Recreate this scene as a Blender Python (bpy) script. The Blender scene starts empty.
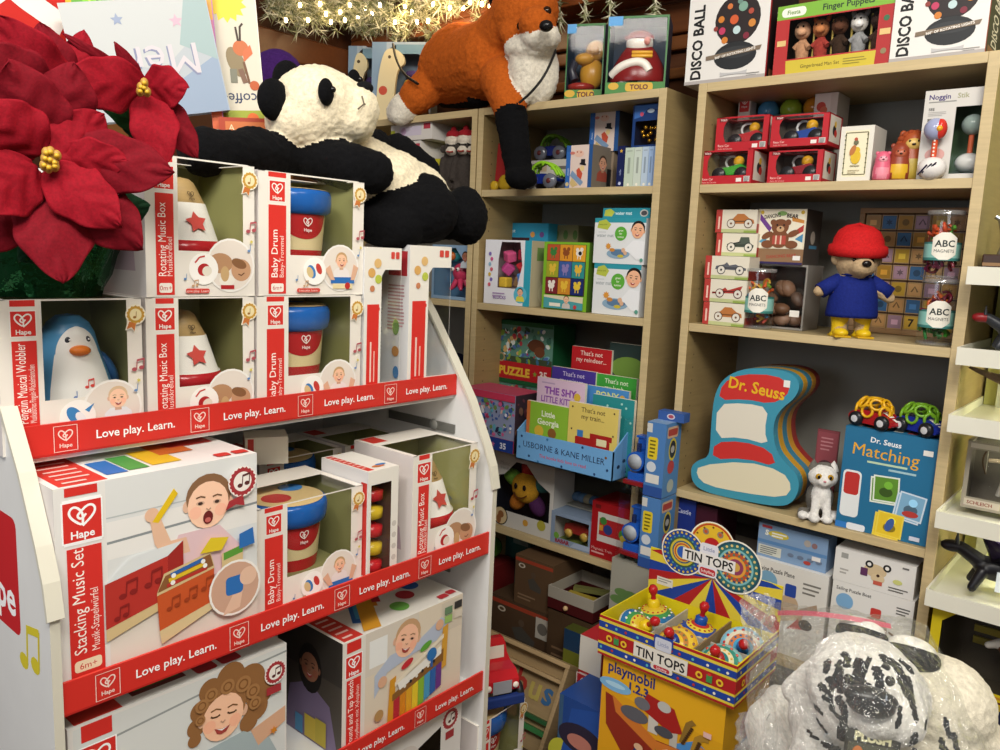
import bpy, bmesh, math, random
from mathutils import Vector, Matrix, Euler, noise
from mathutils.geometry import tessellate_polygon
PI = math.pi
rnd = random.Random(11)
SC = bpy.context.scene
COL = SC.collection

# ------------------------------------------------------------------ camera
FPX = 796.8
YAW, PITCH, ROLL = [math.radians(a) for a in (40.13, 8.607, -2.471)]
CAM = Vector((0, 0, 1.45))
_f = Vector((-math.sin(YAW)*math.cos(PITCH), math.cos(YAW)*math.cos(PITCH), -math.sin(PITCH)))
_r = Vector((math.cos(YAW), math.sin(YAW), 0))
_d = _f.cross(_r)
CR = math.cos(ROLL)*_r + math.sin(ROLL)*_d
CD = -math.sin(ROLL)*_r + math.cos(ROLL)*_d
CF = _f
cam = bpy.data.cameras.new('camera')
cam.sensor_width = 36
cam.lens = FPX*36/1000
cam.clip_start = .02
camo = bpy.data.objects.new('camera', cam)
COL.objects.link(camo)
Mx = Matrix((CR, -CD, -CF)).transposed().to_4x4()
Mx.translation = CAM
camo.matrix_world = Mx
SC.camera = camo

def P(u, v, X=None, Y=None, Z=None, D=None):
    """point of the place seen at a pixel, on a real plane (shelf front, shelf top, wall...) or at a distance"""
    d = CR*(u-500) + CD*(v-375) + CF*FPX
    if X is not None: t = X/d.x
    elif Y is not None: t = Y/d.y
    elif Z is not None: t = (Z-CAM.z)/d.z
    else: t = D/d.length
    return CAM + d*t

# ------------------------------------------------------------------ materials
def lin(h):
    h = h.lstrip('#')
    c = [int(h[i:i+2], 16)/255 for i in (0, 2, 4)]
    return tuple(x/12.92 if x <= .04045 else ((x+.055)/1.055)**2.4 for x in c) + (1,)
_mats = {}
def m(h, rough=.5, kind='p', metal=0.0, var=0.0):
    key = (h, rough, kind, metal)
    if key in _mats: return _mats[key]
    M = bpy.data.materials.new('%s_%s' % ({'p': 'print', 'fur': 'plush', 'wood': 'wood', 'foil': 'foil', 'felt': 'felt', 'card': 'card', 'paint': 'paint', 'plas': 'plastic', 'glow': 'glow'}.get(kind, kind), h.lstrip('#')))
    M.use_nodes = True
    nt = M.node_tree; N = nt.nodes; L = nt.links
    b = N['Principled BSDF']
    c = lin(h)
    b.inputs['Base Color'].default_value = c
    b.inputs['Roughness'].default_value = rough
    b.inputs['Metallic'].default_value = metal
    b.inputs['Specular IOR Level'].default_value = .35
    def nz(scale, detail=3, stretch=None, rough_=.6):
        tc = N.new('ShaderNodeTexCoord'); t = N.new('ShaderNodeTexNoise')
        t.inputs['Scale'].default_value = scale; t.inputs['Detail'].default_value = detail; t.inputs['Roughness'].default_value = rough_
        if stretch:
            mp = N.new('ShaderNodeMapping'); mp.inputs['Scale'].default_value = stretch
            L.new(tc.outputs['Object'], mp.inputs[0]); L.new(mp.outputs[0], t.inputs['Vector'])
        else: L.new(tc.outputs['Object'], t.inputs['Vector'])
        return t
    def vary(t, amt):
        r = N.new('ShaderNodeValToRGB')
        r.color_ramp.elements[0].position = .3; r.color_ramp.elements[1].position = .7
        r.color_ramp.elements[0].color = tuple(x*(1-amt) for x in c[:3])+(1,)
        r.color_ramp.elements[1].color = tuple(min(1, x*(1+amt)) for x in c[:3])+(1,)
        L.new(t.outputs['Fac'], r.inputs[0]); L.new(r.outputs[0], b.inputs['Base Color'])
    def bump(t, dist, s=1.0):
        bp = N.new('ShaderNodeBump'); bp.inputs['Distance'].default_value = dist; bp.inputs['Strength'].default_value = s
        L.new(t.outputs['Fac'], bp.inputs['Height']); L.new(bp.outputs[0], b.inputs['Normal'])
    if kind == 'fur':
        t = nz(130, 4, None, .7); vary(t, .20); bump(t, .0032, .8)
        b.inputs['Roughness'].default_value = .95; b.inputs['Specular IOR Level'].default_value = .1
        b.inputs['Sheen Weight'].default_value = .35; b.inputs['Sheen Roughness'].default_value = .5
        b.inputs['Sheen Tint'].default_value = tuple(min(1, x*1.6+.02) for x in c[:3])+(1,)
    elif kind == 'felt':
        t = nz(260, 3); vary(t, .18); bump(t, .0008, .6)
        b.inputs['Roughness'].default_value = .8; b.inputs['Specular IOR Level'].default_value = .15
        b.inputs['Sheen Weight'].default_value = .06; b.inputs['Sheen Tint'].default_value = c
    elif kind == 'wood':
        t = nz(9, 6, (1, 1, 14), .65); vary(t, .10)
    elif kind == 'woodx':
        t = nz(9, 6, (14, 1, 1) if False else (1, 14, 14), .65); vary(t, .10)
    elif kind == 'card':
        t = nz(40, 4); vary(t, .10)
    elif kind == 'paint':
        t = nz(5, 4); vary(t, .05)
    elif kind == 'foil':
        t = nz(45, 3); bump(t, .004, 1.0)
    elif kind == 'glow':
        b.inputs['Emission Color'].default_value = c; b.inputs['Emission Strength'].default_value = metal
        b.inputs['Metallic'].default_value = 0
    _mats[key] = M
    return M
def plas(h, r=.22): return m(h, r, 'plas')
def fur(h): return m(h, .95, 'fur')
def film(name='clear_film', tint=(1, 1, 1), gloss=.10, rough=.04, wrinkle=0.0, alpha=0.0, acol=(.9, .9, .9)):
    if name in _mats: return _mats[name]
    M = bpy.data.materials.new(name); M.use_nodes = True
    nt = M.node_tree; N = nt.nodes; L = nt.links
    N.remove(N['Principled BSDF']); out = N['Material Output']
    tr = N.new('ShaderNodeBsdfTransparent'); tr.inputs[0].default_value = tint + (1,)
    gl = N.new('ShaderNodeBsdfGlossy'); gl.inputs['Roughness'].default_value = rough
    mx = N.new('ShaderNodeMixShader')
    lw = N.new('ShaderNodeLayerWeight'); lw.inputs[0].default_value = .25
    ma = N.new('ShaderNodeMath'); ma.operation = 'MULTIPLY_ADD'; ma.inputs[1].default_value = .3; ma.inputs[2].default_value = gloss
    L.new(lw.outputs['Facing'], ma.inputs[0]); ma.use_clamp = True
    L.new(ma.outputs[0], mx.inputs[0]); L.new(tr.outputs[0], mx.inputs[1]); L.new(gl.outputs[0], mx.inputs[2])
    last = mx
    if wrinkle:
        tc = N.new('ShaderNodeTexCoord'); t = N.new('ShaderNodeTexNoise'); t.inputs['Scale'].default_value = 22; t.inputs['Detail'].default_value = 3
        t.inputs['Distortion'].default_value = 1.2
        L.new(tc.outputs['Object'], t.inputs['Vector'])
        bp = N.new('ShaderNodeBump'); bp.inputs['Distance'].default_value = wrinkle
        L.new(t.outputs['Fac'], bp.inputs['Height']); L.new(bp.outputs[0], gl.inputs['Normal']); L.new(bp.outputs[0], lw.inputs['Normal'])
    if alpha:
        df = N.new('ShaderNodeBsdfDiffuse'); df.inputs[0].default_value = acol + (1,)
        m2 = N.new('ShaderNodeMixShader'); m2.inputs[0].default_value = alpha
        L.new(mx.outputs[0], m2.inputs[1]); L.new(df.outputs[0], m2.inputs[2]); last = m2
    L.new(last.outputs[0], out.inputs[0])
    _mats[name] = M
    return M
FILM = film('clear_film', gloss=.012, rough=.06)

# ------------------------------------------------------------------ mesh collector
class MB:
    def __init__(s):
        s.v = []; s.f = []; s.mi = []; s.mats = []; s.sm = []
    def mat(s, x):
        if isinstance(x, str): x = m(x)
        if x not in s.mats: s.mats.append(x)
        return s.mats.index(x)
    def add(s, vs, fs, mat, smooth=False, M=None):
        o = len(s.v)
        if M is not None: vs = [M @ Vector(p) for p in vs]
        s.v += [tuple(p) for p in vs]
        one = not isinstance(mat, list)
        i = s.mat(mat) if one else None
        for k, fc in enumerate(fs):
            s.f.append([a+o for a in fc]); s.mi.append(i if one else s.mat(mat[k])); s.sm.append(smooth)
        return s
    def box(s, x0, x1, y0, y1, z0, z1, mat, M=None, mats=None):
        vs = [(x, y, z) for z in (z0, z1) for y in (y0, y1) for x in (x0, x1)]
        fs = [(0, 1, 5, 4), (1, 3, 7, 5), (3, 2, 6, 7), (2, 0, 4, 6), (4, 5, 7, 6), (2, 3, 1, 0)]  # front right back left top bottom
        return s.add(vs, fs, mats if mats else mat, False, M)
    def poly(s, pts, mat, smooth=False): return s.add(pts, [list(range(len(pts)))], mat, smooth)
    def ell(s, c, r, mat, rot=None, seg=20, ring=12, M=None, z0=-1.0, z1=1.0):
        if not hasattr(r, '__len__'): r = (r, r, r)
        R = Euler(rot).to_matrix() if rot else Matrix.Identity(3)
        vs = []; fs = []
        a0, a1 = math.asin(max(-1, z0)), math.asin(min(1, z1))
        for i in range(ring+1):
            a = a0 + (a1-a0)*i/ring
            for j in range(seg):
                b = 2*PI*j/seg
                q = R @ Vector((r[0]*math.cos(a)*math.cos(b), r[1]*math.cos(a)*math.sin(b), r[2]*math.sin(a)))
                vs.append(Vector(c)+q)
        for i in range(ring):
            for j in range(seg):
                fs.append((i*seg+j, i*seg+(j+1) % seg, (i+1)*seg+(j+1) % seg, (i+1)*seg+j))
        return s.add(vs, fs, mat, True, M)
    def lathe(s, prof, mat, c=(0, 0, 0), M=None, seg=28, smooth=True, cap=True):
        vs = []; fs = []; ms = []
        n = len(prof); ml = mat if isinstance(mat, list) else [mat]*(n-1)
        for r, z in prof:
            for j in range(seg):
                b = 2*PI*j/seg
                vs.append((c[0]+r*math.cos(b), c[1]+r*math.sin(b), c[2]+z))
        for i in range(n-1):
            for j in range(seg):
                fs.append((i*seg+j, i*seg+(j+1) % seg, (i+1)*seg+(j+1) % seg, (i+1)*seg+j)); ms.append(ml[i])
        s.add(vs, fs, ms, smooth, M)
        if cap:
            if prof[0][0] > 1e-5: s.add(vs[:seg], [list(range(seg))[::-1]], ml[0], False, M)
            if prof[-1][0] > 1e-5: s.add(vs[-seg:], [list(range(seg))], ml[-1], False, M)
        return s
    def tube(s, pts, r, mat, seg=8, closed=False, M=None, caps=True):
        pts = [Vector(p) for p in pts]; n = len(pts)
        rs = r if hasattr(r, '__len__') else [r]*n
        vs = []; fs = []
        up = Vector((0, 0, 1)); prev = None
        for i, p in enumerate(pts):
            if closed: t = pts[(i+1) % n]-pts[i-1]
            else: t = pts[min(i+1, n-1)]-pts[max(i-1, 0)]
            t.normalize()
            a = prev - t*prev.dot(t) if prev else (up.cross(t) if abs(t.z) < .95 else Vector((1, 0, 0)).cross(t))
            a.normalize(); prev = a; b = t.cross(a)
            for j in range(seg):
                g = 2*PI*j/seg
                vs.append(p+(a*math.cos(g)+b*math.sin(g))*rs[i])
        last = n if closed else n-1
        for i in range(last):
            for j in range(seg):
                k = (i+1) % n
                fs.append((i*seg+j, i*seg+(j+1) % seg, k*seg+(j+1) % seg, k*seg+j))
        s.add(vs, fs, mat, True, M)
        if not closed and caps:
            s.add(vs[:seg], [list(range(seg))[::-1]], mat, False, M); s.add(vs[-seg:], [list(range(seg))], mat, False, M)
        return s
    def prism(s, pts, y0, y1, mat, side=None, M=None):
        """outline in x,z extruded along y"""
        n = len(pts)
        vs = [(x, y0, z) for x, z in pts]+[(x, y1, z) for x, z in pts]
        s.add(vs, [list(range(n)), list(range(2*n-1, n-1, -1))], mat, False, M)
        s.add(vs, [(i, i+n, (i+1) % n+n, (i+1) % n) for i in range(n)], side or mat, False, M)
        return s
    def build(s, name, parent=None, loc=None, rotz=None, rot=None, bevel=0, sub=0, solid=0):
        me = bpy.data.meshes.new(name)
        me.from_pydata([tuple(v) for v in s.v], [], s.f)
        for x in s.mats: me.materials.append(x)
        me.polygons.foreach_set('material_index', s.mi)
        me.polygons.foreach_set('use_smooth', s.sm)
        me.update()
        o = bpy.data.objects.new(name, me); COL.objects.link(o)
        if parent is not None: o.parent = parent
        if loc is not None: o.location = loc
        if rotz is not None: o.rotation_euler = (0, 0, rotz)
        if rot is not None: o.rotation_euler = rot
        if solid:
            q = o.modifiers.new('thickness', 'SOLIDIFY'); q.thickness = solid
        if bevel:
            q = o.modifiers.new('soft_edge', 'BEVEL'); q.width = bevel; q.segments = 2; q.limit_method = 'ANGLE'; q.angle_limit = math.radians(50)
        if sub:
            q = o.modifiers.new('smooth', 'SUBSURF'); q.levels = sub; q.render_levels = sub
        return o

def tag(o, label=None, cat=None, group=None, kind=None):
    if label: o['label'] = label
    if cat: o['category'] = cat
    if group: o['group'] = group
    if kind: o['kind'] = kind
    return o
def thing(name, label, cat, loc=(0, 0, 0), rotz=0, group=None, rot=None):
    o = bpy.data.objects.new(name, None); COL.objects.link(o)
    o.location = loc; o.rotation_euler = rot if rot else (0, 0, rotz); o.empty_display_size = .02
    return tag(o, label, cat, group)
def dup(root, loc, rotz, label, group=None):
    r = root.copy(); COL.objects.link(r); r.location = loc; r.rotation_euler = (0, 0, rotz); tag(r, label, None, group)
    for ch in list(root.children):
        c = ch.copy(); COL.objects.link(c); c.parent = r
        for g in ch.children:
            e = g.copy(); COL.objects.link(e); e.parent = c
    return r

# ------------------------------------------------------------------ lettering
_txt = {}
def textmesh(s, bold=0.0, sp=1.0):
    if any(ch.islower() or ch in 'MNW' for ch in s): bold = min(bold, .022)
    if 'M' in s: bold = 0
    k = (s, bold, sp)
    if k in _txt: return _txt[k]
    cu = bpy.data.curves.new('t', 'FONT'); cu.body = s; cu.size = 1; cu.offset = bold; cu.resolution_u = 2; cu.space_character = sp
    ob = bpy.data.objects.new('t', cu)
    me = ob.to_mesh()
    vs = [(v.co.x, v.co.y) for v in me.vertices]; fs = [list(p.vertices) for p in me.polygons]
    ob.to_mesh_clear(); bpy.data.objects.remove(ob); bpy.data.curves.remove(cu)
    x0 = min(v[0] for v in vs); x1 = max(v[0] for v in vs)
    _txt[k] = (vs, fs, x0, x1)
    return _txt[k]
CAPH = .70

# ------------------------------------------------------------------ printing on a face
class Face:
    """draws flat print on a rectangular face: x,y run 0..1 from its lower left corner, sizes are fractions of its height"""
    EPS = .00008
    def __init__(s, mb, o, ex, ey, W, H, k=1):
        s.mb = mb; s.o = Vector(o); s.ex = Vector(ex).normalized(); s.ey = Vector(ey).normalized()
        s.n = s.ex.cross(s.ey); s.W = W; s.H = H; s.k = k
    def q(s, x, y): return s.o+s.ex*(x*s.W)+s.ey*(y*s.H)+s.n*(s.k*s.EPS)
    def a(s): return s.H/s.W
    def poly(s, pts, c):
        s.mb.poly([s.q(*p) for p in pts], c); s.k += 1; return s
    def rect(s, x0, y0, x1, y1, c): return s.poly([(x0, y0), (x1, y0), (x1, y1), (x0, y1)], c)
    def rrect(s, x0, y0, x1, y1, c, r=.02):
        pts = []; a = s.a()
        for cx, cy, t in ((x1-r*a, y0+r, -90), (x1-r*a, y1-r, 0), (x0+r*a, y1-r, 90), (x0+r*a, y0+r, 180)):
            for i in range(4):
                g = math.radians(t+30*i); pts.append((cx+r*a*math.cos(g), cy+r*math.sin(g)))
        return s.poly(pts, c)
    def circ(s, x, y, r, c, sx=1, sy=1, seg=22, a0=0, a1=360, rot=0):
        a = s.a(); cr, sr = math.cos(math.radians(rot)), math.sin(math.radians(rot))
        full = a1-a0 >= 360; n = seg if full else seg+1
        pts = []
        for i in range(n):
            g = math.radians(a0+(a1-a0)*i/seg); dx, dy = r*sx*math.cos(g), r*sy*math.sin(g)
            pts.append((x+(dx*cr-dy*sr)*a, y+dx*sr+dy*cr))
        return s.poly(pts, c)
    def ring(s, x, y, r0, r1, c, seg=26):
        return s.line([(x+(r0+r1)/2*math.cos(2*PI*i/seg)*s.a(), y+(r0+r1)/2*math.sin(2*PI*i/seg)) for i in range(seg+1)], abs(r1-r0), c)
    def line(s, pts, w, c):
        a = s.a(); L = []; R = []; n = len(pts)
        for i in range(n):
            p = pts[max(0, i-1)]; q = pts[min(n-1, i+1)]
            if n > 2 and pts[0] == pts[-1] and i in (0, n-1): p = pts[-2]; q = pts[1]
            dx, dy = (q[0]-p[0])/a, q[1]-p[1]; l = math.hypot(dx, dy) or 1
            nx, ny = -dy/l*w/2*a, dx/l*w/2
            L.append(s.q(pts[i][0]+nx, pts[i][1]+ny)); R.append(s.q(pts[i][0]-nx, pts[i][1]-ny))
        s.mb.add(L+R, [(i, n+i, n+i+1, i+1) for i in range(n-1)], c); s.k += 1; return s
    def star(s, x, y, r, c, n=5, ri=.45, rot=90):
        a = s.a()
        return s.poly([(x+(r if i % 2 == 0 else r*ri)*math.cos(math.radians(rot)+PI*i/n)*a, y+(r if i % 2 == 0 else r*ri)*math.sin(math.radians(rot)+PI*i/n)) for i in range(2*n)], c)
    def text(s, t, x, y, h, c, rot=0, bold=0.0, al='C', maxw=None, sp=1.0):
        vs, fs, x0, x1 = textmesh(t, bold, sp)
        k = h*s.H/CAPH; w = (x1-x0)*k; kx = k
        if maxw is not None:
            lim = maxw*(s.W if abs(math.sin(math.radians(rot))) < .5 else s.H)
            if w > lim: kx = k*lim/w; w = lim
        off = {'C': -w/2, 'L': 0, 'R': -w}[al]
        cr, sr = math.cos(math.radians(rot)), math.sin(math.radians(rot))
        o = s.q(x, y); out = []
        for vx, vy in vs:
            px, py = (vx-x0)*kx+off, (vy-CAPH/2)*k
            out.append(o+s.ex*(px*cr-py*sr)+s.ey*(px*sr+py*cr))
        s.mb.add(out, fs, c); s.k += 1; return s
    def lines(s, x0, y0, x1, n, dy, h, c):
        for i in range(n): s.rect(x0, y0-i*dy-h, x1-(x1-x0)*(.3 if i == n-1 else rnd.uniform(0, .12)), y0-i*dy, c)
        return s
    def note(s, x, y, r, c, two=True, tilt=10):
        a = s.a()
        s.circ(x, y, r*.32, c, 1.2, .9, 10)
        s.line([(x+r*.3*a, y), (x+r*.4*a, y+r*1.3)], r*.14, c)
        if two:
            s.circ(x+r*a, y+r*.2, r*.32, c, 1.2, .9, 10); s.line([(x+r*1.3*a, y+r*.2), (x+r*1.4*a, y+r*1.5)], r*.14, c)
            s.line([(x+r*.36*a, y+r*1.25), (x+r*1.43*a, y+r*1.45)], r*.28, c)
        return s
    def heartlogo(s, x, y, r, bg='#d8322b', fg='#ffffff', word=True, border=True):
        """square emblem with a two-loop line heart and the maker's word"""
        a = s.a()
        if bg:
            if border: s.rect(x-r*1.08*a, y-r*1.18, x+r*1.08*a, y+r*1.18, fg)
            s.rect(x-r*a, y-r*1.1, x+r*a, y+r*1.1, bg)
        hy = y+r*.28
        def lp(g, m_): return (x+m_*(.05+.62*math.sin(g)*math.cos(g*.5))*r*a, hy-.55*r+.62*r*(1-math.cos(g)))
        pts = [(x+a*r*px, hy+r*py) for px, py in ((0, -.55), (-.55, -.1), (-.72, .28), (-.52, .58), (-.22, .5), (.02, .15), (.03, -.2), (0, -.55))]
        s.line(smooth2(pts), r*.13, fg)
        pts = [(x+a*r*px, hy+r*py) for px, py in ((0, -.55), (.5, -.12), (.7, .22), (.6, .52), (.3, .58), (-.05, .3), (-.3, .02), (-.05, -.2), (.2, .1))]
        s.line(smooth2(pts), r*.13, fg)
        if word: s.text('Hape', x, y-r*.72, r*.42, fg, bold=.03, maxw=None)
        return s
    def medal(s, x, y, r, c='#c99a3c', rib='#c8763a'):
        a = s.a()
        s.poly([(x-r*.9*a, y-r*.6), (x+r*.1*a, y-r*.9), (x-r*.15*a, y-r*2), (x-r*.5*a, y-r*1.55), (x-r*1.2*a, y-r*1.75)], '#f4ecd6')
        s.circ(x, y, r*1.15, '#f4ecd6'); s.star(x, y, r*1.05, c, 14, .88)
        s.circ(x, y, r*.68, '#efe0b0'); s.note(x-r*.12*a, y-r*.3, r*.5, '#9a6a22', False)
        s.poly([(x-r*.75*a, y-r*.75), (x+r*.02*a, y-r*1.0), (x-r*.18*a, y-r*1.85), (x-r*.5*a, y-r*1.4), (x-r*1.05*a, y-r*1.6)], rib)
        return s
    def kid(s, x, y, r, skin='#e3b08e', hair='#8a6240', shirt='#e9e4df', mood='smile', body=True, tilt=0, hairlen=.0):
        """little portrait photo of a child printed on a pack"""
        a = s.a(); ct, st = math.cos(math.radians(tilt)), math.sin(math.radians(tilt)); skin = shade(skin, 1.06, (10, 7, 7))
        def p(dx, dy): return (x+(dx*ct-dy*st)*r*a, y+(dx*st+dy*ct)*r)
        def el(dx, dy, rr, c, sx=1, sy=1): X, Y = p(dx, dy); s.circ(X, Y, rr*r, c, sx, sy, 18, rot=tilt)
        if body:
            s.poly([p(-1.5, -2.6), p(1.5, -2.6), p(1.35, -1.5), p(.8, -1.05), p(-.8, -1.05), p(-1.35, -1.5)], shirt)
            s.poly([p(-.35, -1.3), p(.35, -1.3), p(.3, -.7), p(-.3, -.7)], shade(skin, .85))
        if hairlen: el(0, -.15, 1.22, hair, 1, 1.12+hairlen)
        el(-.93, -.05, .2, shade(skin, .9), .8, 1.2); el(.93, -.05, .2, shade(skin, .9), .8, 1.2)
        el(0, .28, 1.0, hair, .98, .92)
        el(0, -.08, .93, skin, .96, 1.04)
        el(-.55, -.35, .26, shade(skin, .97, (8, -7, -7))); el(.55, -.35, .26, shade(skin, .97, (8, -7, -7)))
        for e in (-.36, .36):
            if mood == 'laugh': s.line([p(e-.2, .06), p(e-.1, -.0), p(e+.1, -.0), p(e+.2, .06)], r*.07, shade(hair, .55)); s.line([p(e-.22, .26), p(e, .33), p(e+.22, .26)], r*.06, shade(hair, .8)); continue
            el(e, .02, .13, shade(skin, .86), 1.4, .7); el(e, .01, .085, '#43322a', 1.25, .8)
            s.line([p(e-.2, .24), p(e, .3), p(e+.2, .24)], r*.06, shade(hair, .8))
        s.line([p(-.1, -.22), p(0, -.3), p(.1, -.22)], r*.06, shade(skin, .75))
        if mood in ('smile', 'laugh'):
            s.poly([p(-.34, -.48), p(0, -.56), p(.34, -.48), p(.2, -.72), p(0, -.78), p(-.2, -.72)], '#a8443e'); s.poly([p(-.26, -.51), p(0, -.57), p(.26, -.51), p(0, -.63)], '#ffffff')
        else: el(0, -.6, .24, '#6e2322', .9, 1.15); el(0, -.7, .13, '#c96a62', 1, .8)
        return s
def shade(h, f, add=(0, 0, 0)):
    h = h.lstrip('#'); c = [int(h[i:i+2], 16) for i in (0, 2, 4)]
    return '#%02x%02x%02x' % tuple(max(0, min(255, int(x*f+d))) for x, d in zip(c, add))
def smooth2(pts, it=2):
    closed = pts[0] == pts[-1]
    for _ in range(it):
        o = []
        for i in range(len(pts)-1):
            p, q = pts[i], pts[i+1]
            o += [tuple(a*.75+b*.25 for a, b in zip(p, q)), tuple(a*.25+b*.75 for a, b in zip(p, q))]
        pts = o+[o[0]] if closed else [pts[0]]+o+[pts[-1]]
    return pts

def front(mb, w, h, y=0, z=0): return Face(mb, (-w/2, y, z), (1, 0, 0), (0, 0, 1), w, h)
def right(mb, w, d, h): return Face(mb, (w/2, 0, 0), (0, 1, 0), (0, 0, 1), d, h)
def left(mb, w, d, h): return Face(mb, (-w/2, d, 0), (0, -1, 0), (0, 0, 1), d, h)
def top(mb, w, d, h): return Face(mb, (-w/2, 0, h), (1, 0, 0), (0, 1, 0), w, d)

def carton(name, label, cat, w, d, h, loc, rotz=0, base='#e9e6e0', art=None, rart=None, lart=None, tart=None, group=None, mats=None, parent=None, rot=None):
    """closed printed box: one mesh, front face towards local -y, origin at the middle of its front lower edge"""
    mb = MB(); mb.box(-w/2, w/2, 0, d, 0, h, m(base, .4), mats=[m(c, .4) for c in mats] if mats else None)
    if art: art(front(mb, w, h))
    if rart: rart(right(mb, w, d, h))
    if lart: lart(left(mb, w, d, h))
    if tart: tart(top(mb, w, d, h))
    o = mb.build(name, parent, loc, rotz, rot)
    if parent is None: tag(o, label, cat, group)
    return o

def windowbox(t, w, d, h, hole, base='#e9e6e0', inner='#8f8c58', art=None, rart=None, lart=None, tart=None, rhole=False, thole=False, filmed=True, name='carton'):
    """open-fronted display box with a cut-out window: parts carton and window_film under t. hole = outline in 0..1 of the front face"""
    mb = MB(); B = m(base, .4); I = m(inner, .6)
    out = [(-w/2, 0, 0), (w/2, 0, 0), (w/2, 0, h), (-w/2, 0, h)]
    hp = [(-w/2+x*w, 0, y*h) for x, y in hole]
    tris = tessellate_polygon([[Vector(p) for p in out], [Vector(p) for p in hp]])
    allp = out+hp
    fix = []
    for a, b_, c in tris:
        A, Bv, Cv = [Vector(allp[i]) for i in (a, b_, c)]
        fix.append((a, b_, c) if (Bv-A).cross(Cv-A).y < 0 else (a, c, b_))
    mb.add(allp, fix, B)
    e = .0012
    fr = [(-w/2, 0), (w/2, 0), (w/2, d), (-w/2, d)]
    def wall(p, q, z0=0, z1=h):
        nx = Vector((q[0]-p[0], q[1]-p[1], 0)).normalized(); n = Vector((nx.y, -nx.x, 0))
        a = [Vector((p[0], p[1], z0)), Vector((q[0], q[1], z0)), Vector((q[0], q[1], z1)), Vector((p[0], p[1], z1))]
        mb.poly(a, B); mb.poly([x-n*e for x in reversed(a)], I)
    if not rhole: wall(fr[1], fr[2])
    else:
        mb.box(w/2-.001, w/2, d-.012, d, 0, h, B)
        mb.box(w/2-.001, w/2, 0, d, 0, h*.07, B)
    wall(fr[2], fr[3]); wall(fr[3], fr[0])
    mb.poly([(-w/2, 0, 0), (-w/2, d, 0), (w/2, d, 0), (w/2, 0, 0)], B); mb.poly([(-w/2, 0, e), (w/2, 0, e), (w/2, d, e), (-w/2, d, e)], I)
    if not thole:
        mb.poly([(-w/2, 0, h), (w/2, 0, h), (w/2, d, h), (-w/2, d, h)], B); mb.poly([(-w/2, 0, h-e), (-w/2, d, h-e), (w/2, d, h-e), (w/2, 0, h-e)], I)
    else:
        x0, x1, y0, y1 = thole
        for a, b_, c, dd in ((-w/2, w/2, 0, y0*d), (-w/2, w/2, y1*d, d), (-w/2, -w/2+x0*w, y0*d, y1*d), (-w/2+x1*w, w/2, y0*d, y1*d)):
            if b_-a > 1e-4 and dd-c > 1e-4: mb.box(a, b_, c, dd, h-e, h, B)
    if art: art(front(mb, w, h))
    if rart: rart(right(mb, w, d, h))
    if lart: lart(left(mb, w, d, h))
    if tart: tart(top(mb, w, d, h))
    mb.build(name, t)
    if filmed:
        f = MB(); f.poly([(-w/2+x*w, .0008, y*h) for x, y in hole], FILM)
        if rhole: f.poly([(w/2-.0005, 0, h*.07), (w/2-.0005, d-.012, h*.07), (w/2-.0005, d-.012, h), (w/2-.0005, 0, h)], FILM)
        if thole:
            f.poly([(-w/2+x0*w, y0*d, h-.0006), (-w/2+x1*w, y0*d, h-.0006), (-w/2+x1*w, y1*d, h-.0006), (-w/2+x0*w, y1*d, h-.0006)], FILM)
        f.build('window_film', t)
    return t

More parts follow.
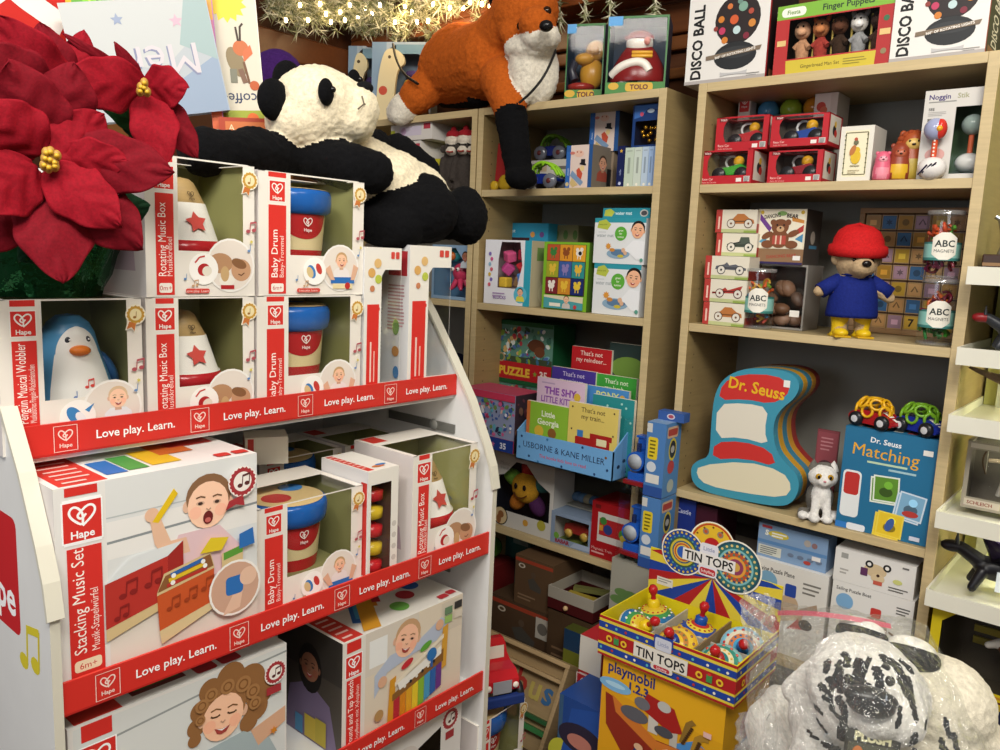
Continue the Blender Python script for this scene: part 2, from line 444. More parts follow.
# ------------------------------------------------------------------ soft bodies: one continuous skin over several rounded volumes
def blob(name, prims, parent=None, voxel=.006, smooth=6, loc=None, rotz=None, rot=None, fuzz=0.0):
    """prims: ('e', centre, radii, rot, material) ellipsoid or ('c', p0, r0, p1, r1, material) tapered limb"""
    mb = MB()
    for p in prims:
        if p[0] == 'e': mb.ell(p[1], p[2], p[4], p[3], 24, 14)
        else:
            a, b_ = Vector(p[1]), Vector(p[3]); n = 6
            mb.tube([a.lerp(b_, i/n) for i in range(n+1)], [p[2]+(p[4]-p[2])*i/n for i in range(n+1)], p[5], 16)
            mb.ell(a, p[2], p[5], None, 16, 10); mb.ell(b_, p[4], p[5], None, 16, 10)
    o = mb.build(name)
    q = o.modifiers.new('r', 'REMESH'); q.mode = 'VOXEL'; q.voxel_size = voxel
    q = o.modifiers.new('s', 'SMOOTH'); q.iterations = smooth; q.factor = .5
    dg = bpy.context.evaluated_depsgraph_get(); dg.update()
    me = bpy.data.meshes.new_from_object(o.evaluated_get(dg))
    old = o.data; o.modifiers.clear(); o.data = me; bpy.data.meshes.remove(old)
    mats = []
    for p in prims:
        mt = p[-1]
        if mt not in mats: mats.append(mt)
    me.materials.clear()
    for x in mats: me.materials.append(x)
    pre = []
    for p in prims:
        if p[0] == 'e':
            r = p[2] if hasattr(p[2], '__len__') else (p[2],)*3
            pre.append((p, Vector(p[1]), (Euler(p[3]).to_matrix() if p[3] else Matrix.Identity(3)).transposed(), Vector(r)))
        else: pre.append((p, Vector(p[1]), Vector(p[3])-Vector(p[1]), None))
    idx = []
    for f in me.polygons:
        c = f.center; best = 9; bi = 0
        for p, a, b_, r in pre:
            if p[0] == 'e':
                l = b_ @ (c-a); k = Vector((l.x/r.x, l.y/r.y, l.z/r.z)).length
                dd = (k-1)*min(r) if k > 1e-6 else -min(r)
            else:
                t = max(0, min(1, (c-a).dot(b_)/b_.length_squared)); dd = (c-a-b_*t).length-(p[2]+(p[4]-p[2])*t)
            if dd < best: best = dd; bi = mats.index(p[-1])
        idx.append(bi)
    me.polygons.foreach_set('material_index', idx)
    me.polygons.foreach_set('use_smooth', [True]*len(me.polygons))
    if fuzz:
        ns = [v.normal.copy() for v in me.vertices]
        for v, n in zip(me.vertices, ns):
            v.co += n*fuzz*(noise.noise(v.co*140)+.6*noise.noise(v.co*45))
    me.update()
    if parent is not None: o.parent = parent
    if loc is not None: o.location = loc
    if rotz is not None: o.rotation_euler = (0, 0, rotz)
    if rot is not None: o.rotation_euler = rot
    return o
# ================================================================== the room
WOOD = m('#ab9870', .45, 'wood'); WOODX = m('#ab9870', .45, 'woodx'); EDGE = m('#c0ac82', .4, 'woodx'); EDGEZ = m('#c0ac82', .4, 'wood')
INNER = m('#978258', .5, 'wood'); BACKP = m('#8a8880', .6, 'paint')
BROWN = m('#4a2a17', .4, 'woodx'); BROWN2 = m('#5c3319', .35, 'woodx')
def struct(name, mb, **k): return tag(mb.build(name, **k), kind='structure')
struct('floor', MB().box(-2.5, 1.6, -1.2, 2.2, -.05, 0, m('#6e5a48', .5, 'woodx')))
struct('wall_back', MB().box(-2.6, 1.6, 2.085, 2.2, 0, 3.0, BROWN))
w = MB().box(-2.6, -2.42, -.6, 2.085, 0, 3.0, BROWN)
struct('wall_left', w)
t = MB()
t.box(-2.42, -2.38, -.6, 2.045, 2.06, 2.15, BROWN2); t.box(-2.42, -2.395, -.6, 2.045, 2.03, 2.06, m('#6a4022', .3, 'woodx'))
struct('trim_left', t, bevel=.006)
t = MB()
t.box(-2.38, 1.5, 2.045, 2.085, 2.07, 2.15, BROWN2); t.box(-2.38, 1.5, 2.06, 2.085, 2.03, 2.07, m('#6a4022', .3, 'woodx'))
t.box(-1.62, 1.5, 2.066, 2.085, 1.955, 1.985, m('#6e4526', .3, 'woodx'))
struct('trim_back', t, bevel=.006)
# raised panel frame in the side wall
t = MB()
for a, b_, c, e in ((1.05, 1.12, 1.2, 2.0), (1.62, 1.69, 1.2, 2.0), (1.12, 1.62, 1.93, 2.0), (1.12, 1.62, 1.2, 1.27)):
    t.box(-2.42, -2.402, a, b_, c, e, m('#85582f', .3, 'wood'))
struct('trim_panel', t, bevel=.004)
# shelf-like ledge under the garland
t = MB(); t.box(-2.40, -.2, 1.93, 2.045, 2.155, 2.185, m('#7a4220', .35, 'woodx')); t.box(-2.40, -.2, 1.93, 1.945, 2.185, 2.21, m('#7a4220', .35, 'woodx'))
struct('trim_ledge', t, bevel=.004)

# ------------------------------------------------------------------ bookcases
YF = 1.75
def bookcase(label, x0, x1, shelves, d=.30, name='bookcase'):
    cx = (x0+x1)/2
    t = thing(name, label, 'bookcase', (cx, YF, 0)); hw = (x1-x0)/2; tk = .021
    for s in (-1, 1):
        a, b_ = (-hw, -hw+tk) if s < 0 else (hw-tk, hw)
        mb = MB().box(a, b_, 0, d, 0, 1.8593, WOOD, mats=[EDGEZ, INNER, WOOD, INNER, EDGEZ, WOOD])
        for z in [k*.032+.3 for k in range(47)]:               # shelf-pin holes on the inner face
            for y in (.04, d-.05):
                x = b_+.0003 if s < 0 else a-.0003
                q = [(x, y+.0025*math.cos(g*PI/3), z+.0025*math.sin(g*PI/3)) for g in range(6)]
                mb.poly(q, '#5c4a30')
        mb.build('side_panel', t, bevel=.0012)
    MB().box(-hw+tk, hw-tk, 0, d, 1.839, 1.8593, WOODX, mats=[EDGE, WOOD, WOOD, WOOD, WOODX, WOODX]).build('top_board', t, bevel=.0012)
    for z in shelves:
        MB().box(-hw+tk, hw-tk, .002, d-.006, z-.02, z-.0007, WOODX, mats=[EDGE, WOOD, WOOD, WOOD, WOODX, WOODX]).build('shelf', t, bevel=.0012)
    MB().box(-hw+tk, hw-tk, d-.005, d, .02, 1.839, BACKP).build('back_panel', t)
    MB().box(-hw+tk, hw-tk, .02, .035, 0, .06, WOODX).build('plinth', t)
    return t
S1, S2, S3, S4 = 1.632, 1.307, .896, .65
bookcase('maple bookcase holding boxed cars, blocks and the teddy bear in a red cap', -.912, -.308, [S1, S2, S3, .56, .08])
bookcase('maple bookcase with the book display carton and cartons in its dark bottom', -1.598, -.994, [S1, S2, S3, S4, .08])
bookcase('maple bookcase behind the panda, holding knitted monkeys', -2.206, -1.602, [S1, S2, S3, S4, .08])

# ------------------------------------------------------------------ white shop display stand
WHT = m('#e6e6e4', .35, 'paint'); CREAM = m('#d6d2c2', .4)
SX = -1.0                                      # front of the lower tiers
T1, T2, T3, T4 = 1.168, .862, .562, .26
st = thing('display_stand', 'white shop display stand with curved sides and red shelf strips', 'display stand', (0, 0, 0))
prof = [(-1.56, 0), (-.992, 0), (-.992, .985), (-1.002, 1.03), (-1.02, 1.072), (-1.064, 1.155), (-1.118, 1.232), (-1.185, 1.322), (-1.25, 1.40), (-1.30, 1.44), (-1.56, 1.44)]
for y0, y1 in ((.350, .362), (1.17, 1.183)):
    mb = MB(); n = len(prof)
    mb.prism(prof, y0, y1, WHT, CREAM)
    e = .004                                  # cream plastic edging along the curved front
    for (xa, za), (xb, zb) in zip(prof[2:9], prof[3:10]):
        mb.add([(xa, y0-e, za), (xa, y1+e, za), (xb, y1+e, zb), (xb, y0-e, zb), (xa+.005, y0-e, za+.003), (xa+.005, y1+e, za+.003), (xb+.005, y1+e, zb+.003), (xb+.005, y0-e, zb+.003)],
               [(0, 4, 7, 3), (4, 5, 6, 7), (5, 1, 2, 6), (0, 3, 2, 1), (0, 1, 5, 4), (3, 7, 6, 2)], CREAM)
    p = mb.build('side_panel', st)
    if y0 < 1:
        mb = MB(); F = Face(mb, (-1.42, y0, .80), (1, 0, 0), (0, 0, 1), .44, .46)
        F.note(.765, .22, .085, '#d8c832'); F.k += 1
        mb.build('music_note_decal', p)
        mb = MB(); F = Face(mb, (-1.34, y0, .93), (1, 0, 0), (0, 0, 1), .25, .16)
        F.rrect(0, 0, 1, 1, '#c8232a', .08); F.text('Hape', .66, .3, .3, '#ffffff', bold=.03)
        mb.build('emblem_decal', p)
for z, xf in ((T1, -1.105), (T2, SX), (T3, SX), (T4, SX)):
    mb = MB().box(-1.54, xf-.001, .362, 1.17, z-.012, z-.0007, WHT); mb.build('shelf', st)
MB().box(-1.56, -1.54, .362, 1.17, 0, 1.44, WHT).build('back_panel', st)
# bracket slots on the inside of the far panel
for z in (1.10, .80):
    mb = MB().box(-1.30, -1.10, 1.166, 1.1701, z-.018, z, m('#6f6f6a')); mb.ell((-1.16, 1.167, z-.009), (.012, .004, .012), m('#8d8d88')); mb.build('bracket_slot', st)
RED = m('#d2322a', .35)
for z0, z1, xf in ((1.163, 1.206, -1.1), (.853, .898, SX+.004), (.556, .598, SX+.004), (.25, .292, SX+.004)):
    mb = MB(); L = .806
    mb.box(-L/2, L/2, 0, .004, 0, z1-z0, RED)
    F = front(mb, L, z1-z0)
    F.rect(0, 0, 1, .06, '#b8241f')
    for k in range(4):
        x = .068+k*.236
        F.heartlogo(x, .5, .30, '#d2322a', '#f3d9cf', border=False); F.k += 1
        a = F.a(); F.line([(x-.34*a, .1), (x+.34*a, .1), (x+.34*a, .9), (x-.34*a, .9), (x-.34*a, .1)], .03, '#f0cfc5')
        F.text('Love play. Learn.', x+.118, .5, .27, '#ffffff', bold=.012, maxw=.150)
    o = mb.build('shelf_strip', st, (xf, .766, z0), PI/2)
# red header sign with the white line heart, standing at the back of the stand top
mb = MB(); HW, HH = .36, .52
mb.box(-HW/2, HW/2, 0, .012, 0, HH, m('#c7261f', .4))
F = front(mb, HW, HH)
F.circ(.30, .66, .20, '#6e2a1e', .8, 1.2); F.circ(.68, .64, .20, '#7e1a18', .9, 1.1)
F.line(smooth2([(.5, .30), (.22, .5), (.05, .75), (.15, .95), (.36, .95), (.52, .6), (.5, .30)], 3), .07, '#f2e8e2')
F.line(smooth2([(.5, .30), (.80, .5), (.96, .75), (.86, .95), (.68, .95), (.56, .72), (.66, .45), (.95, .35)], 3), .07, '#f2e8e2')
o = mb.build('header_sign', st, (-1.505, P(75, 20, X=-1.505).y-HW/2, 1.62), PI/2)

# ------------------------------------------------------------------ white display unit with trays
TX, TY = -.3068, 1.70
TZ = [1.462, 1.312, 1.183, .993, .834]
du = thing('tray_display', 'white shop unit of narrow trays with animal figures, beside the maple bookcase', 'display unit', (TX, TY, 0))
TW = m('#dcdacb', .35, 'paint')
for z in TZ:
    mb = MB(); o_ = [(0, 0), (.75, -.01), (.80, .26), (-.0, .26)]
    o_ = [(0, 0), (.75, -.012), (.75, .32), (-.0, .32)]
    mb.add([(x, y, z-.026) for x, y in o_]+[(x, y, z-.0147) for x, y in o_], [(3, 2, 1, 0), (4, 5, 6, 7), (0, 1, 5, 4), (1, 2, 6, 5), (2, 3, 7, 6), (3, 0, 4, 7)], TW)
    mb.box(0, .75, -.012, -.008, z-.030, z+.003, TW)
    mb.box(-.001, .003, -.008, .32, z-.026, z+.003, TW)
    mb.build('tray', du)
MB().box(.004, .75, .32, .33, 0, 2.2, m('#d9d98a', .5, 'paint')).build('back_panel', du)
mb = MB()
for x in (.03, .69): mb.box(x, x+.022, .297, .32, 0, 2.2, m('#b9b9a4', .4))
mb.build('upright', du)
# ================================================================== boxed toys on the white stand
OL = '#96955f'
def glathe(mb, prof, matfn, c=(0, 0, 0), seg=40):
    """turned body whose print colour depends on angle (degrees, 0 = towards the front) and height"""
    vs = []; fs = []; ms = []
    for r, z in prof:
        for j in range(seg):
            g = 2*PI*j/seg; vs.append((c[0]+r*math.sin(g), c[1]-r*math.cos(g), c[2]+z))
    for i in range(len(prof)-1):
        for j in range(seg):
            k = (j+1) % seg
            fs.append((i*seg+j, i*seg+k, (i+1)*seg+k, (i+1)*seg+j))
            a = (j+.5)*360/seg; a = a-360 if a > 180 else a
            ms.append(matfn(a, (prof[i][1]+prof[i+1][1])/2))
    mb.add(vs, fs, ms, True)
    if prof[-1][0] > 1e-4: mb.add(vs[-seg:], [list(range(seg))], ms[-1])
    return mb
def radius_at(prof, z):
    for (r0, z0), (r1, z1) in zip(prof, prof[1:]):
        if z0 <= z <= z1: return r0+(r1-r0)*(z-z0)/max(1e-9, z1-z0)
    return prof[-1][0] if z > prof[-1][1] else prof[0][0]
def patch(mb, prof, c, a0, z0, ra, rz, mat, g0=0, g1=360, eps=.0006, n=10, seg=48):
    """painted patch lying on a turned body; ra is its half width along the surface, rz its half height"""
    vs = []; fs = []
    for i in range(n+1):
        for j in range(seg+1):
            g = math.radians(g0+(g1-g0)*j/seg); z = z0+rz*i/n*math.sin(g); r = radius_at(prof, z)+eps; a = math.radians(a0)+ra*i/n*math.cos(g)/max(r, .02)
            vs.append((c[0]+r*math.sin(a), c[1]-r*math.cos(a), c[2]+z))
    for i in range(n):
        for j in range(seg): fs.append((i*(seg+1)+j, (i+1)*(seg+1)+j, (i+1)*(seg+1)+j+1, i*(seg+1)+j+1))
    mb.add(vs, fs, mat, True)
def toy_drum(t, c, s=1.0, parent=True):
    mb = MB(); bl = plas('#1f5fae', .2); rd = plas('#b92a2c'); cr = plas('#e6d3a0', .35)
    H = .140*s; R = .074*s
    n = 20
    prof = [(R*.84+R*.12*(i/n)**.7, H*.70*i/n) for i in range(n+1)]
    glathe(mb, prof, lambda a, z: rd if z < H*.17 else cr, c, 72)
    patch(mb, prof, c, -6, H*.695, .056*s, .052*s, rd, 180, 360)
    patch(mb, prof, c, 84, H*.30, .034*s, .034*s, bl)
    F = Face(mb, (c[0]-.024*s, c[1]-R*.945-.0025, c[2]+H*.40), (1, 0, 0), (0, 0, 1), .036*s, .034*s); F.heartlogo(.5, .5, .42, None, '#f6e6e0')
    o = mb.build('toy_drum', t)
    k = MB(); prof = [(R*1.0, H*.66), (R*1.10, H*.70), (R*1.13, H*.80), (R*1.13, H*.92), (R*1.08, H*.985), (R*.99, H*1.0), (R*.98, H*.985)]
    k.lathe(prof, bl, c, seg=48, cap=False); k.build('drum_rim', o)
    k = MB(); k.lathe([(R*1.02, H*1.0), (R*.98, H*1.008), (R*.5, H*1.008), (0, H*1.009)], m('#d8bd85', .5), c, seg=48, cap=False)
    F = Face(k, (c[0]-R, c[1]-R, c[2]+H*1.0092), (1, 0, 0), (0, 1, 0), 2*R, 2*R)
    F.circ(.32, .45, .2, '#b92a2c'); F.circ(.75, .75, .17, '#3c7fc0')
    k.build('drum_skin', o)
def toy_cone(t, c, s=1.0, ang=0):
    mb = MB(); wd = m('#a98d5c', .45, 'wood'); wh = plas('#eae6dc', .25); rd = plas('#b3242a'); 
    R = .073*s
    def fn(a, z):
        if z < .028*s: return rd
        if z > .098*s: return wd
        return wh
    prof = [(R*.90, 0), (R, .006*s), (R*.98, .028*s), (R*.93, .0281*s), (R*.62, .098*s), (R*.60, .0981*s), (R*.42, .125*s), (R*.34, .136*s), (R*.22, .143*s), (0, .146*s)]
    glathe(mb, prof, fn, c, 40); k = mb
    for a, kind in ((ang, 's'), (ang-62, 'n'), (ang+62, 'n')):
        g = math.radians(a); r = R*.79
        ex = Vector((math.cos(g), math.sin(g), 0)); nn = Vector((math.sin(g), -math.cos(g), 0))
        ey = Vector((-nn.x*.40, -nn.y*.40, .916)); o_ = Vector(c)+nn*(r+.002)+Vector((0, 0, .062*s))
        F = Face(k, o_-ex*.02*s-ey*.02*s, ex, ey, .04*s, .04*s)
        if kind == 's': F.star(.5, .5, .55, '#c4453c', 5, .55, 95)
        else: F.note(.3, .15, .5, '#4d7a3c' if a < ang else '#33506e', False)
    for q in (0,):
        g = math.radians(ang); ex = Vector((math.cos(g), math.sin(g), 0)); nn = Vector((math.sin(g), -math.cos(g), 0)); ey = Vector((-nn.x*.4, -nn.y*.4, .916))
        F = Face(k, Vector(c)+nn*(R*.53+.002)+Vector((0, 0, .112*s))-ex*.012*s-ey*.012*s, ex, ey, .024*s, .022*s); F.heartlogo(.5, .5, .42, None, '#4a3820')
    k.build('musical_cone', t)
def toy_penguin(t, c, s=1.0):
    bl = m('#4f8fbb', .35); wh = plas('#f2efe8', .3); wd = m('#a98d5c', .45, 'wood')
    mb = MB(); R = .062*s
    prof = [(R*.8, 0), (R*.98, .006*s), (R*1.0, .028*s), (R*1.0, .0285*s), (R*.95, .05*s), (R*.83, .075*s), (R*.71, .098*s), (R*.64, .115*s), (R*.58, .130*s), (R*.46, .145*s), (R*.26, .155*s), (0, .158*s)]
    fine = []
    for (r0, z0), (r1, z1) in zip(prof, prof[1:]):
        for i in range(6): fine.append((r0+(r1-r0)*i/6, z0+(z1-z0)*i/6))
    fine.append(prof[-1])
    def fn(a, z):
        if z < .0285*s: return wd
        lim = 44 if z < .1*s else 42
        if z > .112*s: lim = 42*max(0, 1-((z-.112*s)/(.030*s))**2)**.5
        return bl
    glathe(mb, fine, fn, c, 72)
    vs = []; fs = []; nz_ = 40; na = 14
    for i in range(nz_+1):
        z = .0290*s+(.141*s-.0290*s)*i/nz_; lim = 46 if z < .1*s else 44
        if z > .105*s: lim = 44*max(0, 1-((z-.105*s)/(.0361*s))**2)**.5
        r = radius_at(fine, z)+.0006
        for j in range(na+1): g = math.radians(-lim+2*lim*j/na); vs.append((c[0]+r*math.sin(g), c[1]-r*math.cos(g), c[2]+z))
    for i in range(nz_):
        for j in range(na): fs.append((i*(na+1)+j, i*(na+1)+j+1, (i+1)*(na+1)+j+1, (i+1)*(na+1)+j))
    mb.add(vs, fs, wh, True)
    k = mb; F = Face(k, (c[0]-.03*s, c[1]-R*1.0-.001, c[2]+.036*s), (1, 0, 0), (0, .22, .97), .06*s, .036*s)
    F.note(.52, .5, .22, '#d8453c'); F.note(.22, .12, .2, '#3c6ab0', False); F.note(.82, .12, .2, '#7ab03c', False)
    o = mb.build('toy_penguin', t)
    k = MB()
    k.ell((c[0], c[1]-R*.68, c[2]+.106*s), (.015*s, .011*s, .008*s), plas('#e57a26', .3)); k.build('beak', o)
    for q in (-1, 1):
        k = MB(); k.ell((c[0]+q*.0135*s, c[1]-R*.555, c[2]+.121*s), (.0045*s, .003*s, .0055*s), plas('#3a3a40', .2)); k.ell((c[0]+q*.0135*s+.001, c[1]-R*.555-.0028, c[2]+.122*s), .0014*s, plas('#ffffff')); k.build('eye', o)
        k = MB(); k.ell((c[0]+q*R*.92, c[1]+.006, c[2]+.070*s), (.012*s, .022*s, .032*s), plas('#2d5f95', .35), (0, -q*.45, 0)); k.build('wing', o)

def pack_side(F):                     # plain printed side with a faint photo
    F.rect(0, 0, 1, 1, '#d9d2cf'); F.kid(.5, .62, .17, '#c99a86', '#6b4a36', '#b9a3ad')
def pack_front(title, sub, kind, xs=.27, xr=.88, yb=.34, age='0m+'):
    def art(F):
        a = F.a()
        F.rect(.085, .955, xs-.03, .995, '#d8322b')
        F.heartlogo((.085+xs-.03)/2, .845, .072, '#d8322b', '#f6f1ea')
        F.rect(.085, .015, xs-.03, .735, '#d8322b')
        cx = (.085+xs-.03)/2; wd = xs-.115
        F.text(title, cx-wd*.17, .20 if kind == 'penguin' else .15, .060, '#fff6ee', 90, .006, 'L', .52); F.text(sub, cx+wd*.24, .20 if kind == 'penguin' else .15, .040, '#fbe3da', 90, 0, 'L', .38)
        F.rrect(cx-wd*.36, .03, cx+wd*.36, .10, '#f8efe4', .015); F.text(age, cx, .065, .035, '#c8322b')
        # photo disc and product disc along the bottom
        F.circ(.76, .235, .205, '#f6f2ec'); F.circ(.76, .235, .19, '#e9dfd4')
        return F
    return art
def photo_drum(F):
    F.kid(.77, .30, .062, '#e3b796', '#c8a070', '#efe6e2'); F.rect(.66, .10, .90, .155, '#2f6fba'); F.rect(.68, .055, .88, .10, '#e9d7a8'); F.circ(.83, .08, .03, '#c0322e')
    F.poly([(.60, .22), (.66, .13), (.70, .13), (.65, .26)], '#e0b294'); F.poly([(.94, .24), (.90, .13), (.86, .13), (.89, .27)], '#e0b294')
def photo_sleep(F):
    F.circ(.66, .25, .085, '#b98d68', 1.2, .9); F.circ(.86, .20, .085, '#c89a76'); F.circ(.84, .25, .06, '#8a6040', 1.1, .6, rot=-20); F.circ(.72, .12, .055, '#efe9dd', 1.2, .8); F.circ(.70, .17, .045, '#caa878', .8, 1.3); F.rect(.66, .055, .79, .085, '#b3262a')
    F.line([(.83, .17), (.86, .16), (.89, .18)], .008, '#6e4a34')
def photo_baby(F):
    F.kid(.80, .31, .068, '#e8bfa2', '#e0c09c', '#eaf0f4'); F.circ(.62, .14, .06, '#e6b698', 1.5, .7); F.circ(.70, .08, .055, '#3f86c2', 1.4, .6); F.circ(.75, .09, .035, '#f4f4f2', 1.2, .8)
def extras(F, kind):
    F.circ(.50, .205, .118, '#fbf8f2')
    if kind == 'drum': F.circ(.47, .20, .055, '#3c7fc0', .7, 1.1, rot=25); F.circ(.455, .195, .045, '#d8c08c', .7, 1.1, rot=25); F.circ(.54, .225, .045, '#c8403a', .6, 1.1, rot=25)
    elif kind == 'cone': F.circ(.50, .20, .05, '#b3262a', 1, .9, rot=30); F.circ(.53, .19, .04, '#e9e2d2', 1, .9, rot=30); F.line([(.42, .25), (.46, .29), (.51, .30)], .012, '#c8403a')
    else: F.circ(.48, .215, .06, '#3f86c2', .7, 1.2, rot=35); F.circ(.52, .20, .04, '#eef2f4', .7, 1.1, rot=35); F.poly([(.55, .25), (.62, .29), (.58, .23)], '#3f86c2')
    F.note(.33, .13, .03, '#4a7fb5', False); F.note(.40, .08, .03, '#c9a27a')
    F.rrect(.33, .025, .55, .06, '#d0463c', .015); F.text('Love play. Learn.', .44, .0425, .02, '#f6d8d0')
    F.medal(.945, .885, .062)
    F.note(.925, .50, .05, '#b0525a'); F.star(.955, .42, .018, '#d8c85a', 6); F.note(.93, .35, .035, '#6a8fc0', False)
def top_print(F):
    F.rect(.05, .04, .26, .96, '#cf3a30'); F.lines(.08, .9, .24, 8, .1, .03, '#f2c8be'); F.circ(.55, .15, .06, '#c9743a', 1.8, .8); F.circ(.7, .2, .06, '#3c7fc0', 1.5, .6)
WH = [(.30, .34), (.895, .34), (.895, .992), (.30, .992)]
def hape(kind, label, loc, group=None, cat='boxed toy', w=None, rotz=PI/2, h=.2, d=.165, filmed=True):
    names = {'drum': 'boxed_drum', 'cone': 'boxed_music_cone', 'penguin': 'boxed_penguin_wobbler'}
    t = thing(names[kind], label, cat, loc, rotz, group)
    w = w or {'drum': .212, 'cone': .174, 'penguin': .182}[kind]
    xs = {'drum': .27, 'cone': .27, 'penguin': .275}[kind]
    xw = xs+.01
    hole = [(xw, .335), (.885, .335), (.885, .988), (xw, .988)]
    ti = {'drum': ('Baby Drum', 'Baby-Trommel', '6m+'), 'cone': ('Rotating Music Box', 'Musikkreisel', '0m+'), 'penguin': ('Penguin Musical Wobbler', 'Musikalisches Pinguin-Wackelmännchen', '6m+')}[kind]
    pf = pack_front(ti[0], ti[1], kind, xs, .88, .335, ti[2])
    ph = {'drum': photo_drum, 'cone': photo_sleep, 'penguin': photo_baby}[kind]
    def art(F): pf(F); ph(F); extras(F, kind)
    windowbox(t, w, d, h, hole, '#ece6dc', OL, art, lart=pack_side, tart=lambda F: F.rect(.05, .72, .26, .98, '#cf3a30'), thole=(.06, .94, .0, .62), filmed=filmed)
    cx = (xw+.885)/2*w-w/2
    if kind != 'penguin': MB().box(-w*.40, w*.40, .012, d-.004, .002, h*.27 if kind == 'drum' else h*.30, m('#8a8858', .6)).build('card_insert', t)
    else: MB().box(-w*.40, w*.40, .012, d-.004, .002, .028, m('#8a8858', .6)).build('card_insert', t)
    if kind == 'drum': toy_drum(t, (cx-.010, .084, h*.27), .90*h/.2)
    elif kind == 'cone': toy_cone(t, (cx-.014, .066, h*.30), .80*h/.2)
    else: toy_penguin(t, (cx+.003, .068, .028), .93)
    return t
X1 = -1.112; X2 = -1.012
hape('penguin', 'boxed toy penguin in a red striped window box under the poinsettia', (X1, .438, T1), None, 'boxed toy')
G1 = 'boxed musical cones'; G2 = 'boxed toy drums'
hape('cone', 'boxed wooden musical cone on the upper shelf, under another of its kind', (X1, .622, T1), G1)
hape('drum', 'boxed blue and red toy drum on the upper shelf, under another of its kind', (X1, .820, T1), G2)
hape('cone', 'boxed wooden musical cone stacked on top, beside the red poinsettia bracts', (X1-.004, .626, T1+.2005), G1)
hape('drum', 'boxed blue and red toy drum stacked on top, below the panda arm', (X1-.004, .826, T1+.2005), G2, h=.196)
hape('drum', 'boxed blue and red toy drum on the middle shelf beside the baby picture box', (X2-.018, .762, T2), G2, h=.186)
hape('cone', 'boxed wooden musical cone at the far end of the middle shelf', (X2, 1.055, T2), G1, h=.222, w=.172)

# tall narrow boxes with wrap-round windows: wooden ball columns
def column_box(label, loc, w, h, balls, group):
    t = thing('boxed_ball_column', label, 'boxed toy', loc, PI/2, group); d = .13
    def art(F):
        F.rect(.10, .62, .42, .60, '#d8322b'); F.rect(.08, .10, .40, .64, '#d8322b'); F.rect(.17, .14, .21, .40, '#f2cfc4'); F.rect(.27, .14, .30, .34, '#eebcae')
        F.heartlogo(.24, .055, .036, '#d8322b', '#f6f1ea')
        F.rrect(.70, .93, .80, .975, '#d0463c', .006); F.rrect(.83, .93, .93, .975, '#d0463c', .006)
        F.circ(.18, .84, .03, '#d9a860'); F.circ(.34, .90, .03, '#e0b878'); F.circ(.36, .80, .028, '#b8c44c'); F.circ(.2, .74, .02, '#c9835a')
    def lart(F):
        F.rect(0, 0, 1, 1, '#dcdcdc'); F.rect(.55, .80, .95, .96, '#b03038'); F.lines(.55, .74, .92, 14, .022, .01, '#b98d92'); F.circ(.74, .46, .04, '#5d8a4a', .8, 1.3); F.circ(.74, .30, .035, '#c58a4a'); F.circ(.76, .16, .035, '#4a86c0', .8, 1.2)
        F.lines(.1, .7, .45, 20, .025, .008, '#aeb0b2')
    hole = [(.46, .13), (.995, .13), (.995, .86), (.55, .86), (.46, .82)]
    windowbox(t, w, d, h, hole, '#ece8df', '#a39a80', art, lart=lart, rhole=True)
    z = .016
    mb = MB(); mb.tube([(0, d/2, .003), (0, d/2, h*.9)], .006, m('#c9a66a', .5)); p = mb.build('wooden_pole', t)
    for c, r, zz in balls:
        k = MB(); k.ell((0, d/2, zz*h), r, plas(c, .3)); k.build('ball', t)
    return t
balls = [('#5aa7b6', .024, .22), ('#aab83c', .020, .50), ('#e0921c', .028, .75)]
column_box('narrow window box with coloured balls, touching the drum boxes', (X1, .977, T1), .088, .285, balls, 'boxed ball columns')
column_box('narrow window box with coloured balls at the open end of the upper shelf', (X1, 1.098, T1), .112, .292, balls, 'boxed ball columns')

# narrow box with a red bead tower, middle shelf
t = thing('boxed_bead_tower', 'narrow white window box with a red and yellow bead tower', 'boxed toy', (X2-.006, .905, T2), PI/2)
windowbox(t, .07, .13, .21, [(.10, .10), (.76, .10), (.76, .88), (.10, .88)], '#ece8df', '#7a5a4c', lambda F: [F.circ(.88, .5-.1*i, .025, '#cfc9c0') for i in range(4)], tart=top_print,
          lart=lambda F: (F.rect(.0, .0, 1, 1, '#e2e2e4'), F.rect(.86, .1, .98, .9, '#c8322b')))
for i, c in enumerate(('#c8282e', '#d8b82e', '#c8282e', '#d8b82e', '#b8242c')):
    k = MB(); k.lathe([(.006, 0), (.021, .006), (.021, .022), (.006, .028)], plas(c, .25), (-.002, .030, .012+.033*i), seg=20); k.build('bead', t)

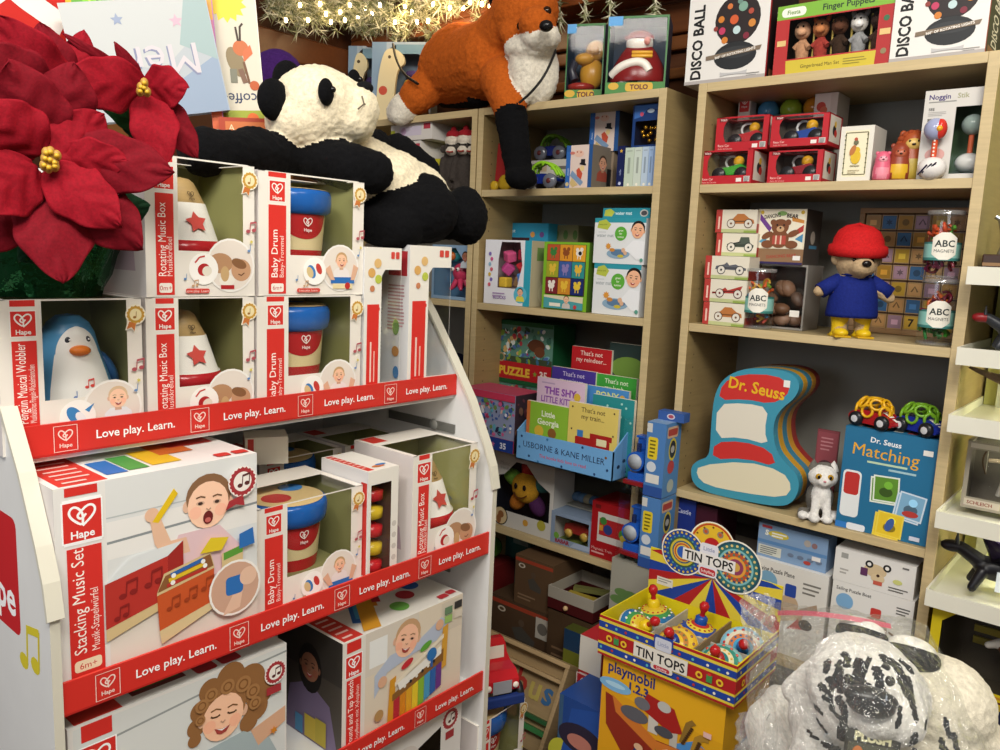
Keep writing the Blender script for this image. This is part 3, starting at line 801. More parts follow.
# stacking music set carton
def art(F):
    F.rect(.22, 0, 1, 1, '#dfe1e0'); F.rect(.22, .62, 1, .80, '#eceae6'); F.line([(.22, .70), (1, .73)], .012, '#8d9496'); F.line([(.22, .82), (1, .83)], .006, '#b9c0c2')
    F.poly([(.22, .30), (.75, .32), (1, .26), (1, 0), (.22, 0)], '#e6ded2')
    F.rect(.045, .955, .185, .995, '#d8322b'); F.rect(.035, .73, .20, .94, '#ffffff'); F.heartlogo(.117, .835, .082, '#d8322b', '#ffffff')
    F.rect(.045, .02, .195, .715, '#d8322b'); F.text('Stacking Music Set', .088, .21, .055, '#fff6ee', 90, .006, 'L', .5); F.text('Musik-Stapelwürfel', .155, .21, .036, '#fbe3da', 90, 0, 'L', .3)
    F.rrect(.06, .125, .18, .18, '#f3e2c0', .015); F.text('6m+', .12, .152, .03, '#c8322b'); F.rrect(.06, .045, .18, .10, '#f3e2c0', .015); F.text('18m', .12, .072, .03, '#c8322b')
    # child reaching out
    F.poly([(.56, .66), (.78, .66), (.92, .50), (.90, .40), (.55, .40), (.50, .52)], '#e3c3c8')
    F.poly([(.42, .76), (.47, .77), (.52, .64), (.60, .64), (.62, .56), (.50, .55), (.44, .64)], '#e8bd9f'); F.circ(.43, .79, .035, '#e8bd9f')
    F.poly([(.43, .755), (.46, .745), (.56, .87), (.54, .90)], '#e8c21e')
    F.kid(.72, .79, .125, '#e9bfa3', '#8a6547', '#e3c3c8', 'open', False, -4)
    F.poly([(.50, .42), (.60, .36), (.66, .44), (.62, .48)], '#e6c9cc')
    _q = F.q; F.q = lambda x, y: _q(x-.02, y+.07)
    # painted wooden crates
    F.poly([(.22, .44), (.52, .50), (.52, .29), (.22, .22)], '#b8342c'); F.poly([(.52, .50), (.60, .56), (.60, .38), (.52, .29)], '#a02a26'); F.poly([(.22, .44), (.52, .50), (.60, .56), (.34, .54)], '#dfe3e4'); F.poly([(.22, .22), (.52, .29), (.52, .25), (.22, .16)], '#d6bd8c')
    F.note(.30, .36, .05, '#8a2220'); F.note(.42, .38, .05, '#8a2220'); F.note(.27, .26, .04, '#8a2220')
    F.poly([(.46, .32), (.76, .38), (.76, .20), (.47, .13)], '#c9572a'); F.poly([(.47, .13), (.76, .20), (.76, .16), (.48, .06)], '#dcc596'); F.poly([(.46, .32), (.50, .41), (.74, .46), (.76, .38)], '#8a5a34'); F.line([(.46, .32), (.76, .38), (.74, .46), (.50, .41), (.46, .32)], .014, '#d6bd8c')
    F.line([(.53, .40), (.70, .435)], .02, '#2f66ae'); F.line([(.52, .375), (.71, .41)], .02, '#e0bc2c'); F.line([(.51, .35), (.72, .385)], .018, '#b8342c')
    for x, y in ((.545, .395), (.70, .425), (.54, .36), (.71, .40)): F.circ(x, y, .012, '#f4f4f0')
    for x, y in ((.52, .23), (.61, .25), (.70, .28)): F.note(x, y, .04, '#9e3f1e')
    F.poly([(.68, .47), (.80, .46), (.84, .52), (.74, .54)], '#e0c52c'); F.poly([(.80, .34), (.92, .37), (.92, .46), (.80, .44)], '#d6bd8c'); F.poly([(.81, .40), (.92, .42), (.92, .46), (.81, .44)], '#5d9a3a'); F.poly([(.90, .44), (.99, .45), (.98, .54), (.90, .52)], '#2f6fb8')
    F.circ(.875, .235, .15, '#f4f0ea'); F.circ(.875, .235, .138, '#cfa58e'); F.poly([(.80, .10), (.90, .12), (.92, .22), (.86, .2)], '#e6bfa6'); F.rrect(.82, .20, .92, .30, '#2f6fb8', .02); F.circ(.95, .28, .05, '#e6bfa6')
    F.q = _q
    # round badge
    F.circ(.90, .87, .082, '#f4ece6'); F.star(.90, .87, .078, '#a8343a', 20, .9); F.circ(.90, .87, .052, '#f6efe8'); F.note(.885, .85, .04, '#5a2a2a')
    F.poly([(.82, .78), (.90, .80), (.91, .74), (.86, .755), (.80, .735)], '#a8343a')
    F.rrect(.24, .03, .52, .085, '#d0463c', .025); F.text('Love play. Learn.', .38, .057, .03, '#f9e0d8')
def tart(F):
    F.rect(.03, .02, .24, .98, '#cf3a30'); F.lines(.06, .9, .21, 9, .1, .03, '#f2c8be'); F.rect(.26, .10, .36, .45, '#2f6fb8'); F.rect(.37, .12, .47, .5, '#4f9a4a'); F.rect(.49, .14, .64, .55, '#e0b82c'); F.rect(.60, .35, .78, .75, '#c9672c'); F.rect(.70, .5, .95, .95, '#b8342c')
    F.rrect(.80, .05, .88, .14, '#c8322b', .02); F.rrect(.90, .05, .98, .14, '#c8322b', .02)
carton('boxed_music_set', 'large carton picturing a baby raising a yellow stick over red crates', 'carton', .282, .20, .282, (X2, .508, T2), PI/2, '#e9e7e3', art, tart=tart, lart=pack_side, rart=pack_side)
# carton with the curly child
def art(F):
    F.rect(.02, .02, .99, .985, '#dde0de'); F.line([(.14, .86), (.55, .90)], .012, '#9aa0a0'); F.line([(.62, .93), (1, .95)], .012, '#9aa0a0')
    F.rect(.05, .90, .17, .99, '#d8322b'); F.heartlogo(.11, .77, .09, '#d8322b', '#ffffff'); F.rect(.05, .0, .17, .65, '#d8322b')
    for a, b_, c in ((.55, .80, .06), (.53, .71, .055), (.80, .86, .10), (.85, .77, .10), (.83, .67, .08), (.79, .60, .06), (.60, .90, .07), (.70, .93, .09), (.52, .64, .04)): F.circ(a, b_, c, '#96693f')
    F.poly([(.34, .0), (.38, .44), (.50, .54), (.76, .56), (.90, .44), (.99, .2), (.99, 0)], '#a9b9bd')
    F.poly([(.84, .42), (.99, .50), (.99, .60), (.80, .54)], '#dcae8e'); F.poly([(.24, .30), (.44, .50), (.50, .44), (.36, .2)], '#dcae8e'); F.circ(.28, .36, .09, '#dfb292')
    F.kid(.66, .72, .145, '#e6b898', '#9a6c42', '#a9b9bd', 'laugh', False, -8)
    for a, b_, c in ((.555, .83, .04), (.60, .875, .04), (.68, .885, .045), (.76, .86, .05), (.81, .79, .045), (.82, .71, .04), (.545, .75, .03)): F.circ(a, b_, c, '#a87a4c'); F.ring(a, b_, c*.45, c*.65, '#835730', 12)
    F.circ(.93, .85, .075, '#f0e6e2'); F.star(.93, .85, .07, '#a8343a', 20, .9); F.circ(.93, .85, .046, '#f6efe8'); F.note(.92, .83, .035, '#5a2a2a'); F.rect(.88, .72, .96, .77, '#a8343a')
    F.star(.92, .48, .03, '#d8882c', 6)
def tart(F):
    F.rect(.03, .02, .22, .98, '#cf3a30'); F.rect(.28, .10, .52, .95, '#7a3a3a'); F.rect(.30, .15, .50, .9, '#5a8a4a'); F.rect(.36, .2, .46, .8, '#c9a23c'); F.rrect(.56, .05, .66, .2, '#b8323a', .03); F.rrect(.68, .05, .78, .2, '#b8323a', .03); F.line([(.6, .5), (.95, .6)], .04, '#b0525a')
carton('boxed_bench', 'carton picturing a laughing curly-haired child in a grey shirt', 'carton', .33, .19, .262, (X2, .537, T3), PI/2, '#e6e4e0', art, tart=tart, lart=pack_side, rart=lambda F: F.rect(0, 0, 1, 1, '#b9aa9c'))
# pound and tap bench carton
def art(F):
    F.rect(.17, 0, 1, 1, '#e2d6c2'); F.rect(.17, .62, .60, 1, '#dbd3c6'); F.rect(.20, .68, .34, .92, '#eef0ee'); F.rect(.80, .70, 1, .98, '#d8cdbb')
    F.rect(.03, .90, .135, .99, '#d8322b'); F.heartlogo(.083, .78, .08, '#d8322b', '#ffffff'); F.rect(.03, .02, .135, .67, '#d8322b')
    F.text('Pound and Tap Bench', .06, .10, .05, '#fff6ee', 90, .004, 'L', .56); F.text('Klopfbank mit Xylophon', .108, .10, .036, '#fbe3da', 90, 0, 'L', .5)
    F.poly([(.24, .40), (.34, .58), (.56, .64), (.76, .66), (.88, .78), (.80, .86), (.60, .74), (.36, .72), (.24, .6)], '#b9c4d8')
    F.kid(.50, .80, .15, '#e3b496', '#caa27a', '#b9c4d8', 'smile', False, -14)
    F.circ(.30, .52, .05, '#e0b090'); F.circ(.78, .80, .05, '#e0b090')
    for x, y, c in ((.86, .90, '#6a8a6a'), (.95, .92, '#333333'), (.86, .82, '#9ac06a'), (.95, .83, '#dcd2c0')): F.rect(x-.035, y-.035, x+.035, y+.035, c)
    F.poly([(.34, .06), (.39, .06), (.41, .52), (.36, .50)], '#d99a2c'); F.poly([(.80, .36), (.85, .38), (.86, .78), (.81, .76)], '#d9a23c')
    F.poly([(.40, .46), (.82, .70), (.82, .66), (.40, .42)], '#eee4cf'); F.circ(.50, .58, .045, '#c8323a', 1.6, .7, rot=20); F.circ(.66, .66, .045, '#62a83c', 1.6, .7, rot=20)
    F.poly([(.38, .36), (.82, .56), (.82, .44), (.60, .36), (.38, .30)], '#8a6030'); F.poly([(.42, .44), (.80, .60), (.80, .52), (.44, .37)], '#f1efe8')
    for i, c in enumerate(('#b8303a', '#d88a24', '#e0a82c', '#e6cc34', '#8ab83a', '#4a9cc8', '#2f66ae', '#6a3a8a')):
        x0 = .39+i*.052; y0 = .30+i*.018; y1 = .04+i*.022
        F.poly([(x0, y1), (x0+.05, y1+.02), (x0+.05, y0+.02), (x0, y0)], c)
    for i in range(6): F.circ(.48+i*.05, .385+i*.02, .016, '#2e2e33' if i % 2 else '#e9e6dc')
    F.circ(.71, .56, .06, '#2f76b8'); F.rect(.70, .44, .72, .52, '#2f66ae'); F.circ(.27, .24, .05, '#b5905c')
    F.rrect(.18, .0, .40, .05, '#d0463c', .02)
def tart(F):
    F.rect(.02, .02, .16, .98, '#cf3a30'); F.lines(.04, .9, .14, 9, .1, .03, '#f2c8be')
    for i, c in enumerate(('#2f66ae', '#4a9cc8', '#6aa83a', '#c9c02c', '#d88a24', '#b8303a')): F.poly([(.20+i*.05, .25+i*.05), (.27+i*.05, .18+i*.05), (.42+i*.05, .6+i*.05), (.36+i*.05, .66+i*.05)], c)
    F.poly([(.18, .05), (.30, .02), (.50, .55), (.40, .6)], '#d99a2c')
    F.circ(.56, .22, .10, '#6aa84a'); F.circ(.70, .38, .10, '#b8303a'); F.circ(.82, .52, .10, '#2f5fae'); F.line([(.58, .8), (.95, .93)], .09, '#6a5a3a'); F.rrect(.82, .04, .90, .12, '#b8323a', .02); F.rrect(.91, .06, .98, .14, '#b8323a', .02)
def lart(F):
    F.rect(0, 0, 1, 1, '#4c463f'); F.rect(.0, .62, 1, 1, '#3a3632'); F.poly([(.12, 0), (.2, .40), (.5, .52), (.82, .40), (.95, 0)], '#7a6c8c'); F.kid(.52, .66, .13, '#8a5f48', '#1d1a1a', '#7a6c8c', 'smile', False, 0, .25); F.rect(.45, .02, .62, .22, '#c9b23c'); F.rect(.62, .02, .78, .24, '#b9a838'); F.rect(.3, .02, .42, .18, '#4a8ab8')
carton('boxed_xylophone_bench', 'carton picturing a rainbow xylophone bench, lowest shelf in view', 'carton', .30, .19, .218, (X2, .965, T3), PI/2, '#e6e2da', art, tart=tart, lart=lart, rart=pack_side)
# box under the lowest red strip
t = thing('boxed_toy', 'white window box with a round badge beneath the lowest red strip', 'boxed toy', (X2-.01, 1.00, T4), PI/2)
def art(F):
    F.circ(.88, .88, .085, '#f0e6e2'); F.star(.88, .88, .08, '#a8343a', 20, .9); F.circ(.88, .88, .05, '#f6efe8'); F.note(.87, .86, .04, '#5a2a2a'); F.rect(.83, .73, .92, .79, '#a8343a')
    F.circ(.42, .72, .14, '#d9d2cc'); F.circ(.42, .72, .09, '#b8323a')
windowbox(t, .27, .15, .285, [(.30, .2), (.78, .2), (.78, .86), (.30, .72)], '#e6e4e0', '#2a2422', art)
k = MB(); k.lathe([(.04, 0), (.05, .02), (.05, .16), (.03, .19), (0, .2)], plas('#33302f', .15), (.02, .08, .02)); k.build('toy_bell', t)
# second row, partly seen over the front boxes
for i, (y, z, x) in enumerate(((.70, T2, -1.245), (.902, T2, -1.25), (1.086, T2, -1.25))):
    hape('drum' if i < 2 else 'cone', ['boxed toy drum in the second row, behind the drum on the middle shelf', 'boxed toy drum in the second row, behind the bead tower', 'boxed musical cone in the second row of the middle shelf'][i], (x, y, z), G2 if i < 2 else G1, h=.19, w=.19 if i < 2 else .16, d=.16, filmed=False)
# small tipped box lying on the back row
carton('small_carton', 'small white carton with red stripe tipped over behind the drum boxes', 'carton', .075, .06, .05, (-1.215, .80, T2+.1955), PI/2-.5, '#dcd6c6', lambda F: (F.rect(.0, .0, .25, 1, '#d8d0c0'), F.rect(.06, .1, .2, .95, '#c23a32')), lart=lambda F: F.rect(.1, .1, .9, .9, '#c23a32'))
# ================================================================== soft toys, flowers, books and garland
BK = fur('#0d0d0f'); PW = fur('#e2d5b8'); OR_ = fur('#b4581c'); FW = fur('#e4dccb')
# ---- panda lying over the box tops
t = thing('plush_panda', 'large black and white plush panda lying over the boxed toys', 'plush toy', (-1.22, .95, 1.57))
O = Vector(t.location)
def W_(u, v, X): return P(u, v, X=X)-O
hc = W_(318, 110, -1.245)
mz = W_(356, 110, -1.19)
prims = [('e', hc, (.085, .086, .078), (0, 0, .1), PW), ('e', W_(306, 122, -1.25), (.07, .075, .06), None, PW), ('e', mz, (.046, .040, .044), None, PW), ('e', W_(350, 122, -1.195), (.045, .05, .038), None, PW), ('e', W_(338, 100, -1.215), (.05, .05, .045), None, PW),
    ('c', W_(352, 168, -1.26), .072, W_(412, 203, -1.22), .082, PW), ('e', W_(388, 190, -1.215), (.075, .10, .08), None, PW),
    ('c', W_(300, 150, -1.29), .05, W_(345, 148, -1.30), .055, BK), ('c', W_(345, 150, -1.30), .055, W_(375, 146, -1.31), .035, BK),
    ('c', W_(318, 158, -1.225), .040, W_(352, 168, -1.165), .043, BK), ('c', W_(352, 168, -1.165), .043, W_(372, 172, -1.15), .040, BK),
    ('c', W_(398, 150, -1.30), .034, W_(424, 172, -1.275), .036, BK),
    ('c', W_(300, 153, -1.27), .036, W_(215, 152, -1.23), .036, BK), ('e', W_(205, 152, -1.23), (.04, .045, .040), None, BK), ('e', W_(255, 150, -1.26), (.045, .05, .04), None, BK),
    ('c', W_(388, 216, -1.18), .058, W_(428, 212, -1.14), .060, BK), ('e', W_(426, 206, -1.15), (.055, .05, .062), None, BK), ('c', W_(378, 222, -1.18), .045, W_(400, 226, -1.15), .048, BK),
    ('c', W_(440, 222, -1.17), .036, W_(465, 218, -1.13), .048, BK), ('e', W_(466, 216, -1.13), (.045, .042, .060), (.2, 0, 0), BK)]
blob('body', prims, t, .0042, 7, fuzz=.0022)
for q, u, v, x in ((0, 274, 100, -1.245), (1, 288, 81, -1.30)):
    k = MB(); k.ell(W_(u, v, x), (.022, .036, .036), BK, (0, 0, .3)); k.build('ear', t)
for u, v, x in ((326, 92, -1.168), (354, 82, -1.245)):
    k = MB(); k.ell(W_(u, v, x), (.012, .020, .023), BK, (0, 0, .5)); o = k.build('eye_patch', t)
    k = MB(); k.ell(W_(u+1, v-1, x)+Vector((.010, .004, .002)), .006, plas('#151312', .08)); k.build('eye', o)
k = MB(); k.ell(W_(363, 89, -1.178), (.018, .021, .013), fur('#141416'), (0.35, 0, .2)); k.build('nose', t)
k = MB(); a = [W_(362, 96, -1.153), W_(364, 104, -1.147), W_(358, 109, -1.144)]; k.tube(a, .0014, m('#6e6455')); k.tube([a[1], W_(370, 105, -1.154)], .0014, m('#6e6455')); k.build('mouth_seam', t)

# ---- fox standing on top of the two bookcases
t = thing('plush_fox', 'orange plush fox leaning over the bookcase tops, one black foreleg hanging down', 'plush toy', (-1.66, 1.80, 1.86))
O = Vector(t.location)
def W2(u, v, Y): return P(u, v, Y=Y)-O
prims = [('c', W2(452, 68, 1.83), .105, W2(492, 60, 1.80), .112, OR_), ('e', W2(462, 60, 1.83), (.12, .11, .105), None, OR_), ('e', W2(502, 50, 1.80), (.10, .09, .12), None, OR_), ('c', W2(500, 44, 1.80), .09, W2(520, 22, 1.77), .085, OR_),
    ('e', W2(524, 14, 1.76), (.100, .085, .092), None, OR_), ('e', W2(541, 37, 1.70), (.048, .052, .036), (0, 0, -.6), FW), ('e', W2(530, 48, 1.72), (.080, .052, .036), None, FW), ('e', W2(537, 24, 1.685), (.048, .048, .044), None, OR_), ('e', W2(513, 30, 1.72), (.04, .04, .05), None, OR_),
    ('c', W2(530, 62, 1.74), .056, W2(528, 84, 1.75), .055, FW), ('e', W2(538, 74, 1.77), (.06, .05, .09), None, FW),
    ('c', W2(438, 80, 1.80), .062, W2(416, 97, 1.75), .052, OR_), ('c', W2(404, 108, 1.735), .046, W2(400, 114, 1.725), .036, FW), ('e', W2(396, 112, 1.725), (.03, .03, .035), None, FW),
    ('c', W2(503, 80, 1.74), .064, W2(509, 104, 1.715), .048, OR_), ('c', W2(511, 116, 1.71), .044, W2(516, 150, 1.695), .040, BK), ('c', W2(516, 150, 1.695), .040, W2(519, 174, 1.69), .036, BK), ('e', W2(521, 178, 1.68), (.042, .045, .030), None, BK),
    ('c', W2(445, 98, 1.87), .030, W2(476, 97, 1.83), .034, BK), ('e', W2(480, 97, 1.81), (.04, .04, .03), None, BK)]
blob('body', prims, t, .0055, 6, fuzz=.0030)
k = MB(); k.ell(W2(546, 26, 1.638), (.018, .016, .014), plas('#141314', .25)); k.build('nose', t)
for u, v, y in ((521, 26, 1.672), (547, 11, 1.680)):
    k = MB(); k.ell(W2(u, v, y), .0115, plas('#2a1608', .06)); k.build('eye', t)
for u, v, y, rr in ((501, -6, 1.79, -.25), (549, -12, 1.82, .35)):
    k = MB(); k.ell(W2(u, v, y), (.042, .022, .068), OR_, (0, rr, .3)); k.ell(W2(u, v, y)+Vector((-.004, -.012, -.004)), (.028, .015, .05), BK, (0, rr, .3)); k.build('ear', t)
k = MB(); k.tube(smooth2([tuple(W2(556, 50, 1.735)), tuple(W2(546, 74, 1.69)), tuple(W2(532, 92, 1.683)), tuple(W2(519, 103, 1.675))]), .0035, m('#1a1716'), 6); k.build('strap', t)
k = MB(); k.tube(smooth2([tuple(W2(393, 44, 1.78)), tuple(W2(396, 60, 1.74)), tuple(W2(404, 75, 1.70)), tuple(W2(418, 84, 1.70))]), .004, m('#1d1815'), 6); k.build('cord', t)

# ---- poinsettia in a foil wrapped pot
t = thing('potted_poinsettia', 'potted poinsettia with big red bracts in green foil', 'plant', (-1.195, .435, T1+.2))
O = Vector(t.location)
mb = MB(); gf = m('#1a4a2a', .12, 'foil', .85)
seg = 56; prof = [(.070, .0), (.082, .03), (.094, .07), (.106, .105), (.112, .125)]; vs = []; fs = []
for i, (r, z) in enumerate(prof):
    for j in range(seg):
        g = 2*PI*j/seg; w_ = 1+.07*math.sin(9*g+i)*(.4+.2*i)+.035*math.sin(23*g+2*i); vs.append((r*w_*math.cos(g)*.93, r*w_*math.sin(g), z*(1+.10*math.sin(7*g)*(i > 2))))
for i in range(len(prof)-1):
    for j in range(seg): fs.append((i*seg+j, i*seg+(j+1) % seg, (i+1)*seg+(j+1) % seg, (i+1)*seg+j))
mb.add(vs, fs, gf, True); mb.add(vs[:seg], [list(range(seg))[::-1]], gf); mb.build('foil_wrap', t)
k = MB(); k.lathe([(.0, .118), (.098, .115)], m('#2a1c12', .9, 'card'), cap=False); k.build('soil', t)
BR = m('#84091a', .7, 'felt'); BR2 = m('#6e0716', .7, 'felt'); GL = m('#1f4a24', .5, 'felt'); GD = m('#11301a', .5, 'felt')
def leaf(name, pa, pb, w, mat, curl=.15, fold=.12, n=30, k=9, seedv=0):
    a, b_ = Vector(pa), Vector(pb); L = (b_-a).length; tdir = (b_-a).normalized()
    view = (CAM-O-(a+b_)/2).normalized(); nn = (view-tdir*view.dot(tdir)).normalized(); sd = nn.cross(tdir)
    vs = []; fs = []
    rr = random.Random(seedv)
    ph = rr.random()*6
    for i in range(n+1):
        u = i/n; pr = ((u+.02)**.55)*(max(0, 1-u)**.85)*(1+.35*u)*1.62*w/2
        for j in range(-k, k+1):
            q = j/k
            zz = -fold*abs(q)*pr + .10*pr*math.sin(4*PI*u+ph)*q*abs(q) + curl*L*(math.sin(PI*u*.85)-.55*u) + .010*w*math.cos(q*k*PI)*0
            zz += .022*w*math.cos((u*7-abs(q)*2.6)*PI)*(1-abs(q)**2)*.6 + .05*w*math.sin(u*5+ph*2)*q
            vs.append(a+tdir*(u*L)+sd*(q*pr*(1+.05*math.sin(u*17+ph)))+nn*zz)
    W1 = 2*k+1
    for i in range(n):
        for j in range(2*k): fs.append((i*W1+j, i*W1+j+1, (i+1)*W1+j+1, (i+1)*W1+j))
    mb = MB().add(vs, fs, mat, True)
    return mb.build(name, t, solid=.0010)
def LP(u, v, D): return P(u, v, D=D)-O
spec = [  # base, tip (pixels), distances, width px, material
 ((52, 160), (104, 114), 1.06, 1.08, 62, 0), ((58, 156), (174, 172), 1.075, 1.04, 74, 1), ((60, 160), (128, 160), 1.065, 1.045, 50, 0), ((46, 168), (122, 226), 1.06, 1.03, 66, 0), ((60, 176), (143, 249), 1.07, 1.05, 74, 1), ((46, 178), (63, 283), 1.075, 1.03, 84, 1),
 ((36, 166), (-28, 208), 1.06, 1.03, 74, 0), ((40, 155), (-18, 104), 1.065, 1.04, 74, 0), ((50, 150), (8, 60), 1.08, 1.06, 78, 1), ((56, 140), (74, 62), 1.09, 1.09, 70, 1), ((62, 110), (-6, 14), 1.11, 1.10, 76, 0), ((66, 112), (40, 22), 1.13, 1.14, 60, 1), ((70, 108), (84, 30), 1.14, 1.16, 48, 0), ((50, 96), (-30, 52), 1.10, 1.07, 70, 1), ((66, 140), (78, 96), 1.1, 1.11, 40, 1), ((30, 190), (-20, 250), 1.09, 1.06, 70, 1),
 ((146, 88), (61, 80), 1.15, 1.10, 66, 0), ((144, 86), (188, 88), 1.15, 1.13, 54, 0), ((143, 84), (114, 42), 1.16, 1.15, 18, 1), ((143, 86), (62, 33), 1.165, 1.15, 17, 1), ((147, 92), (164, 166), 1.15, 1.11, 58, 0), ((150, 92), (198, 158), 1.16, 1.14, 44, 1)]
for i, (a, b_, d0, d1, w_, c) in enumerate(spec):
    leaf('bract', LP(*a, d0), LP(*b_, d1), w_/797*1.05, BR2 if c else BR, .10, .16, seedv=i)
for i, (a, b_, d0, d1, w_, c) in enumerate([((142, 132), (92, 84), 1.17, 1.15, 30, 0), ((140, 140), (118, 96), 1.18, 1.16, 26, 1), ((146, 140), (126, 88), 1.19, 1.18, 24, 1), ((40, 200), (2, 232), 1.12, 1.08, 40, 0), ((100, 215), (150, 205), 1.12, 1.12, 44, 1), ((60, 230), (20, 262), 1.12, 1.10, 44, 1)]):
    leaf('green_leaf', LP(*a, d0), LP(*b_, d1), w_/797*1.05, GD if c else GL, .08, .2, seedv=40+i)
for (u, v, D), n in (((50, 160, 1.045), 9), ((144, 88, 1.125), 5)):
    for i in range(n):
        g = i*2.4; r_ = 0 if i == 0 else 8 if n > 6 else 5
        k = MB(); c = LP(u+r_*math.cos(g)*(.6+.4*(i % 2)), v+r_*math.sin(g), D); k.ell(c, (.0048, .0048, .0064), m('#a8803a', .5)); k.ell(c+(CAM-O-c).normalized()*.005, .0028, m('#c9a02c', .4))
        k.tube([c, LP(u, v+2, D+.02)], .0016, m('#7a5a2c'), 5); k.build('flower_bud', t)
k = MB(); k.tube([(0, 0, .11), LP(60, 170, 1.09)*.6+Vector((0, 0, .05)), LP(52, 160, 1.075)], .006, m('#4a5a2c'), 8); k.tube([(.01, .01, .11), LP(143, 140, 1.17), LP(145, 90, 1.16)], .005, m('#4a5a2c'), 8)
k.build('stem', t)

# ---- picture books standing upside down at the back of the stand
def facing(u, v, D, roll=0, turn=0):
    c = P(u, v, D=D); n = (CAM-c); n.z = 0; n.normalize()
    n = Matrix.Rotation(math.radians(turn), 3, 'Z') @ n
    up = Vector((0, 0, 1)); ex = up.cross(n)
    R = Matrix.Rotation(math.radians(roll), 3, n)
    ex = R @ ex; up = R @ up
    return c, Matrix((ex, -n, up)).transposed()
rk = thing('book_rack', 'low white rack behind the panda holding the upside-down picture books', 'rack', (-1.47, .62, 1.44))
MB().box(-.07, .09, -.26, .34, .10, .112, WHT).build('ledge', rk)
for y in (-.25, .33): MB().box(-.07, .09, y-.006, y+.006, 0, .10, WHT).build('leg', rk)
def book(name, label, u, v, D, wpx, hpx, roll, th, cover, art, spine=None, group='upside-down picture books', turn=0, pages='#efe9da'):
    c, R = facing(u, v, D, roll, turn); k = D/797*.985
    w, h = wpx*k, hpx*k
    mb = MB(); cv = m(cover, .35)
    mb.box(-w/2, w/2, 0, .003, -h/2, h/2, cv); mb.box(-w/2+.003, w/2-.001, .003, th-.003, -h/2+.003, h/2-.003, m(pages, .7)); mb.box(-w/2, w/2, th-.003, th, -h/2, h/2, cv)
    mb.box(w/2-.001, w/2+.0015, 0, th, -h/2, h/2, cv)
    if art: art(Face(mb, (-w/2, 0, -h/2), (1, 0, 0), (0, 0, 1), w, h))
    if spine: spine(Face(mb, (w/2+.0015, 0, -h/2), (0, 1, 0), (0, 0, 1), th, h))
    o = mb.build(name); o.matrix_world = Matrix.Translation(c) @ R.to_4x4()
    return tag(o, label, 'book', group)
def art(F):
    F.rect(0, 0, 1, 1, '#aeb4b9'); F.poly([(0, .55), (.6, .4), (1, .8), (1, 1), (0, 1)], '#bcbfbe'); F.poly([(.5, .0), (1, 0), (1, .5), (.7, .3)], '#8f9fb4'); F.poly([(.75, .6), (1, .45), (1, 1), (.85, 1)], '#9aaeae')
    F.text('Mer', .60, .46, .27, '#7f849f', 180, 0); F.text('Mer', .612, .475, .265, '#c9c2c6', 180, 0); F.star(.76, .80, .06, '#c9a6b6'); F.star(.36, .84, .055, '#8f9bb4'); F.star(.25, .35, .03, '#b6bccd')
def spine(F): F.rect(0, 0, 1, 1, '#d9e0ea'); F.text('THE JUNGLE', .5, .06, .06, '#1e3a78', 90, .01, 'L', .85)
book('picture_book', 'pale blue-grey picture book with bubble lettering behind the poinsettia', 147, 59, 1.58, 118, 98, 12, .026, '#a9b4c0', art, spine)
def art(F):
    F.rect(0, 0, 1, 1, '#d0cab8'); F.rect(0, 0, 1, .22, '#98a236'); F.circ(.4, .84, .085, '#e6cf3c', 1, 1); F.star(.4, .84, .12, '#e6cf3c', 14, .75); F.text('coffee', .5, .29, .06, '#2e3a5a', 180, .004)
    F.circ(.5, .50, .06, '#8a7a5a', .8, 1.5, rot=20); F.circ(.62, .58, .045, '#c06a3c'); F.line([(.62, .62), (.64, .7), (.70, .72)], .012, '#3a2a20'); F.line([(.58, .62), (.55, .70)], .012, '#3a2a20'); F.poly([(.66, .50), (.86, .55), (.82, .6), (.66, .56)], '#cf6a40'); F.line([(.66, .50), (.74, .38), (.82, .37)], .014, '#6e4a30'); F.circ(.84, .365, .028, '#b5562a'); F.rect(.36, .38, .5, .46, '#7a7a6a'); F.line([(.58, .46), (.66, .38)], .03, '#7a5a48')
    F.circ(.75, .17, .035, '#d8682c'); F.circ(.3, .1, .05, '#c9a23c'); F.rect(.1, .0, .5, .05, '#c8563a')
book('picture_book', 'tall white picture book with a sun and a cricket pushing a barrow', 236, 62, 1.62, 42, 150, 5, .022, '#ece4d2', art, lambda F: F.rect(0, 0, 1, 1, '#c8503a'))
def art(F): F.rect(0, 0, 1, 1, '#7a8fb0'); [F.rect(0, i*.125, 1, i*.125+.125, c) for i, c in enumerate(('#8a9a8a', '#c8603a', '#b06ab0', '#d9c04c', '#8fb0b4', '#c87a9c', '#d9a04c', '#8aa08a'))]
book('picture_book', 'thin book with a patchwork coloured spine beside the white book', 212, 64, 1.60, 9, 150, 5, .016, '#b06ab0', art)
def art(F): F.rect(0, 0, 1, 1, '#5aa02c'); F.rect(0, 0, .12, 1, '#d8a81c'); F.poly([(.2, 1), (.5, .2), (.8, .1), (.7, 1)], '#7ac02c'); F.line([(.35, .9), (.7, .2)], .03, '#b9d84c'); F.line([(.5, 1), (.85, .2)], .03, '#3e7e20'); F.circ(.45, .35, .06, '#d8a83c')
book('picture_book', 'green and yellow picture book behind the pale blue-grey one', 90, 8, 1.66, 36, 56, 3, .02, '#d8a81c', art)
def art(F): F.rect(0, 0, 1, 1, '#1c2550'); F.text('S', .14, .25, .16, '#c9d0d8', 0, .02); F.circ(.55, .4, .22, '#c9b68a', 1.2, .8); F.star(.3, .3, .14, '#d8d8d0', 6); F.circ(.62, .5, .1, '#8a6a4c')
book('picture_book', 'navy blue picture book sticking up behind the pale blue-grey one', 131, 6, 1.68, 48, 56, 3, .02, '#1c2550', art)
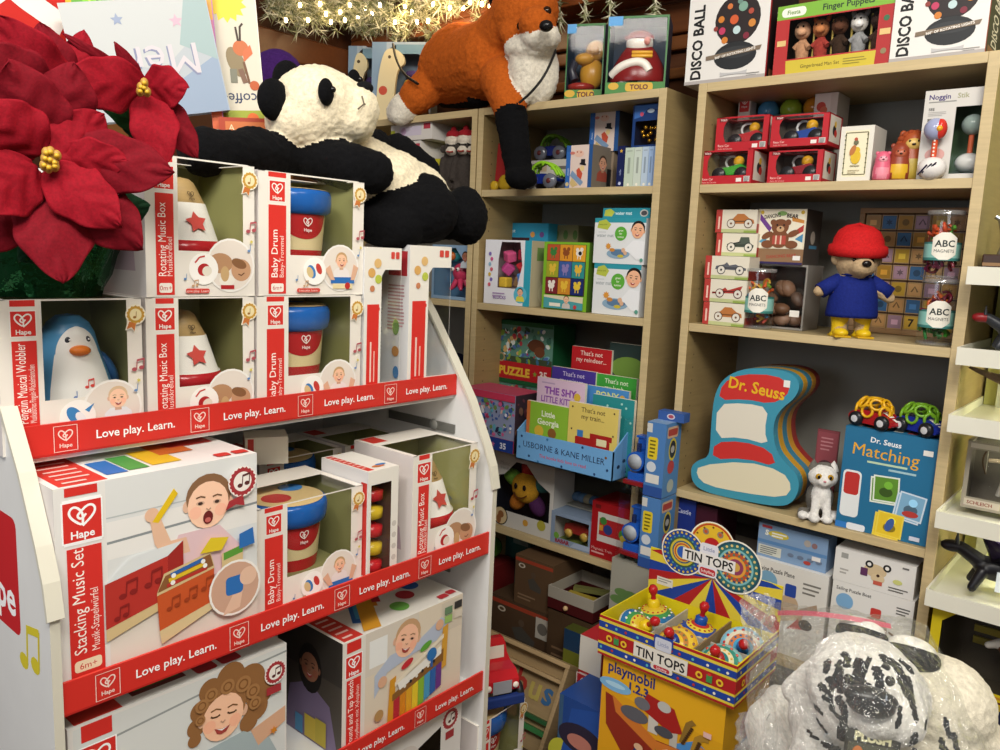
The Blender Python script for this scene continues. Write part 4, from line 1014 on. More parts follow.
def art(F): F.rect(0, 0, 1, 1, '#d4d0c4'); [F.rect(.02+.14*i, 0, .09+.14*i, 1, c) for i, c in enumerate(('#c8322c', '#2c3c6a', '#e6e0d4', '#7a8a7a', '#c8322c', '#e6e0d4', '#2c2c44'))]
book('picture_book', 'striped red and white book top showing above the pale blue-grey book', 172, 0, 1.70, 40, 40, 3, .02, '#c8322c', art)
def art(F): F.rect(0, 0, 1, 1, '#a93e24'); F.rect(.1, .2, .9, .8, '#c8703c'); F.text('A', .2, .5, .3, '#f0d8b0')
book('picture_book', 'small brick-red book lying low between the panda paw and white book', 250, 128, 1.56, 54, 18, 3, .02, '#a93e24', art)
k = MB(); k.ell((0, 0, .11), (.075, .06, .075), fur('#3a1c58')); o = k.build('purple_cushion', None, (-1.68, 1.30, 1.752-.0)); o.location = P(276, 84, X=-1.62)-Vector((0, 0, .11)); tag(o, 'round purple cushion behind the panda head', 'cushion')

# ---- frosted garland with lights along the ledge
t = thing('pine_garland', 'frosted pine garland with warm lights along the top of the wall', 'garland', (-1.9, 1.95, 2.19))
O = Vector(t.location)
mb = MB(); gm = [m('#6a704a', .8), m('#a5a47c', .8), m('#dcd6ba', .85), m('#86885e', .8)]
rg = random.Random(5)
def tuft(c, dirv, n=12, L=.045):
    d = Vector(dirv).normalized()
    for i in range(n):
        q = (d*rg.uniform(-.2, 1)+Vector((rg.gauss(0, .6), rg.gauss(0, .6), rg.gauss(0, .6)))).normalized()
        a = Vector(c)+d*rg.uniform(0, L*.7); b_ = a+q*L*rg.uniform(.5, 1); s = q.orthogonal().normalized()*.0024; s2 = q.cross(s)
        mb.add([a+s, a-s*.5+s2*.8, a-s*.5-s2*.8, b_], [(0, 1, 3), (1, 2, 3), (2, 0, 3)], gm[rg.choice((0, 1, 1, 2, 2, 3))])
def sprig(c, dirv, L, n):
    d = Vector(dirv).normalized()
    for i in range(n): tuft(Vector(c)+d*L*i/n, d+Vector((0, 0, -.1)), 10, .04)
for i in range(330):
    x = rg.uniform(-.42, .46); tuft((x, rg.uniform(-.09, .02), .055+rg.gauss(0, .035)+.02*math.sin(x*9)), (rg.gauss(0, 1), -.5, rg.gauss(-.2, .6)), 13, .05)
for i in range(220):
    c = P(rg.uniform(268, 378), rg.gauss(7, 8), X=-2.33)-O; tuft(c, (.6, rg.gauss(0, 1), rg.gauss(-.2, .6)), 13, .05)
for u, v, L in ((395, 22, .06), (436, 18, .12), (477, 12, .10), (500, 5, .06), (560, 0, .07), (655, -2, .06), (610, -6, .06), (540, -6, .07), (585, -4, .06)):
    sprig(P(u, v, Y=1.92)-O, (.15, -.1, -1), L, int(L*80))
mb.tube([(-.5, 0, .06), (-.1, -.02, .05), (.3, -.01, .06), (1.0, 0, .07)], .008, m('#4a3a24'), 6)
mb.build('needles', t)
GLW = m('#ffe2b0', .5, 'glow', 22.0)
for u, v in ((286, 20), (308, 20), (326, 14), (331, 22), (340, 12), (358, 17), (372, 14), (395, 22), (412, 12), (417, 22), (405, 6), (433, 4), (450, 8), (463, 8), (483, 18), (490, 6), (300, 5), (320, 4), (350, 5), (380, 5), (470, 2), (345, 20), (365, 8), (428, 21), (482, 4)):
    k = MB(); k.ell((P(u, v, X=-2.29) if u < 372 else P(u, v, Y=1.85+rg.uniform(0, .03)))-O, (.0055, .0055, .008), GLW, seg=10, ring=8); k.build('light_bulb', t)
# ================================================================== goods in the bookcases
ZT = 1.86
def span(uL, uR, vM, vT, z, Y):
    x0 = P(uL, vM, Y=Y).x; x1 = P(uR, vM, Y=Y).x; zt = P((uL+uR)/2, vT, Y=Y).z
    return (x0+x1)/2, x1-x0, zt-z
def sb(name, label, cat, uL, uR, vM, vT, z, Y, d, base='#e9e6e0', art=None, h=None, rotz=0, **k):
    x, w, hh = span(uL, uR, vM, vT, z, Y)
    return carton(name, label, cat, w, d, h or hh, (x, Y, z), rotz, base, art, **k)
def swin(name, label, cat, uL, uR, vM, vT, z, Y, d, hole, base, inner, art=None, h=None, group=None, rotz=0, **k):
    x, w, hh = span(uL, uR, vM, vT, z, Y); hh = h or hh
    t = thing(name, label, cat, (x, Y, z), rotz, group)
    windowbox(t, w, d, hh, hole, base, inner, art, **k)
    return t, w, hh, d

# ---- top of the right-hand case
def disco(F):
    F.text('DISCO BALL', .135, .05, .118, '#141414', 90, .035, 'L', .78)
    _q = F.q; F.q = lambda x, y: _q(x+.02, y-.055 if y > .1 else y)
    F.circ(.60, .68, .255, '#2a2222'); F.poly([(.52, .46), (.68, .46), (.70, .40), (.50, .40)], '#1c1b1c'); F.circ(.60, .31, .155, '#26282a', 1.55, .92); F.circ(.60, .345, .12, '#343638', 1.7, .5)
    for x, y, c, r in ((.40, .70, '#c87a2e', .035), (.56, .68, '#c85a32', .048), (.78, .62, '#c8823a', .04), (.60, .57, '#b9cfd0', .042), (.42, .58, '#b83a5e', .038), (.46, .48, '#c87a32', .036), (.72, .50, '#7a2a3a', .034), (.34, .61, '#8a3a34', .026), (.66, .80, '#7aa08f', .05), (.50, .82, '#c8703a', .03), (.76, .74, '#a84a3a', .03), (.62, .86, '#6a8a7f', .03)): F.circ(x, y, r, c)
    F.poly([(.24, .29), (.90, .34), (.92, .385), (.24, .335)], '#7a6a58'); F.text("360° OF ROTATING LIGHTS", .60, .335, .026, '#f0ece4', 7, .02, 'C', .60)
    F.circ(.60, .10, .07, '#b9b8b8', 2.2, .25); F.q = _q; F.rect(0, 0, 1, .035, '#a9a3a0'); F.lines(.78, .06, .95, 2, .02, .007, '#8a8886')
def disco_r(F):
    F.rect(0, 0, 1, 1, '#181314'); F.rect(0, 0, .05, 1, '#a8262a'); F.text('DISCO BALL', .45, .12, .28, '#e6ded4', 90, .02, 'L', .6); F.rect(.12, .02, .8, .10, '#8a5a3a')
sb('boxed_disco_ball', 'tall white DISCO BALL box at the open end of the case top, leftmost of two', 'carton', 688, 768, 36, -16, ZT, 1.757, .155, '#dedbd6', disco, rart=disco_r, lart=disco_r, group='disco ball boxes')
sb('boxed_disco_ball', 'tall white DISCO BALL box beside the tray display, rightmost of two', 'carton', 893, 988, 24, -42, ZT, 1.757, .155, '#dedbd6', disco, rart=disco_r, lart=disco_r, group='disco ball boxes')
def fp(F):
    F.poly([(0, .80), (1, .80), (1, 1), (0, 1)], '#7aae3c'); F.text('Finger Puppets', .62, .90, .085, '#2a3a2a', 0, .03, 'C', .48); F.rrect(.04, .83, .26, .96, '#e9eadc', .06); F.text('Fiesta', .15, .895, .06, '#5a8a2c', 0, .02)
    F.rect(0, 0, 1, .20, '#c8b43a'); F.poly([(0, 0), (.12, 0), (.09, .80), (0, .80)], '#b03030'); F.poly([(.88, 0), (1, 0), (1, .80), (.90, .80)], '#a82c2c'); F.text('Gingerbread Man Set', .42, .10, .05, '#4a4018', 0, .01, 'C', .34); F.lines(.62, .14, .82, 3, .035, .012, '#8a8030'); F.rect(.02, .42, .10, .5, '#d8b87a'); F.rect(.90, .40, .985, .48, '#d8b87a')
    F.circ(.945, .62, .04, '#3c6a4a'); F.circ(.945, .18, .04, '#8a7a5a')
t, w, h, d = swin('boxed_finger_puppets', 'red and green window box of finger puppets between the two disco boxes', 'boxed toy', 776, 892, 35, -2, ZT, 1.762, .10, [(.12, .22), (.88, .22), (.88, .78), (.12, .78)], '#b03030', '#2c2018', fp)
for i, (c1, c2, ear) in enumerate((('#c89a78', '#b98a68', None), ('#b5754a', '#9c3c34', '#b5552c'), ('#5a3a2a', '#3a2a20', None), ('#e4dfd6', '#8f8f8f', '#9a9a96'), ('#3a2a24', '#4a352c', None))):
    x = (-.32+.165*i)*w
    k = MB(); k.ell((x, .045, .055), (.014, .013, .030), fur(c2)); k.tube([(x-.016, .04, .062), (x-.008, .04, .07), (x+.008, .04, .07), (x+.018, .036, .06)], .006, fur(c2), 8)
    k.ell((x, .04, .098), (.017, .016, .019), fur(c1)); k.ell((x+.003, .026, .092), (.010, .009, .008), fur(shade(c1, 1.12)))
    if ear:
        for q in (-1, 1): k.ell((x+q*.013, .042, .116), (.005, .004, .009), fur(ear), (0, q*.4, 0))
    for q in (-1, 1): k.ell((x+q*.006, .025, .103), .0022, plas('#16120f', .1), seg=8, ring=6)
    k.tube([(x+.022, .05, .03), (x+.022, .05, .115)], .0025, m('#c9b054', .4), 6)
    k.build('finger_puppet', t)

# ---- race cars
def rcfront(c):
    def art(F):
        F.rect(.06, .86, .22, .97, '#6e1416'); F.text('TOLO', .14, .915, .055, '#f0d8d0', 0, .02)
        F.text('Race Car', .06, .155, .07, '#f0c8c0', 0, .005, 'L', .3); F.text('Auto de Course', .06, .06, .05, '#e6b4ac', 0, 0, 'L', .36)
        F.rect(.72, .06, .82, .17, '#e6e0da'); F.rect(.86, .06, .97, .22, '#c9c9c4'); F.lines(.87, .2, .96, 5, .03, .015, '#55565a')
    return art
def race(label, uL, uR, vM, vT, z, Y, c, rot=0, first=None):
    t, w, h, d = swin('boxed_race_car', label, 'boxed toy', uL, uR, vM, vT, z, Y, .085, [(.20, .25), (.90, .25), (.90, .95), (.22, .95), (.15, .70), (.15, .45)], '#b3202a', '#6a625a', rcfront(c), group='boxed race cars', thole=(.15, .9, 0, .6),
        rart=lambda F: (F.rect(.1, .12, .9, .95, '#d9d2c6'), F.circ(.45, .5, .16, '#2c2a2e'), F.circ(.55, .42, .12, '#c8382e'), F.circ(.5, .7, .1, '#d8b03c')))
    b = plas(c, .18); y = .042
    k = MB(); k.prism([(-.30*w, .30*h), (.36*w, .30*h), (.38*w, .45*h), (.20*w, .62*h), (.02*w, .55*h), (-.2*w, .50*h), (-.31*w, .40*h)], y-.020, y+.020, b)
    o = k.build('race_car', t, bevel=.006)
    for x in (-.18, .25):
        for yy in (y-.026, y+.026):
            q = MB(); q.lathe([(0, -.005), (.015, -.005), (.017, 0), (.015, .005), (0, .005)], plas('#222225', .3), M=Matrix.Translation((x*w, yy, .30*h)) @ Matrix.Rotation(PI/2, 4, 'X'), seg=18); q.build('wheel', o)
    q = MB(); q.ell((.10*w, y, .72*h), .0125, plas('#e0a82c', .25)); q.ell((.10*w, y, .60*h), (.010, .010, .014), plas('#c9b9a0', .3)); q.build('driver', t)
    q = MB(); pts = [(-.12*w+.016*math.cos(g*PI/5), y+.026, .74*h+.014*math.sin(g*PI/5)) for g in range(10)]; q.tube(pts, .003, plas('#d9d9d6', .2), 6, True); q.build('steering_wheel', t)
    return t
HB = P(725, 150, Y=1.765).z-S1
race('red boxed race car, green car, at the end of the lower pair', 700, 752, 167, 150, S1, 1.762, '#3f9a34')
race('boxed race car, dark red car, lower of the pair beside the card box', 768, 822, 167, 150, S1, 1.764, '#8a2028')
race('red boxed race car stacked above the green one, bright red car', 716, 768, 133, 116, S1+HB+.001, 1.785, '#b03034')
race('boxed race car with a blue car, on top beside the card box', 771, 828, 132, 114, S1+HB+.001, 1.770, '#2c4a94')
t = thing('boxed_ball_set', 'set of blue, green and orange balls in a pack at the back', 'boxed toy', (-.76, 1.895, S1))
MB().box(-.085, .085, 0, .07, 0, .17, m('#8a7f70')).build('tray', t)
for x, c in ((-.055, '#4a8ab4'), (0, '#8fae34'), (.055, '#c8862c')):
    k = MB(); k.ell((x, .035, .186), .026, plas(c, .15)); k.build('ball', t)
k = MB(); k.box(-.115, -.085, -.005, .03, 0, .225, m('#e0d8cc')); F = Face(k, (-.115, -.005, .18), (1, 0, 0), (0, 0, 1), .03, .045); F.rect(.1, .05, .9, .95, '#c8322b'); F.heartlogo(.5, .5, .25, None, '#f0e6dc'); k.build('sticker_card', t)
sb('white_carton', 'white carton with a red rooster print showing above the blue race car', 'carton', 815, 838, 100, 93, S1, 1.875, .08, '#d6d0c8', lambda F: (F.circ(.3, .86, .05, '#c04838'), F.circ(.42, .82, .04, '#c86a4a'), F.rect(.7, 0, 1, 1, '#c9c3ba')))
def yc(F):
    F.rect(.14, .08, .86, .92, '#e6dfc0'); a = .03
    for x in (.17, .83): F.line([(x, .12), (x, .88)], .018, '#6a6444')
    for y in (.12, .88): F.line([(.17, y), (.83, y)], .018, '#6a6444')
    for i in range(9): F.circ(.17, .16+.085*i, .014, '#4a4a30'); F.circ(.83, .16+.085*i, .014, '#4a4a30')
    F.circ(.52, .44, .10, '#d8b42c', .9, 1.3); F.circ(.54, .56, .06, '#d8b42c'); F.circ(.42, .56, .07, '#b5723c', .7, 1.4, rot=-20); F.circ(.50, .70, .045, '#6a6a50'); F.circ(.49, .76, .03, '#b0523c'); F.rect(.38, .27, .66, .29, '#a8a080'); F.lines(.32, .20, .68, 2, .04, .012, '#a89a78')
sb('cream_carton', 'cream card box with a yellow chick picture in a black border', 'carton', 839, 872, 155, 126, S1, 1.768, .085, '#dcd8cc', yc, rart=lambda F: F.rect(0, 0, 1, 1, '#d2cec4'))
# ---- wooden animal shakers
def shaker(name, label, u, v0, vt, Y, cols, ears=None):
    x = P(u, (v0+vt)/2, Y=Y).x; h = P(u, vt, Y=Y).z-S1; t = thing(name, label, 'toy animal', (x, Y, S1), .35, 'toy animals on the upper shelf')
    bd, bl, fc = [plas(c, .35) for c in cols]
    mb = MB(); r = h*.29
    glathe(mb, [(r*.8, 0), (r*.98, h*.04), (r*1.02, h*.2), (r*.98, h*.42), (r*.86, h*.6), (r*.84, h*.72), (r*.74, h*.87), (r*.45, h*.97), (0, h)], lambda a, z: bl if (abs(a)/46)**2+((z-h*.26)/(h*.2))**2 < 1 else bd, (0, 0, 0), 32)
    o = mb.build('body', t)
    k = MB(); k.ell((0, -r*.72, h*.70), (r*.50, r*.25, h*.115), fc); k.ell((0, -r*.98, h*.69), (r*.13, r*.08, h*.022), plas('#2a1c18', .2))
    for q in (-1, 1): k.ell((q*r*.26, -r*.92, h*.755), (r*.07, r*.05, r*.08), plas('#15100e', .15), seg=10, ring=6)
    k.build('face', t)
    for q in (-1, 1):
        k = MB(); k.ell((q*r*.62, 0, h*.92), (r*.22, r*.14, r*.24), bd); k.build('ear', t)
    return t, r, h, bd
shaker('toy_pig', 'small pink toy pig at the front of the animal trio', 882, 183, 151, 1.772, ('#d4607a', '#e08a9a', '#e69aa8'))
shaker('toy_bear', 'reddish brown toy bear with a yellow belly, beside the pink pig', 899, 183, 143, 1.79, ('#8a3c28', '#d0a82c', '#a8583c'))
t, r, h, bd = shaker('toy_lion', 'tall toy lion with a shaggy red-brown mane behind the toy bear', 911, 183, 130, 1.815, ('#9c4a26', '#a8923c', '#c9a85c'))
k = MB()
for g in range(14): k.ell((r*.80*math.cos(g*PI/7), -r*.30, h*.72+h*.20*math.sin(g*PI/7)), (r*.26, r*.3, r*.26), m('#8f3f20', .7, 'felt'), seg=10, ring=6)
k.build('mane', t)
def ns(F):
    F.text('Noggin', .07, .925, .055, '#3a2a6a', 0, .035, 'L', .42); F.text('Stik', .52, .925, .055, '#9a9a7a', 0, .02, 'L', .26); F.lines(.07, .875, .70, 1, .02, .014, '#8a8a86'); F.text('SEE', .08, .79, .03, '#4a4a48', 0, .02, 'L'); F.lines(.08, .76, .40, 3, .018, .008, '#a9a6a2'); F.text('FEEL', .08, .67, .03, '#4a4a48', 0, .02, 'L'); F.lines(.08, .64, .40, 3, .018, .008, '#a9a6a2')
    F.circ(.26, .28, .08, '#c89a94', 1.3, .9)
t, w, h, d = swin('boxed_light_rattle', 'grey box with a light-up rattle, at the end of the upper shelf', 'boxed toy', 921, 984, 135, 89, S1, 1.775, .075, [(.52, .06), (.97, .06), (.97, .80), (.52, .80)], '#c9c6c0', '#3a5a32', ns)
k = MB(); k.ell((-.24*w, -.018, h*.55), (.020, .018, .021), plas('#9aa0c0', .1)); k.ell((-.15*w, -.020, h*.55), (.012, .014, .019), plas('#c8342a', .12)); k.ell((-.145*w, -.031, h*.545), .006, plas('#e0a02c', .1))
o = k.build('rattle_head', t)
k = MB(); k.tube([(-.22*w, -.016, h*.46), (-.225*w, -.016, h*.20)], .0055, plas('#d2502c', .25))
for i in range(6): k.ell((-.22*w, -.021, h*(.22+.04*i)), .0022, m('#f0e6d8'), seg=8, ring=5)
k.build('rattle_stem', t)
k = MB(); k.ell((-.22*w, -.018, .019), (.026, .022, .022), plas('#dcd8d4', .3))
for i in range(3): k.tube([(-.22*w-.020+.008*i, -.035, .006+.004*i), (-.22*w-.004+.008*i, -.041, .024+.002*i)], .0016, m('#1c1c3a'), 5)
k.build('rattle_base', t)
k = MB(); k.ell((.26*w, .03, h*.62), .02, plas('#8a9a94', .1)); k.tube([(.26*w, .03, h*.55), (.26*w, .03, h*.3)], .005, plas('#c8603c')); k.ell((.26*w, .03, h*.2), (.024, .02, .018), plas('#cfcfca')); k.build('second_rattle', t)

# ---- vehicle cartons, second shelf
def vcar(c, kind):
    def art(F):
        F.rect(0, 0, .15, 1, '#b03a34'); F.rect(.06, .15, .10, .7, '#e6bfb0'); F.rect(.15, 0, 1, .16, '#b9bf8a'); F.rect(.70, 0, 1, .10, '#8aa04c')
        b = c; 
        if kind == 0: F.poly([(.28, .38), (.30, .55), (.42, .62), (.52, .82), (.68, .82), (.80, .64), (.92, .56), (.94, .40)], b)
        elif kind == 1: F.poly([(.26, .40), (.34, .55), (.56, .60), (.60, .84), (.80, .84), (.84, .55), (.92, .50), (.92, .40)], b); F.line([(.28, .5), (.6, .62)], .05, '#2a2c2a')
        elif kind == 2: F.poly([(.24, .42), (.26, .56), (.44, .64), (.50, .74), (.56, .60), (.70, .66), (.78, .58), (.94, .50), (.94, .40)], b)
        else: F.poly([(.24, .40), (.40, .52), (.50, .66), (.56, .54), (.86, .74), (.90, .76), (.84, .50), (.90, .42)], b); F.line([(.2, .40), (.5, .44)], .08, shade(c, .7))
        F.line([(.42, .48), (.76, .50)], .05, shade(c, .6))
        for x in (.38, .80): F.circ(x, .40, .20, shade(c, .45)); F.circ(x, .40, .165, '#d9d4c8'); F.circ(x, .40, .05, shade(c, .6))
    return art
G = 'picture cartons of wooden vehicles'
hz = (P(725, 256, Y=1.766).z-S2)/3
for i, (lab, c, kd) in enumerate((('orange beetle-shaped car, bottom of the front stack', '#b5713a', 0), ('red racing car, middle of the front stack', '#a8342c', 3), ('grey open roadster, top of the front stack', '#5c5f66', 2))):
    sb('vehicle_carton', 'narrow carton picturing a '+lab, 'carton', 703-i*-1, 745+i*2, 312-22*i, 0, S2+hz*i+.0004*i, 1.766, .13, '#ddd6c4', vcar(c, kd), h=hz-.001, group=G, rart=lambda F: (F.rect(0, 0, 1, .4, '#a83a34'), F.circ(.5, .65, .15, '#4a3a34')))
hb = (P(735, 209, Y=1.812).z-(S2+hz*3+.002))/2
for i, (lab, c, kd) in enumerate((('dark green vintage pickup, below the orange one', '#4a554a', 1), ('orange vintage car, topmost of all the vehicle cartons', '#b5713a', 0))):
    sb('vehicle_carton', 'narrow carton picturing a '+lab, 'carton', 716, 757, 245-23*i, 0, S2+hz*3+.001+hb*i+.0004*i, 1.812, .075, '#ddd6c4', vcar(c, kd), h=hb-.001, group=G, rart=lambda F: F.rect(0, 0, 1, .4, '#a83a34'))
# clear case and the bear game on it
zc = P(770, 264, Y=1.83).z-S2
t, w, h, d = swin('clear_case', 'clear plastic case of brown pieces below the dancing bear box', 'packaged toy', 750, 805, 300, 264, S2, 1.83, .10, [(.03, .03), (.97, .03), (.97, .97), (.03, .97)], '#8a8680', '#5c5650', lambda F: F.rect(.75, .2, .92, .3, '#e6e2da'))
for i in range(9):
    k = MB(); k.ell((rnd.uniform(-.3, .3)*w, .05+rnd.uniform(-.02, .02), .02+.012*(i % 4)*2), (.022, .018, .014), m(rnd.choice(['#6a4a34', '#7a5a44', '#8a6a54', '#5a463a']), .5), (rnd.random(), rnd.random(), 0), 12, 8); k.build('wooden_piece', t)
def db(F):
    F.rect(.0, .28, 1, 1, '#ddd4bc'); F.rect(.04, .30, .96, .97, '#e9e2cc'); F.poly([(.04, .80), (.04, .92), (.30, .66), (.26, .58)], '#6a3a8a'); F.poly([(.70, .55), (.96, .72), (.96, .60), (.75, .5)], '#b03a34'); F.poly([(.70, .86), (.96, .80), (.96, .74), (.72, .78)], '#c9863a'); F.poly([(.04, .40), (.22, .52), (.2, .36)], '#5a9ab8'); F.poly([(.8, .46), (.96, .56), (.96, .40)], '#4a8ab0'); F.circ(.08, .94, .035, '#c9a83a'); F.circ(.92, .94, .035, '#c9a83a'); F.circ(.5, .92, .06, '#7aa05a', 1.5, .7)
    F.text('DANCING', .30, .875, .07, '#2a1c14', 8, .03, 'C', .34); F.text('BEAR', .72, .875, .07, '#2a1c14', -6, .03, 'C', .24)
    br = '#7a4a2c'
    F.circ(.33, .76, .055, br); F.circ(.64, .76, .055, br); F.circ(.48, .68, .14, br, 1.15, 1); F.circ(.48, .46, .15, br, 1.2, 1.1); F.circ(.22, .52, .07, br, 1.6, .8, rot=30); F.circ(.76, .56, .07, br, 1.6, .8, rot=25); F.circ(.24, .36, .09, br, 1.3, .8); F.circ(.74, .36, .09, br, 1.3, .8)
    F.rect(.34, .36, .62, .52, '#b04a3c'); F.rect(.40, .36, .43, .52, '#e0c8b0'); F.rect(.50, .36, .53, .52, '#e0c8b0'); F.circ(.49, .64, .06, '#c9a27a', 1.2, .9); F.circ(.49, .66, .02, '#20140e'); F.circ(.42, .71, .018, '#20140e'); F.circ(.56, .71, .018, '#20140e')
    F.rect(.0, .04, 1, .26, '#8a6a4c'); F.text('DANCING BEAR', .56, .15, .055, '#a03a2c', 5, .02, 'C', .62); F.rect(.0, .0, 1, .04, '#2c2250'); F.rect(.80, .08, .95, .16, '#e6e4de')
sb('bear_game_carton', 'carton with a brown dancing bear picture on top of the clear case', 'carton', 757, 805, 236, 209, S2+zc+.0005, 1.825, .10, '#8a6a4c', db, rart=lambda F: (F.rect(0, 0, 1, 1, '#4a4440'), F.circ(.5, .5, .12, '#b9b0a4'), F.rect(.3, .3, .8, .36, '#4a8ab0')))
# ---- jars of magnets
def jar(label, u, v, Y, z, cols, h=None, vt=0, r=.033):
    x = P(u, v, Y=Y).x; h = h or P(u, vt, Y=Y).z-z
    t = thing('magnet_jar', label, 'jar', (x, Y, z), .3, 'clear jars of letter magnets')
    mb = MB(); mb.lathe([(r*.96, .001), (r, .003), (r, h-.006), (r*.97, h-.001)], film('jar_plastic', (.97, .98, .98), .06, .05), cap=False, seg=36); mb.build('jar_wall', t)
    mb = MB(); mb.lathe([(r*1.03, h-.009), (r*1.03, h-.0008), (r*.9, h-.0008)], film('jar_lid', (.9, .92, .92), .12, .1, alpha=.12), seg=36); mb.build('lid', t); mb = MB(); mb.lathe([(r*.9, 0), (r*1.01, .0), (r*1.01, .005)], film('jar_lid'), cap=True, seg=36); mb.build('jar_base', t)
    lb = MB(); tl = m('#4a9a94', .45); 
    lb.lathe([(r*1.006, h*.26), (r*1.006, h*.30), (r*1.006, h*.50), (r*1.006, h*.53)], [m('#3a7a74'), m('#86bdb4', .45), m('#3a7a74')], seg=48, cap=False)
    n = 9; W2 = r*1.35; rows = [(-.5, .2), (-.5, .8), (-.3, .95), (0, 1.0), (.3, .95), (.5, .8), (.5, .2), (.3, .05), (0, 0), (-.3, .05)]
    def cyl(px, pz, off): a = px*W2/r; return (r*off*math.sin(a), -r*off*math.cos(a), pz)
    grid = []
    for i in range(n+1):
        px = -.5+i/n; top_ = .8+.2*min(1, (1-abs(px)*2)*1.6); bot = .2-.2*min(1, (1-abs(px)*2)*1.6)
        grid.append((cyl(px, h*(.27+.40*bot), 1.02), cyl(px, h*(.27+.40*top_), 1.02)))
    vs = [p for g in grid for p in g]; lb.add(vs, [(2*i, 2*i+2, 2*i+3, 2*i+1) for i in range(n)], m('#e6e2d6', .5))
    for s, zc_, hh, mw, bo in (('ABC', .51, .095, .9, .02), ('MAGNETS', .40, .045, .8, 0)):
        vs, fs, x0, x1 = textmesh(s, bo); kk = hh*h/CAPH; wd = (x1-x0)*kk; kx = kk*min(1, mw*W2/wd); wd = (x1-x0)*kx
        lb.add([cyl(((vx-x0)*kx-wd/2)/W2, h*zc_+(vy-CAPH/2)*kk, 1.03) for vx, vy in vs], fs, m('#26302e'))
    lb.build('label', t)
    rj = random.Random(int(u))
    for i in range(40):
        zz = .012+(h-.03)*.86*i/40*(.95); g = rj.random()*6.28; rr = r*rj.uniform(.2, .72)
        c = cols(zz/h, rj)
        k = MB(); M_ = Matrix.Translation((rr*math.cos(g), rr*math.sin(g), zz+.006)) @ Euler((rj.random()*3, rj.random()*3, rj.random()*3)).to_matrix().to_4x4()
        ty = i % 3
        if ty == 0: k.tube([(.009*math.cos(q*PI/4), .009*math.sin(q*PI/4), 0) for q in range(7)], .0032, plas(c, .3), 6, M=M_)
        elif ty == 1: k.box(-.009, .009, -.003, .003, -.003, .003, plas(c, .3), M=M_); k.box(-.003, .003, -.003, .003, -.010, .003, plas(c, .3), M=M_)
        else: k.tube([(-.007, 0, -.008), (0, 0, .009), (.007, 0, -.008)], .0032, plas(c, .3), 6, M=M_)
        k.build('magnet_letter', t)
    return h
jar('clear jar of letter magnets standing beside the stacked vehicle cartons', 759, 300, 1.790, S2, lambda q, r_: r_.choice(['#d8602c', '#c89a2c', '#7aa03c', '#d8702c']) if q > .5 else r_.choice(['#2c6a8a', '#b03a34', '#c9a02c']), vt=268)
hj = (P(940, 211, Y=1.80).z-S2)/2
jar('clear jar of letter magnets, lower of two stacked by the case end', 937, 315, 1.795, S2, lambda q, r_: r_.choice(['#3a8a2c', '#4a9a34', '#2c7a3a']) if q < .4 else r_.choice(['#7a2030', '#c8602c', '#6a1c2c']), hj)
jar('clear jar of letter magnets standing on another jar, orange letters on top', 943, 245, 1.795, S2+hj+.0004, lambda q, r_: r_.choice(['#c8502c', '#d8602c', '#5a9a3a']) if q > .5 else r_.choice(['#6a1c2c', '#7a2434', '#5a1a34']), hj)

# ---- teddy bear in jumper, cap and boots
tx = P(848, 335, Y=1.785).x
t = thing('plush_bear', 'teddy bear in a blue jumper, red knitted cap and yellow boots', 'plush toy', (tx, 1.792, S2), .62)
kz = (P(850, 224, Y=1.785).z-S2)/.272
def s_(*a): return tuple(q*kz for q in a)
TAN = fur('#b39a78'); CT = m('#16246e', .85, 'felt'); RD = m('#b81c1e', .8, 'felt'); YB = plas('#d8b41c', .3)
blob('body', [('e', s_(0, 0, .178), s_(.048, .045, .040), None, TAN), ('e', s_(0, -.038, .170), s_(.028, .030, .024), None, TAN), ('e', s_(0, 0, .105), s_(.045, .036, .055), None, TAN), ('c', s_(-.03, 0, .13), .017*kz, s_(-.085, -.008, .108), .014*kz, TAN), ('c', s_(.03, 0, .13), .017*kz, s_(.083, -.008, .098), .014*kz, TAN), ('c', s_(-.024, 0, .07), .019*kz, s_(-.026, -.003, .018), .018*kz, TAN), ('c', s_(.024, 0, .07), .019*kz, s_(.026, -.003, .018), .018*kz, TAN)], t, .005, 4, fuzz=.0012)
k = MB()
prof = [(.060, .048), (.061, .056), (.058, .085), (.054, .112), (.046, .137), (.032, .150), (.026, .152)]
k.lathe([s_(*p) for p in prof], CT, seg=32, cap=False); 
k.v = [(x, y*.80, z) for x, y, z in k.v]
for q in (-1, 1): k.tube([s_(q*.035, 0, .135), s_(q*.060, -.003, .122), s_(q*.082, -.006, .108)], [.020*kz, .019*kz, .019*kz], CT, 14)
k.lathe([s_(*p) for p in ((.030, .146), (.036, .150), (.036, .158), (.030, .162))], CT, seg=28, cap=False)
k.build('jumper', t, solid=.002)
